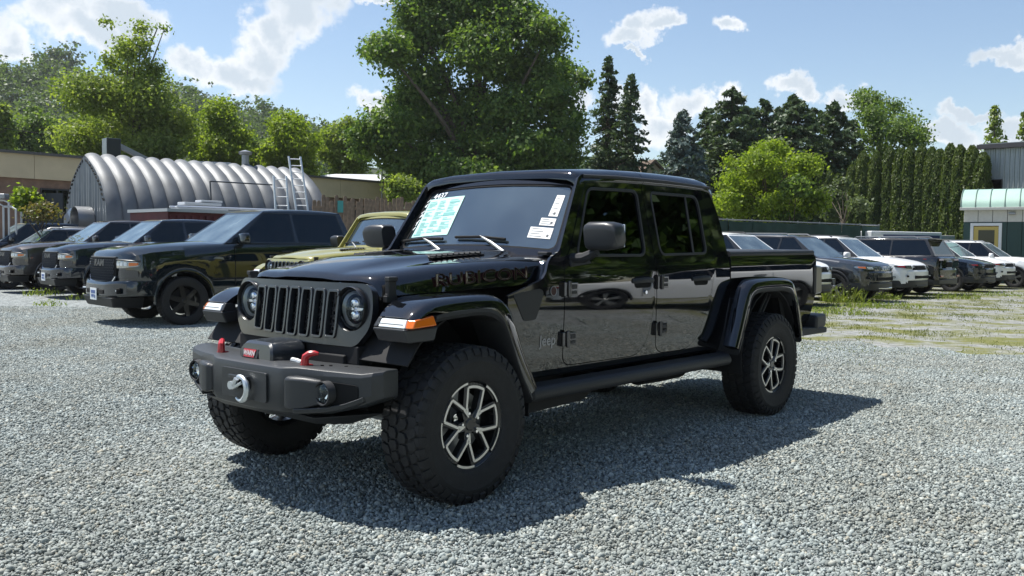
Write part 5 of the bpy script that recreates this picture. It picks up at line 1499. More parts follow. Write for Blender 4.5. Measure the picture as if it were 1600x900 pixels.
def crown_points(blobs, n, rng, per=26, spread=.10, shell=.45):
    """clumped leaf positions through a set of ellipsoids; returns points and outward directions"""
    B = np.array(blobs); vol = B[:, 3] * B[:, 4] * B[:, 5]
    nc = max(1, n // per)
    bi = rng.choice(len(B), nc, p=vol ** .75 / (vol ** .75).sum())
    d = rng.normal(size=(nc, 3)); d /= np.linalg.norm(d, axis=1)[:, None]
    r_ = rng.random(nc) ** shell * np.where(rng.random(nc) < .22, rng.uniform(1.05, 1.42, nc), 1.0)
    cc = B[bi, :3] + d * r_[:, None] * B[bi, 3:]
    R_ = B[bi, 3:].mean(1)
    k = rng.integers(0, nc, n)
    P = cc[k] + rng.normal(size=(n, 3)) * (spread * R_[k] + .14)[:, None] * np.array([1.15, 1.15, .7])
    o = d[k] + np.array([0, 0, .35])
    return P, o

def auto_blobs(c, rx, ry, rz, k, rng, lo=.30, hi=.48, taper=0.0):
    bl = []
    for i in range(k):
        d = rng.normal(size=3); d /= np.linalg.norm(d); r_ = rng.random() ** .5 * .78
        f = rng.uniform(lo, hi)
        z = d[2] * r_
        tp = 1 - taper * max(0, z)
        bl.append((c[0] + d[0] * r_ * rx * tp, c[1] + d[1] * r_ * ry * tp, c[2] + z * rz, rx * f, ry * f, rz * f * .85))
    return bl

M_BARK = principled('bark', (.10, .078, .058), .9, noise=.3, nscale=5, bump=.5, bscale=12)
L_BIG = leafmat('leaves_maple', (0.062, 0.125, 0.027), (0.188, 0.269, 0.065), .50)
L_BRIGHT = leafmat('leaves_bright', (0.138, 0.209, 0.018), (0.297, 0.374, 0.055), .55)
L_LOCUST = leafmat('leaves_locust', (0.127, 0.190, 0.034), (0.270, 0.328, 0.086), .55)
L_MID = leafmat('leaves_mid', (0.072, 0.132, 0.031), (0.180, 0.252, 0.066), .48)
L_FOREST = leafmat('leaves_forest', (.050, .088, .030), (.130, .185, .062), .45)
L_SPRUCE = leafmat('needles_spruce', (0.033, 0.065, 0.027), (0.094, 0.138, 0.056), .25)
L_BLUE = leafmat('needles_blue', (.060, .095, .085), (.115, .160, .145), .15)
L_THUJA = leafmat('foliage_thuja', (0.039, 0.073, 0.010), (0.129, 0.172, 0.026), .35)
L_PALE = leafmat('leaves_pale', (.085, .120, .055), (.165, .205, .105), .40)

def deciduous(name, label, blobs, base, n, size, mat, seed, group=None, trunk_r=.25, limbs=7, per=26, spread=.10, shell=.42, cat='tree', tn='trunk'):
    rng = np.random.default_rng(seed)
    T = empty(name, None, (base[0], base[1], 0)); tag(T, label, cat, group)
    bl = [(b[0] - base[0], b[1] - base[1], *b[2:]) for b in blobs]
    P, o = crown_points(bl, n, rng, per, spread, shell)
    keep = P[:, 2] > .05
    obj('crown', quads_mesh('crown', leaf_quads(P[keep], size, rng, o[keep]), mat), T)
    B = np.array(bl); top = B[:, 2].max(); mid = B[:, 2].mean()
    mb = MB()
    h0 = max(.4, B[:, 2].min() * .7)
    pts = [(0, 0, -.1), (rng.uniform(-.1, .1), rng.uniform(-.1, .1), h0), (rng.uniform(-.3, .3), rng.uniform(-.3, .3), lerp(h0, top, .6)), (B[B[:, 2].argmax(), 0] * .8, B[B[:, 2].argmax(), 1] * .8, top)]
    mb.tube(pts, [trunk_r * 1.25, trunk_r, trunk_r * .5, trunk_r * .12], 9)
    idx = rng.permutation(len(bl))[:limbs]
    for i in idx:
        e = Vector(bl[i][:3]); st = Vector((0, 0, lerp(h0, max(h0 + .2, e.z), rng.uniform(.1, .5))))
        m_ = st.lerp(e, .5) + Vector((rng.uniform(-.2, .2), rng.uniform(-.2, .2), .25))
        mb.tube([st, m_, e], [trunk_r * .45, trunk_r * .3, trunk_r * .08], 6)
    mb.build(tn, M_BARK, T)
    return T

def conifer(name, label, base, h, rad, mat, seed, n=11000, group=None, skirt=.06, ragged=.25, droop=.35, size=.30, taper=.62):
    rng = np.random.default_rng(seed)
    T = empty(name, None, (base[0], base[1], 0)); tag(T, label, 'tree', group)
    nb = int(h * 15)
    P, O = [], []
    for k in range(nb):
        t = (k + rng.random()) / nb; z = h * (skirt + (1 - skirt) * t)
        L_ = rad * (1 - t) ** taper * rng.uniform(1 - ragged, 1 + ragged * .6) + .10
        a = rng.uniform(0, 2 * PI)
        m = max(6, int(n / nb * (.35 + 1.3 * (1 - t))))
        u = rng.random(m) ** .7
        x = u * L_
        zz = z - droop * x * (1 - .35 * u) + rng.normal(size=m) * .06
        w = rng.normal(size=m) * (.10 + .16 * x * .6)
        P.append(np.stack([x * math.cos(a) - w * math.sin(a), x * math.sin(a) + w * math.cos(a), zz - np.abs(w) * .35], -1))
        O.append(np.tile([math.cos(a), math.sin(a), .4], (m, 1)))
    P = np.concatenate(P); O = np.concatenate(O)
    k = P[:, 2] > .02
    obj('crown', quads_mesh('crown', leaf_quads(P[k], size, rng, O[k] * .8, .3, .45), mat), T)
    mb = MB(); mb.tube([(0, 0, -.1), (0, 0, h * .5), (0, 0, h * .995)], [h * .020 + .05, h * .011 + .02, .012], 8)
    for k in range(int(nb * .35)):
        t = rng.random() * .9; z = h * (skirt + (1 - skirt) * t); a = rng.uniform(0, 2 * PI); L_ = rad * (1 - t) ** taper * .8
        mb.tube([(0, 0, z), (L_ * math.cos(a), L_ * math.sin(a), z - droop * L_ * .75)], [.04, .012], 4)
    mb.build('trunk', M_BARK, T)
    return T

# ---- the big broadleaf behind the truck
rg = np.random.default_rng(21)
D = 58
PBS = .80
def pb(x, y, rx, ry, d=D, depth=None):
    c = PX(x, y, d); r_ = rx / FOCAL * d
    return (c.x, c.y + rg.uniform(-2.5, 2.5), c.z, r_ * PBS, (depth or r_) * PBS, ry / FOCAL * d * PBS)
bl = [pb(*a) for a in ((690, 40, 62, 48), (760, 10, 60, 50), (640, 60, 48, 40), (610, 95, 42, 30), (585, 78, 26, 20), (690, -30, 80, 50), (810, 40, 48, 42), (850, 70, 42, 34), (880, 110, 32, 34), (820, 110, 60, 46), (750, 90, 58, 50),
        (660, 130, 58, 46), (625, 165, 48, 40), (610, 210, 50, 40), (680, 190, 62, 44), (740, 165, 50, 45), (800, 180, 58, 40), (860, 165, 44, 34), (895, 185, 26, 30), (870, 215, 42, 36), (760, 225, 62, 38), (690, 250, 62, 34), (630, 255, 46, 30), (820, 240, 60, 34),
        (575, 225, 30, 32), (900, 130, 20, 26), (720, -10, 60, 40), (640, 20, 36, 30), (870, 250, 48, 28), (740, 280, 90, 26), (640, 285, 50, 22), (840, 275, 60, 22))]
deciduous('broadleaf_tree', 'very tall dark green broadleaf tree rising behind the black pickup cab', bl, PX(738, 300, D)[:2], 125000, .27, L_BIG, 1, trunk_r=.45, limbs=16, per=34, spread=.13, shell=.40)

# ---- left: bright trees behind the hut
def simple_tree(name, label, x, ytop, ybot, wpx, d, n, size, mat, seed, k=14, group=None, **kw):
    r2 = np.random.default_rng(seed + 500)
    t, b_ = PX(x, ytop, d), PX(x, ybot, d)
    c = (t.x, d, (t.z + b_.z) / 2); rz = (t.z - b_.z) / 2; rx = wpx / 2 / FOCAL * d
    bl = auto_blobs(c, rx, min(rx, 4.5), rz, k, r2, .2, .38, taper=.35)
    bl.append((c[0], c[1], c[2] - rz * .2, rx * .55, rx * .5, rz * .6))
    return deciduous(name, label, bl, (t.x, d), n, size, mat, seed, group, **kw)

gT = 'broadleaf trees behind the corrugated hut'
r3 = np.random.default_rng(8)
d = 52
bl = [pb(*a, d=d) for a in ((182, 70, 8, 16), (176, 100, 12, 18), (195, 115, 14, 20), (228, 55, 12, 18), (240, 80, 12, 18), (222, 95, 18, 24), (215, 130, 34, 22), (250, 120, 18, 22), (180, 160, 50, 32), (240, 165, 48, 32), (140, 185, 40, 26), (205, 205, 70, 32), (270, 195, 34, 32), (130, 220, 42, 24), (180, 235, 70, 22), (255, 235, 50, 22), (252, 45, 6, 7), (203, 55, 6, 10))]
deciduous('locust_tree', 'tall loose locust tree with two thin spires above the corrugated hut', bl, PX(205, 300, d)[:2], 50000, .19, L_LOCUST, 2, gT, .22, 12, 10, .24, .5)
simple_tree('broadleaf_tree', 'bright green tree right of the tall locust behind the hut', 345, 158, 285, 120, 58, 42000, .21, L_BRIGHT, 3, 22, gT)
simple_tree('broadleaf_tree', 'rounded bright green tree midway between locust and utility pole', 452, 178, 290, 120, 60, 40000, .21, L_BRIGHT, 4, 22, gT)
simple_tree('broadleaf_tree', 'yellowish green tree around the grey utility pole', 545, 172, 295, 96, 66, 32000, .22, L_LOCUST, 5, 18, gT)
simple_tree('broadleaf_tree', 'pale green tree cut by the left picture edge', 2, 148, 262, 48, 60, 9000, .32, L_LOCUST, 6, 9, gT)
simple_tree('broadleaf_tree', 'mid green tree between the bright trees at the low roof end', 398, 205, 290, 80, 64, 20000, .23, L_MID, 14, 14, gT)
simple_tree('broadleaf_tree', 'dark broadleaf tree behind the flat brown building', 62, 165, 270, 110, 70, 24000, .25, L_MID, 15, 16, gT)
simple_tree('bush', 'light green bush at the wooden fence end beside the tall tree', 628, 262, 325, 60, 45, 5000, .2, L_LOCUST, 7, 8, None, trunk_r=.06, cat='bush')
simple_tree('sapling', 'reddish green sapling before the grey hut wall', 66, 318, 345, 38, 27, 1300, .10, leafmat('leaves_sapling', (.09, .12, .03), (.22, .16, .06), .4), 9, 7, None, trunk_r=.03, cat='sapling')
simple_tree('creeper_bush', 'green creeper growing beside the window of the brown building', 40, 283, 330, 26, 31, 1200, .15, L_BRIGHT, 33, 6, None, trunk_r=.03, cat='bush')

# ---- centre and right: spruces
gS = 'spruces beyond the lot'
for k, (lab, x, yt, w, d, mt, dr, sk, n, rag) in enumerate((
        ('tall thin spruce, taller of the ragged pair right of the big tree', 946, 92, 92, 62, L_SPRUCE, .45, .14, 11000, .40),
        ('thin ragged spruce, lower of the pair, with bare lower trunk', 980, 120, 84, 60, L_SPRUCE, .45, .22, 8000, .5),
        ('blue-grey spruce beside the tan house gable', 1063, 176, 130, 56, L_BLUE, .28, .03, 15000, .25),
        ('broad dark spruce, highest of the group behind the bright shrub tree', 1138, 142, 210, 60, L_SPRUCE, .15, .02, 26000, .28),
        ('narrow dark spruce between the two broad spruces', 1186, 158, 150, 64, L_SPRUCE, .2, .02, 16000, .28),
        ('broad dark spruce above the right half of the bright shrub tree', 1236, 152, 200, 60, L_SPRUCE, .15, .02, 25000, .28),
        ('dark spruce just left of the open-crowned tree', 1296, 163, 180, 62, L_SPRUCE, .18, .02, 20000, .28),
        ('dark spruce tip left of the narrow spruce', 1162, 172, 150, 66, L_SPRUCE, .18, .02, 14000, .3), ('dark spruce tip right of the narrow spruce', 1211, 170, 150, 67, L_SPRUCE, .18, .02, 14000, .3),
        ('dark spruce tip between broad spruce and open-crowned tree', 1266, 172, 150, 67, L_SPRUCE, .18, .02, 14000, .3), ('dark spruce half hidden by the open-crowned tree', 1326, 190, 150, 67, L_SPRUCE, .18, .02, 12000, .3),
        ('low dark spruce filling the gap left of the broad spruces', 1102, 172, 150, 64, L_SPRUCE, .2, .02, 15000, .3))):
    p = PX(x, yt, d)
    conifer('spruce_tree', lab, (p.x, d), p.z, w / 2 / FOCAL * d * 1.1, mt, 40 + k, n, gS, sk, rag, dr, .36 if k > 1 else .32)
d = 64
bl = [pb(*a, d=d) for a in ((1350, 160, 22, 18), (1375, 150, 22, 14), (1400, 165, 20, 16), (1335, 185, 18, 16), (1365, 185, 28, 22), (1400, 195, 22, 18), (1420, 205, 14, 12), (1380, 215, 34, 22), (1340, 220, 24, 22), (1405, 225, 24, 18), (1370, 245, 34, 20), (1355, 143, 14, 8))]
deciduous('open_crowned_tree', 'open-crowned broadleaf tree above the clipped conifer columns', bl, PX(1372, 300, d)[:2], 9500, .22, L_MID, 60, None, .22, 12, 9, .20, .6)
d = 44
PBS = .60
bl = [pb(*a, d=d) for a in ((1190, 250, 34, 24), (1215, 240, 30, 18), (1160, 265, 36, 22), (1235, 265, 28, 24), (1140, 290, 28, 24), (1190, 285, 44, 28), (1240, 300, 28, 28), (1150, 320, 42, 28), (1210, 325, 50, 26), (1255, 320, 20, 24), (1200, 228, 12, 8), (1178, 236, 7, 14), (1212, 228, 7, 14), (1232, 240, 8, 14), (1148, 250, 8, 16), (1128, 285, 10, 16), (1262, 290, 10, 18), (1120, 318, 12, 18), (1165, 244, 8, 14), (1245, 252, 8, 14))]
deciduous('shrub_tree', 'bright yellow-green bushy tree above the green fence', bl, PX(1195, 350, d)[:2], 34000, .16, L_BRIGHT, 61, None, .12, 12, 16, .17, .40)
bl = [pb(*a, d=42) for a in ((1230, 295, 20, 18), (1218, 318, 24, 22), (1245, 328, 18, 20), (1236, 345, 28, 18))]
deciduous('shrub', 'greyish green shrub before the bright bushy tree at the fence', bl, PX(1238, 360, 42)[:2], 9000, .18, L_MID, 62, None, .07, 6, 20, .12, .42, 'shrub')
bl = [pb(*a, d=47) for a in ((1318, 285, 9, 10), (1308, 300, 10, 12), (1320, 305, 9, 14), (1312, 322, 10, 14), (1322, 335, 8, 14))]
deciduous('shrub', 'pale flowering shrub grown up between the clipped conifer columns', bl, PX(1315, 370, 47)[:2], 3800, .17, L_PALE, 63, None, .05, 5, 18, .14, .42, 'shrub')
gP = 'feathery pines behind the metal building'
for k, (lab, x, yt, w, d) in enumerate((('feathery pale pine above the grey metal building roof', 1546, 168, 58, 78), ('feathery pine cut by the right picture edge', 1593, 176, 50, 80))):
    p = PX(x, yt, d); conifer('pine_tree', lab, (p.x, d), p.z, w / 2 / FOCAL * d * 1.1, L_LOCUST, 70 + k, 2800, gP, .30, .5, -.05, .40)

# ---- clipped conifer columns
def thuja_mesh(seed):
    rng = np.random.default_rng(seed); n = 13000
    z = rng.random(n); a = rng.uniform(0, 2 * PI, n)
    prof = np.interp(z, [0, .08, .35, .7, .88, .96, 1], [.85, 1.0, 1.0, .97, .86, .64, .22])
    lump = 1 + .06 * np.sin(a * 3 + z * 21 + seed) + .05 * np.sin(a * 5 - z * 33) + .05 * rng.normal(size=n)
    r_ = prof * lump * (rng.random(n) ** .12)
    P = np.stack([r_ * np.cos(a), r_ * np.sin(a), z], -1)
    O = np.stack([np.cos(a), np.sin(a), .5 + 0 * a], -1)
    return P, O, rng
TH = []
for sd in range(4):
    P, O, rng = thuja_mesh(sd)
    S = np.array([.85, .85, 6.0])
    TH.append((quads_mesh('crown', leaf_quads(P * S, .20, rng, O * 1.3, .35, .5), L_THUJA), ))
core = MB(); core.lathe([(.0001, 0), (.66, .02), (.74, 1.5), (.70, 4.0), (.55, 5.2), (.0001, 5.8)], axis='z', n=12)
cme = core.build('thuja_dark_core', principled('thuja_core', (.010, .018, .006), .95), None)  # added dark core: shade inside the foliage is put into its colour
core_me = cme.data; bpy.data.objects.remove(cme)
cols = [(1277, 268, 58), (1292, 268, 57.5), (1305, 273, 57), (1328, 259, 56.5), (1344, 239, 56), (1363, 241, 55.4), (1385, 231, 54.8), (1403, 234, 54), (1417, 231, 53.5), (1435, 229, 53), (1450, 232, 52.4), (1463, 235, 52), (1479, 227, 51.2), (1494, 229, 50.6), (1513, 230, 50), (1530, 240, 49)]
# the same row carried on past the metal building, out of frame, where the truck's doors mirror it
ordn = ['first', 'second', 'third', 'fourth', 'fifth', 'sixth', 'seventh', 'eighth', 'ninth', 'tenth', 'eleventh', 'twelfth', 'thirteenth', 'fourteenth', 'fifteenth', 'last']
for k, (x, yt, d) in enumerate(cols):
    p = PX(x, yt, d)
    t = empty('clipped_conifer', None, (p.x, d, 0), k * 1.3)
    tag(t, f'clipped conifer column, {ordn[k]} of the dark green row counted from the bright bushy tree', 'conifer', 'clipped conifer columns in a row')
    s_ = p.z / 6.0; w = (.51 + .07 * ((k * 37) % 10) / 10) * (1.0 if k > 2 else .85)
    for nm, me in (('crown', TH[k % 4][0]), ('dark_core', core_me)):
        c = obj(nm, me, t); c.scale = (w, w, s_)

# ---- wooded hill, one mass of trees far off
def build_hill():
    ridge = [(-500, 60), (-200, 80), (0, 92), (60, 98), (110, 108), (180, 122), (240, 136), (290, 130), (330, 140), (420, 168), (480, 186), (560, 196), (700, 212), (900, 232), (1100, 262), (1400, 318), (1800, 350)]
    xs = np.linspace(-500, 1800, 70); ds = np.linspace(110, 300, 14)
    v = []; 
    def zz(x, d):
        zr = PX(x, interp(ridge, x), 270).z - 12.5
        t = min(1, max(0, (d - 112) / 155)); t = t * t * (3 - 2 * t)
        return zr * t * (1 if d < 275 else 1) - .5
    for d in ds:
        for x in xs: v.append(((x - 800) / FOCAL * d, d, zz(x, d)))
    n = len(xs); f = [(j * n + i, j * n + i + 1, (j + 1) * n + i + 1, (j + 1) * n + i) for j in range(len(ds) - 1) for i in range(n - 1)]
    mb = MB(); mb.add(v, f)
    o = mb.build('hill', principled('hill_floor', (.03, .045, .016), .95, noise=.3, nscale=.05), None)
    tag(o, 'long wooded hill falling away behind the lot', kind='structure')
    rng = np.random.default_rng(5)
    Q = []
    for k in range(950):
        x = rng.uniform(-330, 1250); d = rng.choice([rng.uniform(118, 272), rng.uniform(180, 275)])
        if 560 < x < 900 and rng.random() < .8: continue
        base = zz(x, d); h = rng.uniform(7, 13); r_ = rng.uniform(3.2, 5.6)
        cx = (x - 800) / FOCAL * d
        m = int(330 * (200 / d))
        bl = [(cx + rng.uniform(-.4, .4) * r_, d + rng.uniform(-.4, .4) * r_, base + h * rng.uniform(.45, .8), r_ * rng.uniform(.45, .75), r_ * .6, h * rng.uniform(.22, .36)) for _ in range(4)]
        P, O = crown_points(bl, m, rng, 9, .10, .35)
        Q.append(leaf_quads(P, .70 * d / 200, rng, O, .2, .7))
    for (x, y, d) in ((98, 90, 262), (92, 100, 262)):     # the lone round crown on the skyline
        c = PX(x, y, d); P, O = crown_points([(c.x + a, c.y, c.z + b_, 3.6, 3.5, 2.6) for a, b_ in ((-3, 0), (0, 1.5), (3, 0), (1, -1.5), (-1, -2))], 700, rng, 9, .12, .35)
        Q.append(leaf_quads(P, 1.0, rng, O, .2, .7))
    o = obj('forest', quads_mesh('forest', np.concatenate(Q), L_FOREST))
    tag(o, 'dense green woodland covering the hill', 'forest', kind='stuff')
build_hill()

# ------------------------------------------------------------------ buildings on the left
M_GALV = principled('galvanised_sheet', (.15, .158, .165), .55, .25, noise=.18, nscale=1.4, bump=.05, bscale=20)
M_GALVW = principled('galvanised_end', (.20, .215, .23), .5, .4, noise=.2, nscale=1.2)
M_TAN = principled('tan_fascia', (.56, .45, .29), .8, noise=.12, nscale=.8)
M_BRICK = principled('brown_block', (.22, .135, .095), .9, noise=.25, nscale=3)
M_ROOFW = principled('roof_membrane', (.55, .57, .60), .6)
M_WOOD = principled('weathered_plank', (.20, .145, .10), .85, noise=.35, nscale=6)
M_ALU = principled('ladder_aluminium', (.68, .70, .72), .35, .7)
M_REDP = principled('faded_red_steel', (.13, .020, .020), .6, noise=.25, nscale=3)

def build_hut():
    al = R(42); ax = Vector((math.cos(al), math.sin(al), 0)); pe = Vector((-math.sin(al), math.cos(al), 0))
    N0 = PX(168, 380, 30); N0.z = 0
    c0 = N0 + pe * 2.25
    T = empty('corrugated_hut', None, c0, al)      # local x along the hut, y across
    tag(T, 'grey corrugated metal arch hut with a pointed ridge', 'hut')
    def arch(k):     # gothic half-profile parameter 0..1 from ground to ridge -> (half width, height)
        tab = [(0, 2.25, 0), (.25, 2.28, 1.3), (.40, 2.24, 2.1), (.52, 2.06, 2.75), (.66, 1.62, 3.38), (.80, 1.02, 3.84), (.92, .42, 4.17), (1, .0, 4.34)]
        return interp([(a, b) for a, b, c in tab], k), interp([(a, c) for a, b, c in tab], k)
    ks = np.linspace(0, 1, 17)
    prof = [(-arch(k)[0], arch(k)[1]) for k in ks] + [(arch(k)[0], arch(k)[1]) for k in ks[-2::-1]]
    rings = []
    nr = 16; per = 8.3 / nr
    for i in range(nr * 10 + 1):
        x = i * per / 10; off = .10 * (abs(math.sin(PI * i / 10)) ** .7)
        rings.append([(x, y * (1 + off / 2.3), z + off * (z / 4.4)) for y, z in prof])
    MB().loft(rings, close_u=False, cap=False).build('shell', M_GALV, T, ang=70, solid=.02)
    # end wall of vertical corrugated sheets, each its own piece
    zt = lambda y: interp(sorted([(p[0], p[1]) for p in prof[:17]]), -abs(y))
    ys_ = np.linspace(-2.2, 2.2, 9)
    for a, b_ in zip(ys_, ys_[1:]):
        mb = MB(); m = 10; pts = []
        for i in range(m + 1):
            y = lerp(a, b_ - .004, i / m); xx = .02 + .018 * (1 if (i % 4) < 2 else -1)
            pts.append((xx, y, zt(y) - .03))
        v = [(x, y, 0) for x, y, z in pts] + pts
        mb.add(v, [(i, i + 1, m + 2 + i, m + 1 + i) for i in range(m)])
        mb.build('wall_sheet', M_GALVW, T, solid=.01, ang=60)
    for sg in (-1, 1):
        for i in range(12):
            k = .55 + .45 * i / 12; y, z = arch(k)
            b = MB(); b.box((-.01, sg * y * .96, z - .12), (.05, .10, .035), (R(-sg * 40), 0, 0)); b.build('edge_clip', M_GAP, T)
    # fan hood and round fan on the end
    b = MB(); b.hexa([(-.75, .55, 1.55), (-.75, 1.6, 1.55), (0, 1.6, 1.55), (0, .55, 1.55)], [(-.02, .55, 2.55), (-.02, 1.6, 2.55), (0, 1.6, 2.55), (0, .55, 2.55)]); b.build('fan_hood', M_GUN, T)
    b = MB(); b.lathe([(.42, -.02), (.45, -.5), (.50, -.52), (.50, 0)], (0, -.55, 2.05), 'x', 20); b.lathe([(.0001, -.2), (.42, -.2)], (0, -.55, 2.05), 'x', 20); b.build('fan_housing', M_GREY, T)
    b = MB(); b.box((1.2, .9, 4.6), (.5, .5, .95)); b.build('duct_box', M_GUN, T, bevel=.02)
    b = MB(); b.hexa([(1.45, .8, 4.75), (1.45, 1.0, 4.75), (1.5, 1.0, 4.92), (1.5, .8, 4.92)], [(2.6, .75, 4.25), (2.6, .95, 4.25), (2.65, .95, 4.4), (2.65, .75, 4.4)]); b.build('duct_run', M_GREY, T)
    b = MB(); b.cyl((6.0, .2, 4.3), (6.0, .2, 4.85), .14, 12); b.lathe([(.0001, .2), (.26, .12), (.24, .02), (.14, 0)], (6.0, .2, 4.8), 'z', 14); b.build('roof_vent', M_GREY, T)
    b = MB(); b.tube([(3.6, -2.0, 3.55), (6.0, -2.0, 3.55)], .025, 6); b.tube([(3.6, -2.0, 3.55), (3.6, -2.35, 1.0)], .03, 6); b.build('shell_pipe', M_GUN, T)
build_hut()

def build_brown_building():
    A, B = PX(-120, 380, 39.0), PX(612, 380, 60.0); A.z = B.z = 0
    ax = (B - A).normalized(); L_ = (B - A).length; an = math.atan2(ax.y, ax.x)
    T = empty('flat_roofed_building', None, A, an); tag(T, 'long low brown block building with tan fascia behind the hut', 'building')
    H = 5.45
    b = MB(); b.box((L_ / 2, 3, (H - 1.2) / 2), (L_, 6, H - 1.2)); b.build('wall', M_BRICK, T)
    n = 12
    for k in range(n):
        b = MB(); b.box((L_ * (k + .5) / n, 2.95, H - .65), (L_ / n - .02, 6.3, 1.1)); b.build('fascia_panel', M_TAN, T)
    b = MB(); b.box((L_ / 2, 3, H - .04), (L_ + .3, 6.7, .12)); b.build('roof_edge', principled('roof_edging', (.09, .085, .08), .7), T)
    b = MB(); b.hexa([(L_ - 4.2, .2, H + .03), (L_ + .1, .2, H + .03), (L_ + .1, 5, H + .03), (L_ - 4.2, 5, H + .03)], [(L_ - 3.0, 2.0, H + .45), (L_ - .1, .6, H + .55), (L_ - .1, 4, H + .55), (L_ - 3, 3, H + .45)]); b.build('roof_cap', M_ROOFW, T)
    for x, w in ((5.6, 1.5), (9.5, 1.4), (L_ - 3.2, 1.6), (L_ - 7, 1.6)):
        b = MB(); b.box((x, -.04, 3.25), (w, .06, 1.2)); wn = b.build('window', M_TRIM, T)
        for q in (-1, 1):
            b = MB(); b.box((x + q * w * .245, -.08, 3.25), (w * .43, .02, 1.05)); b.build('pane', M_CARGLASS, wn)
    b = MB(); b.cyl((L_ - 1.1, -.2, H - 1.5), (L_ - 1.1, -.2, H + 1.1), .06, 8); b.build('standpipe', M_GREY, T)
    b = MB(); b.hexa([(12.0, -.3, H - .2), (12.0, .3, H - .2), (14.5, .3, H - .2), (14.5, -.3, H - .2)], [(12.6, -.25, H + .25), (12.6, .25, H + .25), (14.9, .25, H + .35), (14.9, -.25, H + .35)]); b.build('roof_cowl', M_ROOFW, T)
build_brown_building()

def wood_fence():
    A, B = PX(488, 380, 31), PX(672, 380, 33); A.z = B.z = 0
    ax = B - A; L_ = ax.length
    T = empty('plank_fence', None, A, math.atan2(ax.y, ax.x)); tag(T, 'weathered brown plank fence behind the olive car', 'fence')
    me = None; rng = random.Random(4); n = int(L_ / .15)
    mb = MB(); mb.prism([(-.066, 0), (.066, 0), (.066, 2.94), (.04, 3.0), (-.04, 3.0), (-.066, 2.94)], 0, .022)
    p0 = mb.build('plank', M_WOOD, T, ang=30)
    for k in range(n):
        p = p0 if k == 0 else p0.copy()
        if k: col.objects.link(p)
        p.location = (.15 * k + .07, rng.uniform(-.012, .012), 0); p.scale = (1, 1, rng.uniform(.94, 1.03)); p.rotation_euler = (0, rng.uniform(-.008, .008), 0)
    for z in (.6, 1.6, 2.6):
        b = MB(); b.box((L_ / 2, .06, z), (L_, .05, .10)); b.build('fence_rail', M_WOOD, T)
    sg = MB(); sg.box((L_ * .22, -.06, 2.65), (.20, .015, .40)); s_ = sg.build('fence_sign', principled('teal_sign', (.05, .30, .28), .5), T)
wood_fence()

def ladder(name, label, A, B, w, rails_dir, n, group=None):
    A, B = Vector(A), Vector(B); ax = B - A; sd = Vector(rails_dir).normalized() * (w / 2)
    T = empty(name, None, A); tag(T, label, 'ladder', group)
    for q in (-1, 1):
        b = MB(); b.tube([sd * q, ax + sd * q], .032, 4); b.build('rail', M_ALU, T)
    for k in range(n):
        p = ax * ((k + .6) / n); b = MB(); b.tube([p - sd, p + sd], .016, 5); b.build('rung', M_ALU, T)
    return T
a, b_ = PX(489, 330, 27), PX(466, 246, 27.5)
ladder('extension_ladder', 'bright aluminium ladder leaning high against the hut end', (a.x, a.y, 0), (b_.x - .12, b_.y, b_.z), .34, (1, .3, 0), 20)
a, b_ = PX(448, 330, 26.5), PX(437, 276, 27)
ladder('step_ladder', 'short aluminium ladder fixed to the red container', (a.x, a.y, 0), (b_.x, b_.y, b_.z), .36, (1, .3, 0), 13)

def red_container():
    A, B = PX(262, 380, 25.5), PX(452, 380, 28.5); A.z = B.z = 0
    ax = B - A; L_ = ax.length
    T = empty('red_container', None, A, math.atan2(ax.y, ax.x)); tag(T, 'faded dark red steel container carrying ladders before the hut', 'container')
    H = 2.25
    b = MB(); b.box((L_ / 2, 1.1, H / 2), (L_, 2.2, H - .06)); b.build('box', M_REDP, T)
    n = int(L_ / .22)
    for k in range(n):
        b = MB(); b.box((.22 * k + .11, -.02, H / 2), (.10, .06, H - .25)); b.build('side_rib', M_REDP, T, bevel=.01)
    b = MB(); b.box((L_ / 2, 1.1, H + .01), (L_ + .1, 2.35, .09)); b.build('top_rail', principled('pale_rail', (.5, .52, .52), .5, .3), T)
    for z, y in ((H + .10, .0), (H + .22, .35)):
        U = empty('roof_ladder', None, T.matrix_world @ Vector((0, 0, 0))); col.objects.unlink(U); bpy.data.objects.remove(U)
    return A, math.atan2(ax.y, ax.x), L_, H
A, an, L_, H = red_container()
Mx = Matrix.Translation(A) @ Matrix.Rotation(an, 4, 'Z')
p, q = Mx @ Vector((.3, .25, H + .12)), Mx @ Vector((L_ - .2, .25, H + .14))
ladder('flat_ladder', 'long aluminium ladder lying flat along the edge of the red container', p, q, .40, tuple((Mx.to_3x3() @ Vector((0, 1, 0)))), 14)
b = MB(); b.box((0, 0, .11), (1.6, .5, .10)); b.box((0, 0, .25), (1.2, .42, .08)); b.box((.3, 0, .34), (.7, .36, .06))
o = b.build('stacked_boards', M_ROOFW, None, bevel=.01); o.location = Mx @ Vector((1.6, 1.1, H + .01)); o.rotation_euler = (0, 0, an); tag(o, 'pale boards stacked on the roof of the red container', 'boards')

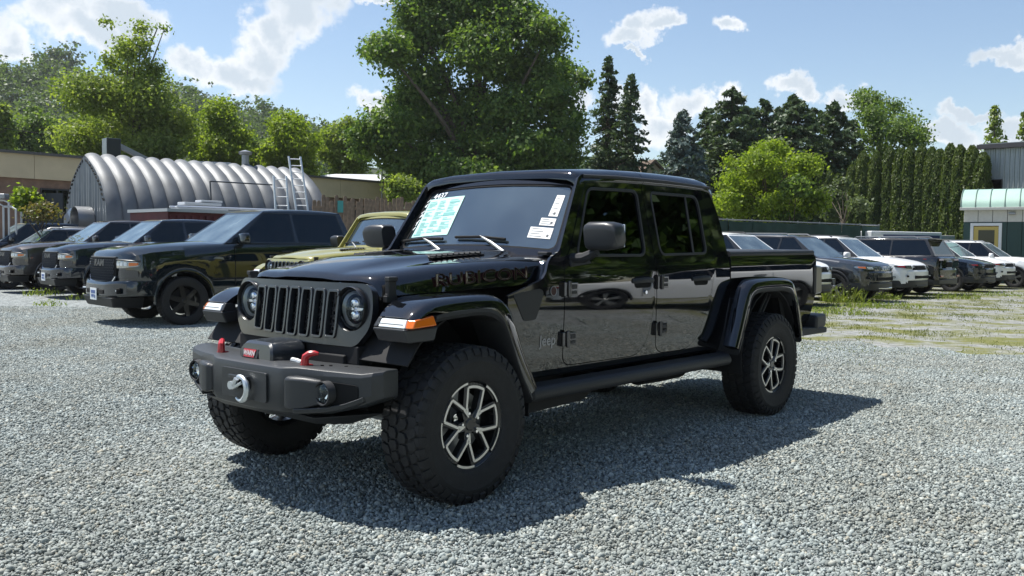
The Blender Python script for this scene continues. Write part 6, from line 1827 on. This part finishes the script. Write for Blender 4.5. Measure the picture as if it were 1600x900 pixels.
# pipe rack at the far left edge
T = empty('pipe_stand', None, PX(14, 380, 29) * 1); T.location.z = 0; tag(T, 'rusty stand with white pipes at the left picture edge', 'pipe stand')
b = MB(); b.box((-.25, 0, 1.3), (.30, .30, 2.6)); b.build('post', M_BRICK, T)
for k, (x, z0, z1) in enumerate(((-.05, .6, 2.45), (.12, .6, 2.55), (.34, .6, 2.35))):
    b = MB(); b.tube([(x, -.2, z0), (x, -.2, z1), (x - .15, -.2, z1 + .08), (x - .4, -.2, z1 + .08)], .035, 6); b.build('pipe', principled('white_pipe', (.62, .62, .60), .5), T)
b = MB(); b.box((-.1, -.2, 2.75), (.35, .3, .16)); b.build('valve_box', M_GREY, T, bevel=.03)
T = empty('screen_panel', None, PX(36, 380, 31)); T.location.z = 0; tag(T, 'dark screen panel standing before the brown building', 'screen')
b = MB(); b.box((.55, .3, 1.5), (1.35, .06, 3.0)); b.build('panel', principled('dark_grey_board', (.05, .055, .06), .7), T)
b = MB(); b.box((-.16, .25, 1.5), (.08, .08, 3.1)); b.build('post', M_GREY, T)

# ------------------------------------------------------------------ poles and wires
def utility_pole(x, ytop, d, label):
    p = PX(x, ytop, d); T = empty('utility_pole', None, (p.x, d, 0)); tag(T, label, 'pole')
    b = MB(); b.cyl((0, 0, -.2), (0, 0, p.z), .16, 10, .11); b.build('post', principled('grey_pole', (.22, .20, .18), .9, noise=.2), T)
    b = MB(); b.box((0, -.12, p.z - .5), (1.8, .09, .11)); b.build('crossarm', principled('grey_pole', (.2, .2, .2)), T)
    for k in (-.8, -.3, .3, .8):
        b = MB(); b.cyl((k, -.12, p.z - .44), (k, -.12, p.z - .30), .04, 6); b.build('insulator', M_GREY, T)
    return p
p1 = utility_pole(565, 203, 70, 'grey wooden utility pole standing before the bright trees')
p2 = utility_pole(866, 240, 75, 'small utility pole just above the pickup roof')
def wire(a, b_, sag, label):
    mb = MB(); a, b_ = Vector(a), Vector(b_)
    mb.tube([a.lerp(b_, t) - Vector((0, 0, sag * 4 * t * (1 - t))) for t in np.linspace(0, 1, 15)], .022, 4)
    tag(mb.build('overhead_wire', M_GAP, None), label, 'wire')
wire((p1.x, 69.9, p1.z - .35), (p2.x, 74.9, p2.z - .35), .8, 'overhead wire between the two utility poles')
wire((p1.x, 69.9, p1.z - .4), PX(-60, 190, 58), 1.2, 'overhead wire running left over the bright trees')
wire((p1.x, 69.9, p1.z - 3.2), PX(640, 292, 46), .3, 'service wire slanting down to the low roof end')
wire((p1.x, 69.9, p1.z - 4.2), PX(480, 276, 60), .2, 'low wire from the utility pole to the brown building')

# ------------------------------------------------------------------ right side: house, fence, trailer, shed, metal building
def gable_house():
    d = 75; c = PX(1018, 300, d)
    T = empty('gabled_house', None, (c.x, d, 0), R(20)); tag(T, 'tan gabled house peeping over the pickup roof', 'house')
    M_H = principled('tan_siding', (.42, .34, .24), .8)
    b = MB(); b.prism([(-2.6, 0), (2.6, 0), (2.6, 6.0), (0, 8.35), (-2.6, 6.0)], 0, 6); b.build('wall', M_H, T)
    for sg in (-1, 1):
        b = MB(); b.hexa([(0, -.3, 8.38), (sg * 3.0, -.3, 5.75), (sg * 3.0, -.3, 5.95), (0, -.3, 8.6)], [(0, 6.2, 8.38), (sg * 3.0, 6.2, 5.75), (sg * 3.0, 6.2, 5.95), (0, 6.2, 8.6)]); b.build('roof', principled('brown_shingle', (.12, .085, .06), .9), T)
    b = MB(); b.box((0, -.03, 6.6), (.7, .08, 1.0)); w = b.build('window', M_TRIM, T)
gable_house()
c = PX(888, 300, 62)
T = empty('green_roofed_shed', None, (c.x, 62, 0)); tag(T, 'low shed roof with green edge just over the pickup windscreen', 'shed')
b = MB(); b.box((0, 1.5, 2.9), (1.7, 3, 5.8)); b.build('wall', M_TAN, T)
b = MB(); b.box((0, 1.4, 6.0), (2.0, 3.4, .35)); b.build('roof', principled('green_sheet', (.06, .20, .10), .5), T)
b = MB(); b.box((.45, 1.2, 6.6), (.8, .8, .85)); b.build('roof_unit', principled('pale_unit', (.55, .60, .65), .5), T)
b = MB(); b.cyl((-3.9, 0, 0), (-3.9, 0, 6.2), .07, 8); b.lathe([(.0001, .25), (.14, .18), (.14, 0)], (-3.9, 0, 6.15), 'z', 10); b.build('vent_pipe', M_GREY, T)

def green_fence():
    A, B = PX(1095, 380, 35.2), PX(1372, 380, 42.0); A.z = B.z = 0
    ax = B - A; L_ = ax.length; H = 2.5
    T = empty('screened_fence', None, A, math.atan2(ax.y, ax.x)); tag(T, 'chain-link fence covered with dark green windscreen cloth', 'fence')
    M_CL = principled('green_screen_cloth', (.014, .046, .038), .8, noise=.25, nscale=1.5, bump=.3, bscale=5)
    n = 8
    for k in range(n):
        rings = []
        for i in range(9):
            t = i / 8; x = L_ * (k + t) / n
            rings.append([(x, -.035 + .03 * math.sin(t * 9 + k + z * 2), z - .05 * 4 * t * (1 - t) * (z / H)) for z in np.linspace(.08, H - .03, 7)])
        MB().loft(rings, close_u=False, cap=False).build('screen_panel', M_CL, T, solid=.004, ang=70)
    for k in range(n + 1):
        b = MB(); b.cyl((L_ * k / n, .03, 0), (L_ * k / n, .03, H + .06), .032, 8); b.build('fence_post', M_GREY, T)
    b = MB(); b.cyl((0, .03, H), (L_, .03, H), .025, 6); b.build('top_rail', M_GREY, T)
green_fence()

def box_trailer():
    A, B = PX(1360, 380, 41), PX(1470, 380, 43); A.z = B.z = 0
    ax = B - A; L_ = ax.length
    T = empty('cargo_trailer', None, A, math.atan2(ax.y, ax.x)); tag(T, 'white trailer with dark blue side panel behind the parked cars', 'trailer')
    b = MB(); b.box((L_ / 2, 1.1, 1.35), (L_, 2.2, 1.75)); b.build('box', principled('trailer_white', (.72, .74, .75), .4), T, bevel=.04)
    b = MB(); b.box((L_ * .56, -.01, 1.55), (L_ * .80, .03, 1.05)); pn = b.build('side_panel', principled('panel_blue', (.035, .045, .14), .4), T)
    b = MB()          # worn, illegible orange print
    for x, z, w, h in ((.36, 1.78, .34, .10), (.44, 1.90, .24, .06), (.54, 1.80, .05, .22), (.575, 1.84, .05, .2), (.61, 1.80, .06, .24)): b.box((L_ * x, -.03, z), (w, .006, h))
    tag(b.build('panel_print', principled('faded_orange', (.25, .09, .05), .5), pn), kind='stuff')
    b = MB(); b.hexa([(.05, -.02, 1.86), (.9, -.02, 1.86), (.9, .3, 1.86), (.05, .3, 1.86)], [(.05, -.02, 2.15), (.55, -.02, 2.15), (.55, .3, 2.15), (.05, .3, 2.15)]); b.build('nose_cap', M_WHITE, T, bevel=.02)
    for x in (L_ * .4, L_ * .62):
        b = MB(); b.lathe([(.15, -.1), (.33, -.1), (.35, 0), (.33, .1), (.15, .1)], (x, .1, .35), 'y', 20); b.build('wheel', M_RUBBER, T)
    C_ = PX(1479, 380, 43.5); C_.z = 0
    U = empty('utility_box_body', None, C_, math.atan2(ax.y, ax.x)); tag(U, 'pale grey equipment box beside the white trailer', 'equipment box')
    b = MB(); b.box((.0, .6, 1.05), (1.0, 1.2, 2.1)); b.build('body', principled('pale_grey_box', (.50, .50, .47), .6, noise=.2, nscale=3), U, bevel=.02)
    for k in range(2):
        b = MB(); b.box((-.24 + .48 * k, -.01, 1.7), (.40, .03, .6)); b.build('door', principled('pale_grey_door', (.42, .43, .42), .5), U, bevel=.01)
box_trailer()

def green_shed():
    d = 40.0
    A = PX(1503, 380, d); A.z = 0
    T = empty('green_shed', None, A, R(-31)); tag(T, 'dark green metal shed with pale green curved roof and yellow door', 'shed')
    M_DG = principled('dark_green_sheet', (.012, .052, .046), .45, noise=.12, nscale=.7)
    M_CW = principled('cream_sheet', (.62, .60, .55), .5, noise=.06)
    M_RG = principled('copper_green_roof', (.36, .52, .44), .5, noise=.12, nscale=.6)
    W = .56; n = 12
    door_x0, door_x1 = .35, 1.40
    for k in range(n):
        x0, x1 = k * W, (k + 1) * W - .018
        for (z0, z1, mt, nm) in ((0, 2.62, M_DG, 'wall_panel'), (2.63, 3.20, M_CW, 'upper_panel')):
            mb = MB()
            if nm == 'wall_panel' and x0 < door_x1 and x1 > door_x0:
                for a, b_ in ((x0, min(x1, door_x0)), (max(x0, door_x1), x1)):
                    if b_ - a > .03: q = MB(); q.box(((a + b_) / 2, .03, 1.31), (b_ - a, .06, 2.62)); q.build('wall_panel', mt, T, bevel=.006)
                q = MB(); a, b_ = max(x0, door_x0), min(x1, door_x1); q.box(((a + b_) / 2, .03, 2.55), (b_ - a, .06, .14)); q.build('wall_panel', mt, T)
                continue
            mb.box(((x0 + x1) / 2, .03, (z0 + z1) / 2), (x1 - x0, .06, z1 - z0)); mb.build(nm, mt, T, bevel=.006)
    b = MB(); b.box((n * W / 2, .12, 1.6), (n * W, .10, 3.2)); b.build('backing', M_GAP, T)
    b = MB(); b.box((.05, 3, 1.6), (.08, 5.8, 3.2)); b.build('end_wall', M_DG, T)
    # curved roof in standing-seam panels
    for k in range(n):
        x0, x1 = k * W - .12, (k + 1) * W - .12
        rings = []
        for x in (x0, x1 - .004):
            rings.append([(x + .0, -.18 + 1.7 * (1 - math.cos(t)), 3.20 + .92 * math.sin(t)) for t in np.linspace(.0, R(88), 9)])
        MB().loft(rings, close_u=False, cap=False).build('roof_panel', M_RG, T, solid=.03, ang=60)
        b = MB(); b.tube([(x0, -.18 + 1.7 * (1 - math.cos(t)), 3.215 + .92 * math.sin(t)) for t in np.linspace(.0, R(88), 9)], .024, 5); b.build('roof_seam', principled('seam_green', (.10, .16, .14), .6), T)
    rings = [[(-.12, -.18 + 1.7 * (1 - math.cos(t)), 3.20 + .92 * math.sin(t)) for t in np.linspace(0, R(88), 9)], [(-.10, -.10 + 1.7 * (1 - math.cos(t)), 3.16 + .0 * math.sin(t)) for t in np.linspace(0, R(88), 9)]]
    MB().loft(rings, close_u=False, cap=False).build('roof_end', M_RG, T, solid=.01)
    b = MB(); b.box((n * W / 2 - .1, -.20, 3.19), (n * W + .1, .10, .12)); b.build('gutter', M_CW, T, bevel=.01)
    # doorway: white casing, yellow frame, glazed leaf
    for x in (door_x0 - .02, door_x1 + .02):
        b = MB(); b.box((x, -.03, 1.25), (.12, .07, 2.5)); b.build('door_casing', M_WHITE, T)
    b = MB(); b.box(((door_x0 + door_x1) / 2, -.032, 2.52), (door_x1 - door_x0 + .16, .074, .12)); b.build('door_casing', M_WHITE, T)
    M_Y = principled('yellow_door_paint', (.62, .46, .12), .5)
    dr = MB(); dr.box(((door_x0 + door_x1) / 2, .02, 1.23), (door_x1 - door_x0 - .10, .05, 2.40)); dd = dr.build('door', M_Y, T)
    b = MB(); b.box(((door_x0 + door_x1) / 2 + .02, -.01, 1.55), (.62, .03, 1.45)); b.build('door_glass', M_CARGLASS, dd)
    b = MB(); b.cyl((1.15, -.02, 1.05), (1.15, -.09, 1.05), .03, 8); b.build('handle', M_GREY, dd)
    lp = MB(); lp.box((1.85, -.10, 2.98), (.26, .14, .11)); lp.build('wall_lamp', M_GREY, T, bevel=.03)
green_shed()

def metal_building():
    d = 50.0
    A = PX(1531, 380, d); A.z = 0
    T = empty('metal_building', None, A, R(-42)); tag(T, 'tall pale grey ribbed metal building behind the green shed', 'building')
    M_S = principled('pale_ribbed_sheet', (.37, .41, .42), .45, .25, noise=.05)
    H = 7.0; L_ = 12
    rings = []
    n = int(L_ / .24)
    for k in range(n):
        for u, y in ((0, 0), (.03, -.06), (.08, -.06), (.11, 0)):
            rings.append([(k * .24 + u, y, 0), (k * .24 + u, y, H)])
    MB().loft(rings, close_u=False, cap=False).build('ribbed_wall', M_S, T, ang=20)
    b = MB(); b.box((L_ / 2, 4, H / 2), (L_ - .1, 7.8, H - .1)); b.build('wall', M_S, T)
    b = MB(); b.box((L_ / 2 - .1, -.12, H + .02), (L_ + .4, .34, .24)); b.build('eave_trim', principled('dark_eave', (.07, .065, .07), .6), T)
    b = MB(); b.hexa([(-.2, -.2, H + .12), (L_ + .2, -.2, H + .12), (L_ + .2, 8, H + .7), (-.2, 8, H + .7)], [(-.2, -.2, H + .18), (L_ + .2, -.2, H + .18), (L_ + .2, 8, H + .76), (-.2, 8, H + .76)]); b.build('roof', M_S, T)
    for x in (.62, 2.5):
        b = MB(); b.box((x, -.08, 4.75), (.70, .06, 1.0)); w = b.build('window', M_TRIM, T)
        b = MB(); b.box((x, -.115, 4.95), (.60, .02, .50)); b.build('pane', M_CARGLASS, w)
        b = MB(); b.box((x, -.115, 4.42), (.60, .02, .30)); b.build('pane', M_CARGLASS, w)
metal_building()

# trees on the far side of the lot, out of frame to the right, mirrored in the black doors and windows
gM = 'trees along the far side of the lot'
labs = ('hanging over the white suv bonnet', 'behind the white suv cabin', 'behind the white suv tail', 'next towards the metal building', 'nearest the metal building', 'behind the standing place of the photographer', 'at the lot corner', 'at the road end of the lot')
protos = []
for k, (x, y, h) in enumerate(((25, 3, 16), (26, 9.5, 18), (27, 16, 16), (31, 22.5, 17), (37, 29, 18), (24, -4, 18), (22, -12, 17), (18, -20, 18))):
    r4 = np.random.default_rng(900 + k)
    if k < 2:
        t = deciduous('boundary_tree', '', auto_blobs((0, 0, h * .5), 4.8, 4.8, h * .50, 24, r4), (0, 0), 16000, .55, L_BIG, 200 + k, gM, .3, 8)
        protos.append((t, h))
    else:
        t = copy_tree(protos[k % 2][0])
    t.location = (x, y, 0); t.rotation_euler = (0, 0, k * 1.7); s_ = h / protos[k % 2][1]; t.scale = (s_, s_, s_)
    tag(t, 'dark leafy tree ' + labs[k], 'tree', gM)

# ------------------------------------------------------------------ grass and weeds
def blades(P, h, w, rng, lean=.45):
    n = len(P); a = rng.uniform(0, 2 * PI, n); hh = h * rng.uniform(.45, 1.25, n)
    dx, dy = np.cos(a), np.sin(a); b = rng.uniform(0, 2 * PI, n); l = rng.uniform(0, lean, n) * hh
    ww = w * rng.uniform(.6, 1.3, n)
    p0 = P + np.stack([dx * ww, dy * ww, 0 * a], -1); p1 = P - np.stack([dx * ww, dy * ww, 0 * a], -1)
    tip = P + np.stack([np.cos(b) * l, np.sin(b) * l, hh], -1)
    q = P + np.stack([np.cos(b) * l * .4 + dx * ww * .7, np.sin(b) * l * .4 + dy * ww * .7, hh * .55], -1)
    return np.stack([p0, p1, tip, q], 1)
def fbm(x, y):
    return (np.sin(x * 1.7 + 1.3 * np.sin(y * 1.1)) * np.sin(y * 1.9 + x * .6 + 2 * np.sin(x * .7)) + .6 * np.sin(x * 4.3 + y * 2.7) * np.sin(y * 5.1 - x * 1.9) + .4 * np.sin(x * 9.1 - y * 3) * np.sin(y * 11.3 + x * 2)) / 2
L_GRASS = leafmat('grass_blades', (.085, .120, .022), (.215, .225, .070), .4)
L_WEED = leafmat('weed_leaves', (.125, .185, .030), (.265, .310, .080), .45)
rng = np.random.default_rng(77)
n = 400000
x = rng.uniform(2.5, 24, n); y = rng.uniform(9.0, 36, n)
g = np.minimum((y - 11.3) + .8 * (x - 3.6), 1.2 * (x - 2.4))
dens = np.clip((g + 1.0) / 2.5, 0, 1) * np.clip(.18 + fbm(x, y) * 1.5, .02, 1) * np.clip(24 / (y + 4), .3, 1)
lane = np.exp(-((x - y * .62 + 1.0) / 1.6) ** 2)
k = (rng.random(n) < dens * (1 - .75 * lane)) & (x < y * .60 + 2)
P = np.stack([x[k], y[k], np.full(k.sum(), -.01)], -1)
o = obj('grass', quads_mesh('grass', blades(P, .036, .006, rng, .9), L_GRASS)); tag(o, 'thin patchy grass creeping over the gravel before the parked cars', 'grass', kind='stuff')

def weed_clump(label, x, y, rad, h, n, seed):
    rng = np.random.default_rng(seed)
    r_ = rad * rng.random(n) ** .6; a = rng.uniform(0, 2 * PI, n)
    P = np.stack([r_ * np.cos(a), r_ * np.sin(a), np.zeros(n)], -1)
    hs = h * (1 - .6 * r_ / rad)
    m = n // 2
    T = empty('weed_clump', None, (x, y, 0)); tag(T, label, 'weeds', 'weed clumps')
    tag(obj('blades', quads_mesh('blades', blades(P[:m], h * .6, .010, rng, .7), L_WEED), T), kind='stuff')
    Q = P[m:].copy(); Q[:, 2] = rng.random(n - m) * hs[m:]
    tag(obj('leaves', quads_mesh('leaves', leaf_quads(Q, .06, rng, None, .5, .6), L_WEED), T), kind='stuff')
for k, (lab, px_, py_, rad, h, nn) in enumerate((
        ('tall bright weeds in front of the dark grey suv wheel', 1318, 472, .6, .58, 520), ('low weeds just behind the black pickup bumper', 1300, 490, .8, .16, 300), ('weed patch under the dark grey suv nose', 1348, 480, .8, .20, 320),
        ('weeds before the white suv bumper', 1395, 480, .9, .14, 240), ('weeds growing between dark grey and white suv', 1375, 468, .6, .26, 240),
        ('small weeds by the bumper of the midnight blue pickup', 68, 462, .5, .28, 110), ('straggling weed on open gravel left of the nearest parked pickup', 78, 478, .35, .18, 80), ('weeds beside the paper plate of the nearest parked pickup', 128, 468, .35, .22, 70),
        ('weeds at the foot of the black three-row suv', 1480, 466, .9, .2, 320), ('thin weeds in the gravel near the right picture edge', 1560, 462, 1.0, .15, 260), ('weeds along the green fence behind the pickup bed', 1240, 420, 1.2, .9, 700))):
    yy = CAM_H * FOCAL / (py_ - (387 + .0105 * (px_ - 800)))
    weed_clump(lab, (px_ - 800) / FOCAL * yy, yy, rad, h, nn, 300 + k)

# ------------------------------------------------------------------ small things on the dashboard
def duck(label, y, colr, hat):
    c = Vector(ws_fn(0)(y, .03)); wx, wy = veh_to_world(-1.08, y)
    T = empty('rubber_duck', None, (wx, wy, 1.283), HEAD + .3); tag(T, label, 'toy duck', 'toy ducks on the dashboard')
    m = principled('duck_' + hat, colr, .35, coat=.4)
    b = MB(); b.lathe([(.0001, 0), (.030, .002), (.040, .020), (.034, .040), (.015, .050), (.0001, .051)], (0, 0, 0), 'z', 16); b.tube([(-.03, 0, .028), (-.05, 0, .045)], [.018, .004], 8); b.build('body', m, T)
    b = MB(); b.lathe([(.0001, .044), (.020, .050), (.027, .066), (.020, .084), (.0001, .090)], (.012, 0, 0), 'z', 14); h = b.build('head', m, T)
    b = MB(); b.box((.042, 0, .064), (.022, .024, .008)); b.build('beak', principled('duck_beak', (.7, .22, .02), .4), h, bevel=.003)
    b = MB(); b.lathe([(.024, .082), (.020, .090), (.0001, .098)], (.012, 0, 0), 'z', 12); b.build('hat', principled('hat_' + hat, (.6, .25, .3) if hat == 'red' else (.2, .45, .7), .5), h)
duck('blue toy duck on the dashboard of the black pickup', -.34, (.10, .38, .75), 'blue')
duck('red toy duck on the dashboard behind the windscreen middle', -.02, (.60, .10, .16), 'red')

# ------------------------------------------------------------------ summer haze
b = MB(); b.box((0, 120, 32), (900, 640, 68)); hz = b.build('haze', principled('haze_tmp', (1, 1, 1)), None, smooth=False)
tag(hz, 'faint summer haze over the lot and the wooded hill', 'haze', kind='stuff')
hm = bpy.data.materials.new('haze'); hm.use_nodes = True; hm.node_tree.nodes.clear()
ho = hm.node_tree.nodes.new('ShaderNodeOutputMaterial'); hv = hm.node_tree.nodes.new('ShaderNodeVolumePrincipled')
hv.inputs['Color'].default_value = (.93, .96, 1.0, 1); hv.inputs['Density'].default_value = 0.00022; hv.inputs['Anisotropy'].default_value = .35
hm.node_tree.links.new(hv.outputs[0], ho.inputs['Volume'])
hz.data.materials.clear(); hz.data.materials.append(hm)
scene.cycles.volume_bounces = 0
scene.cycles.volume_max_steps = 64
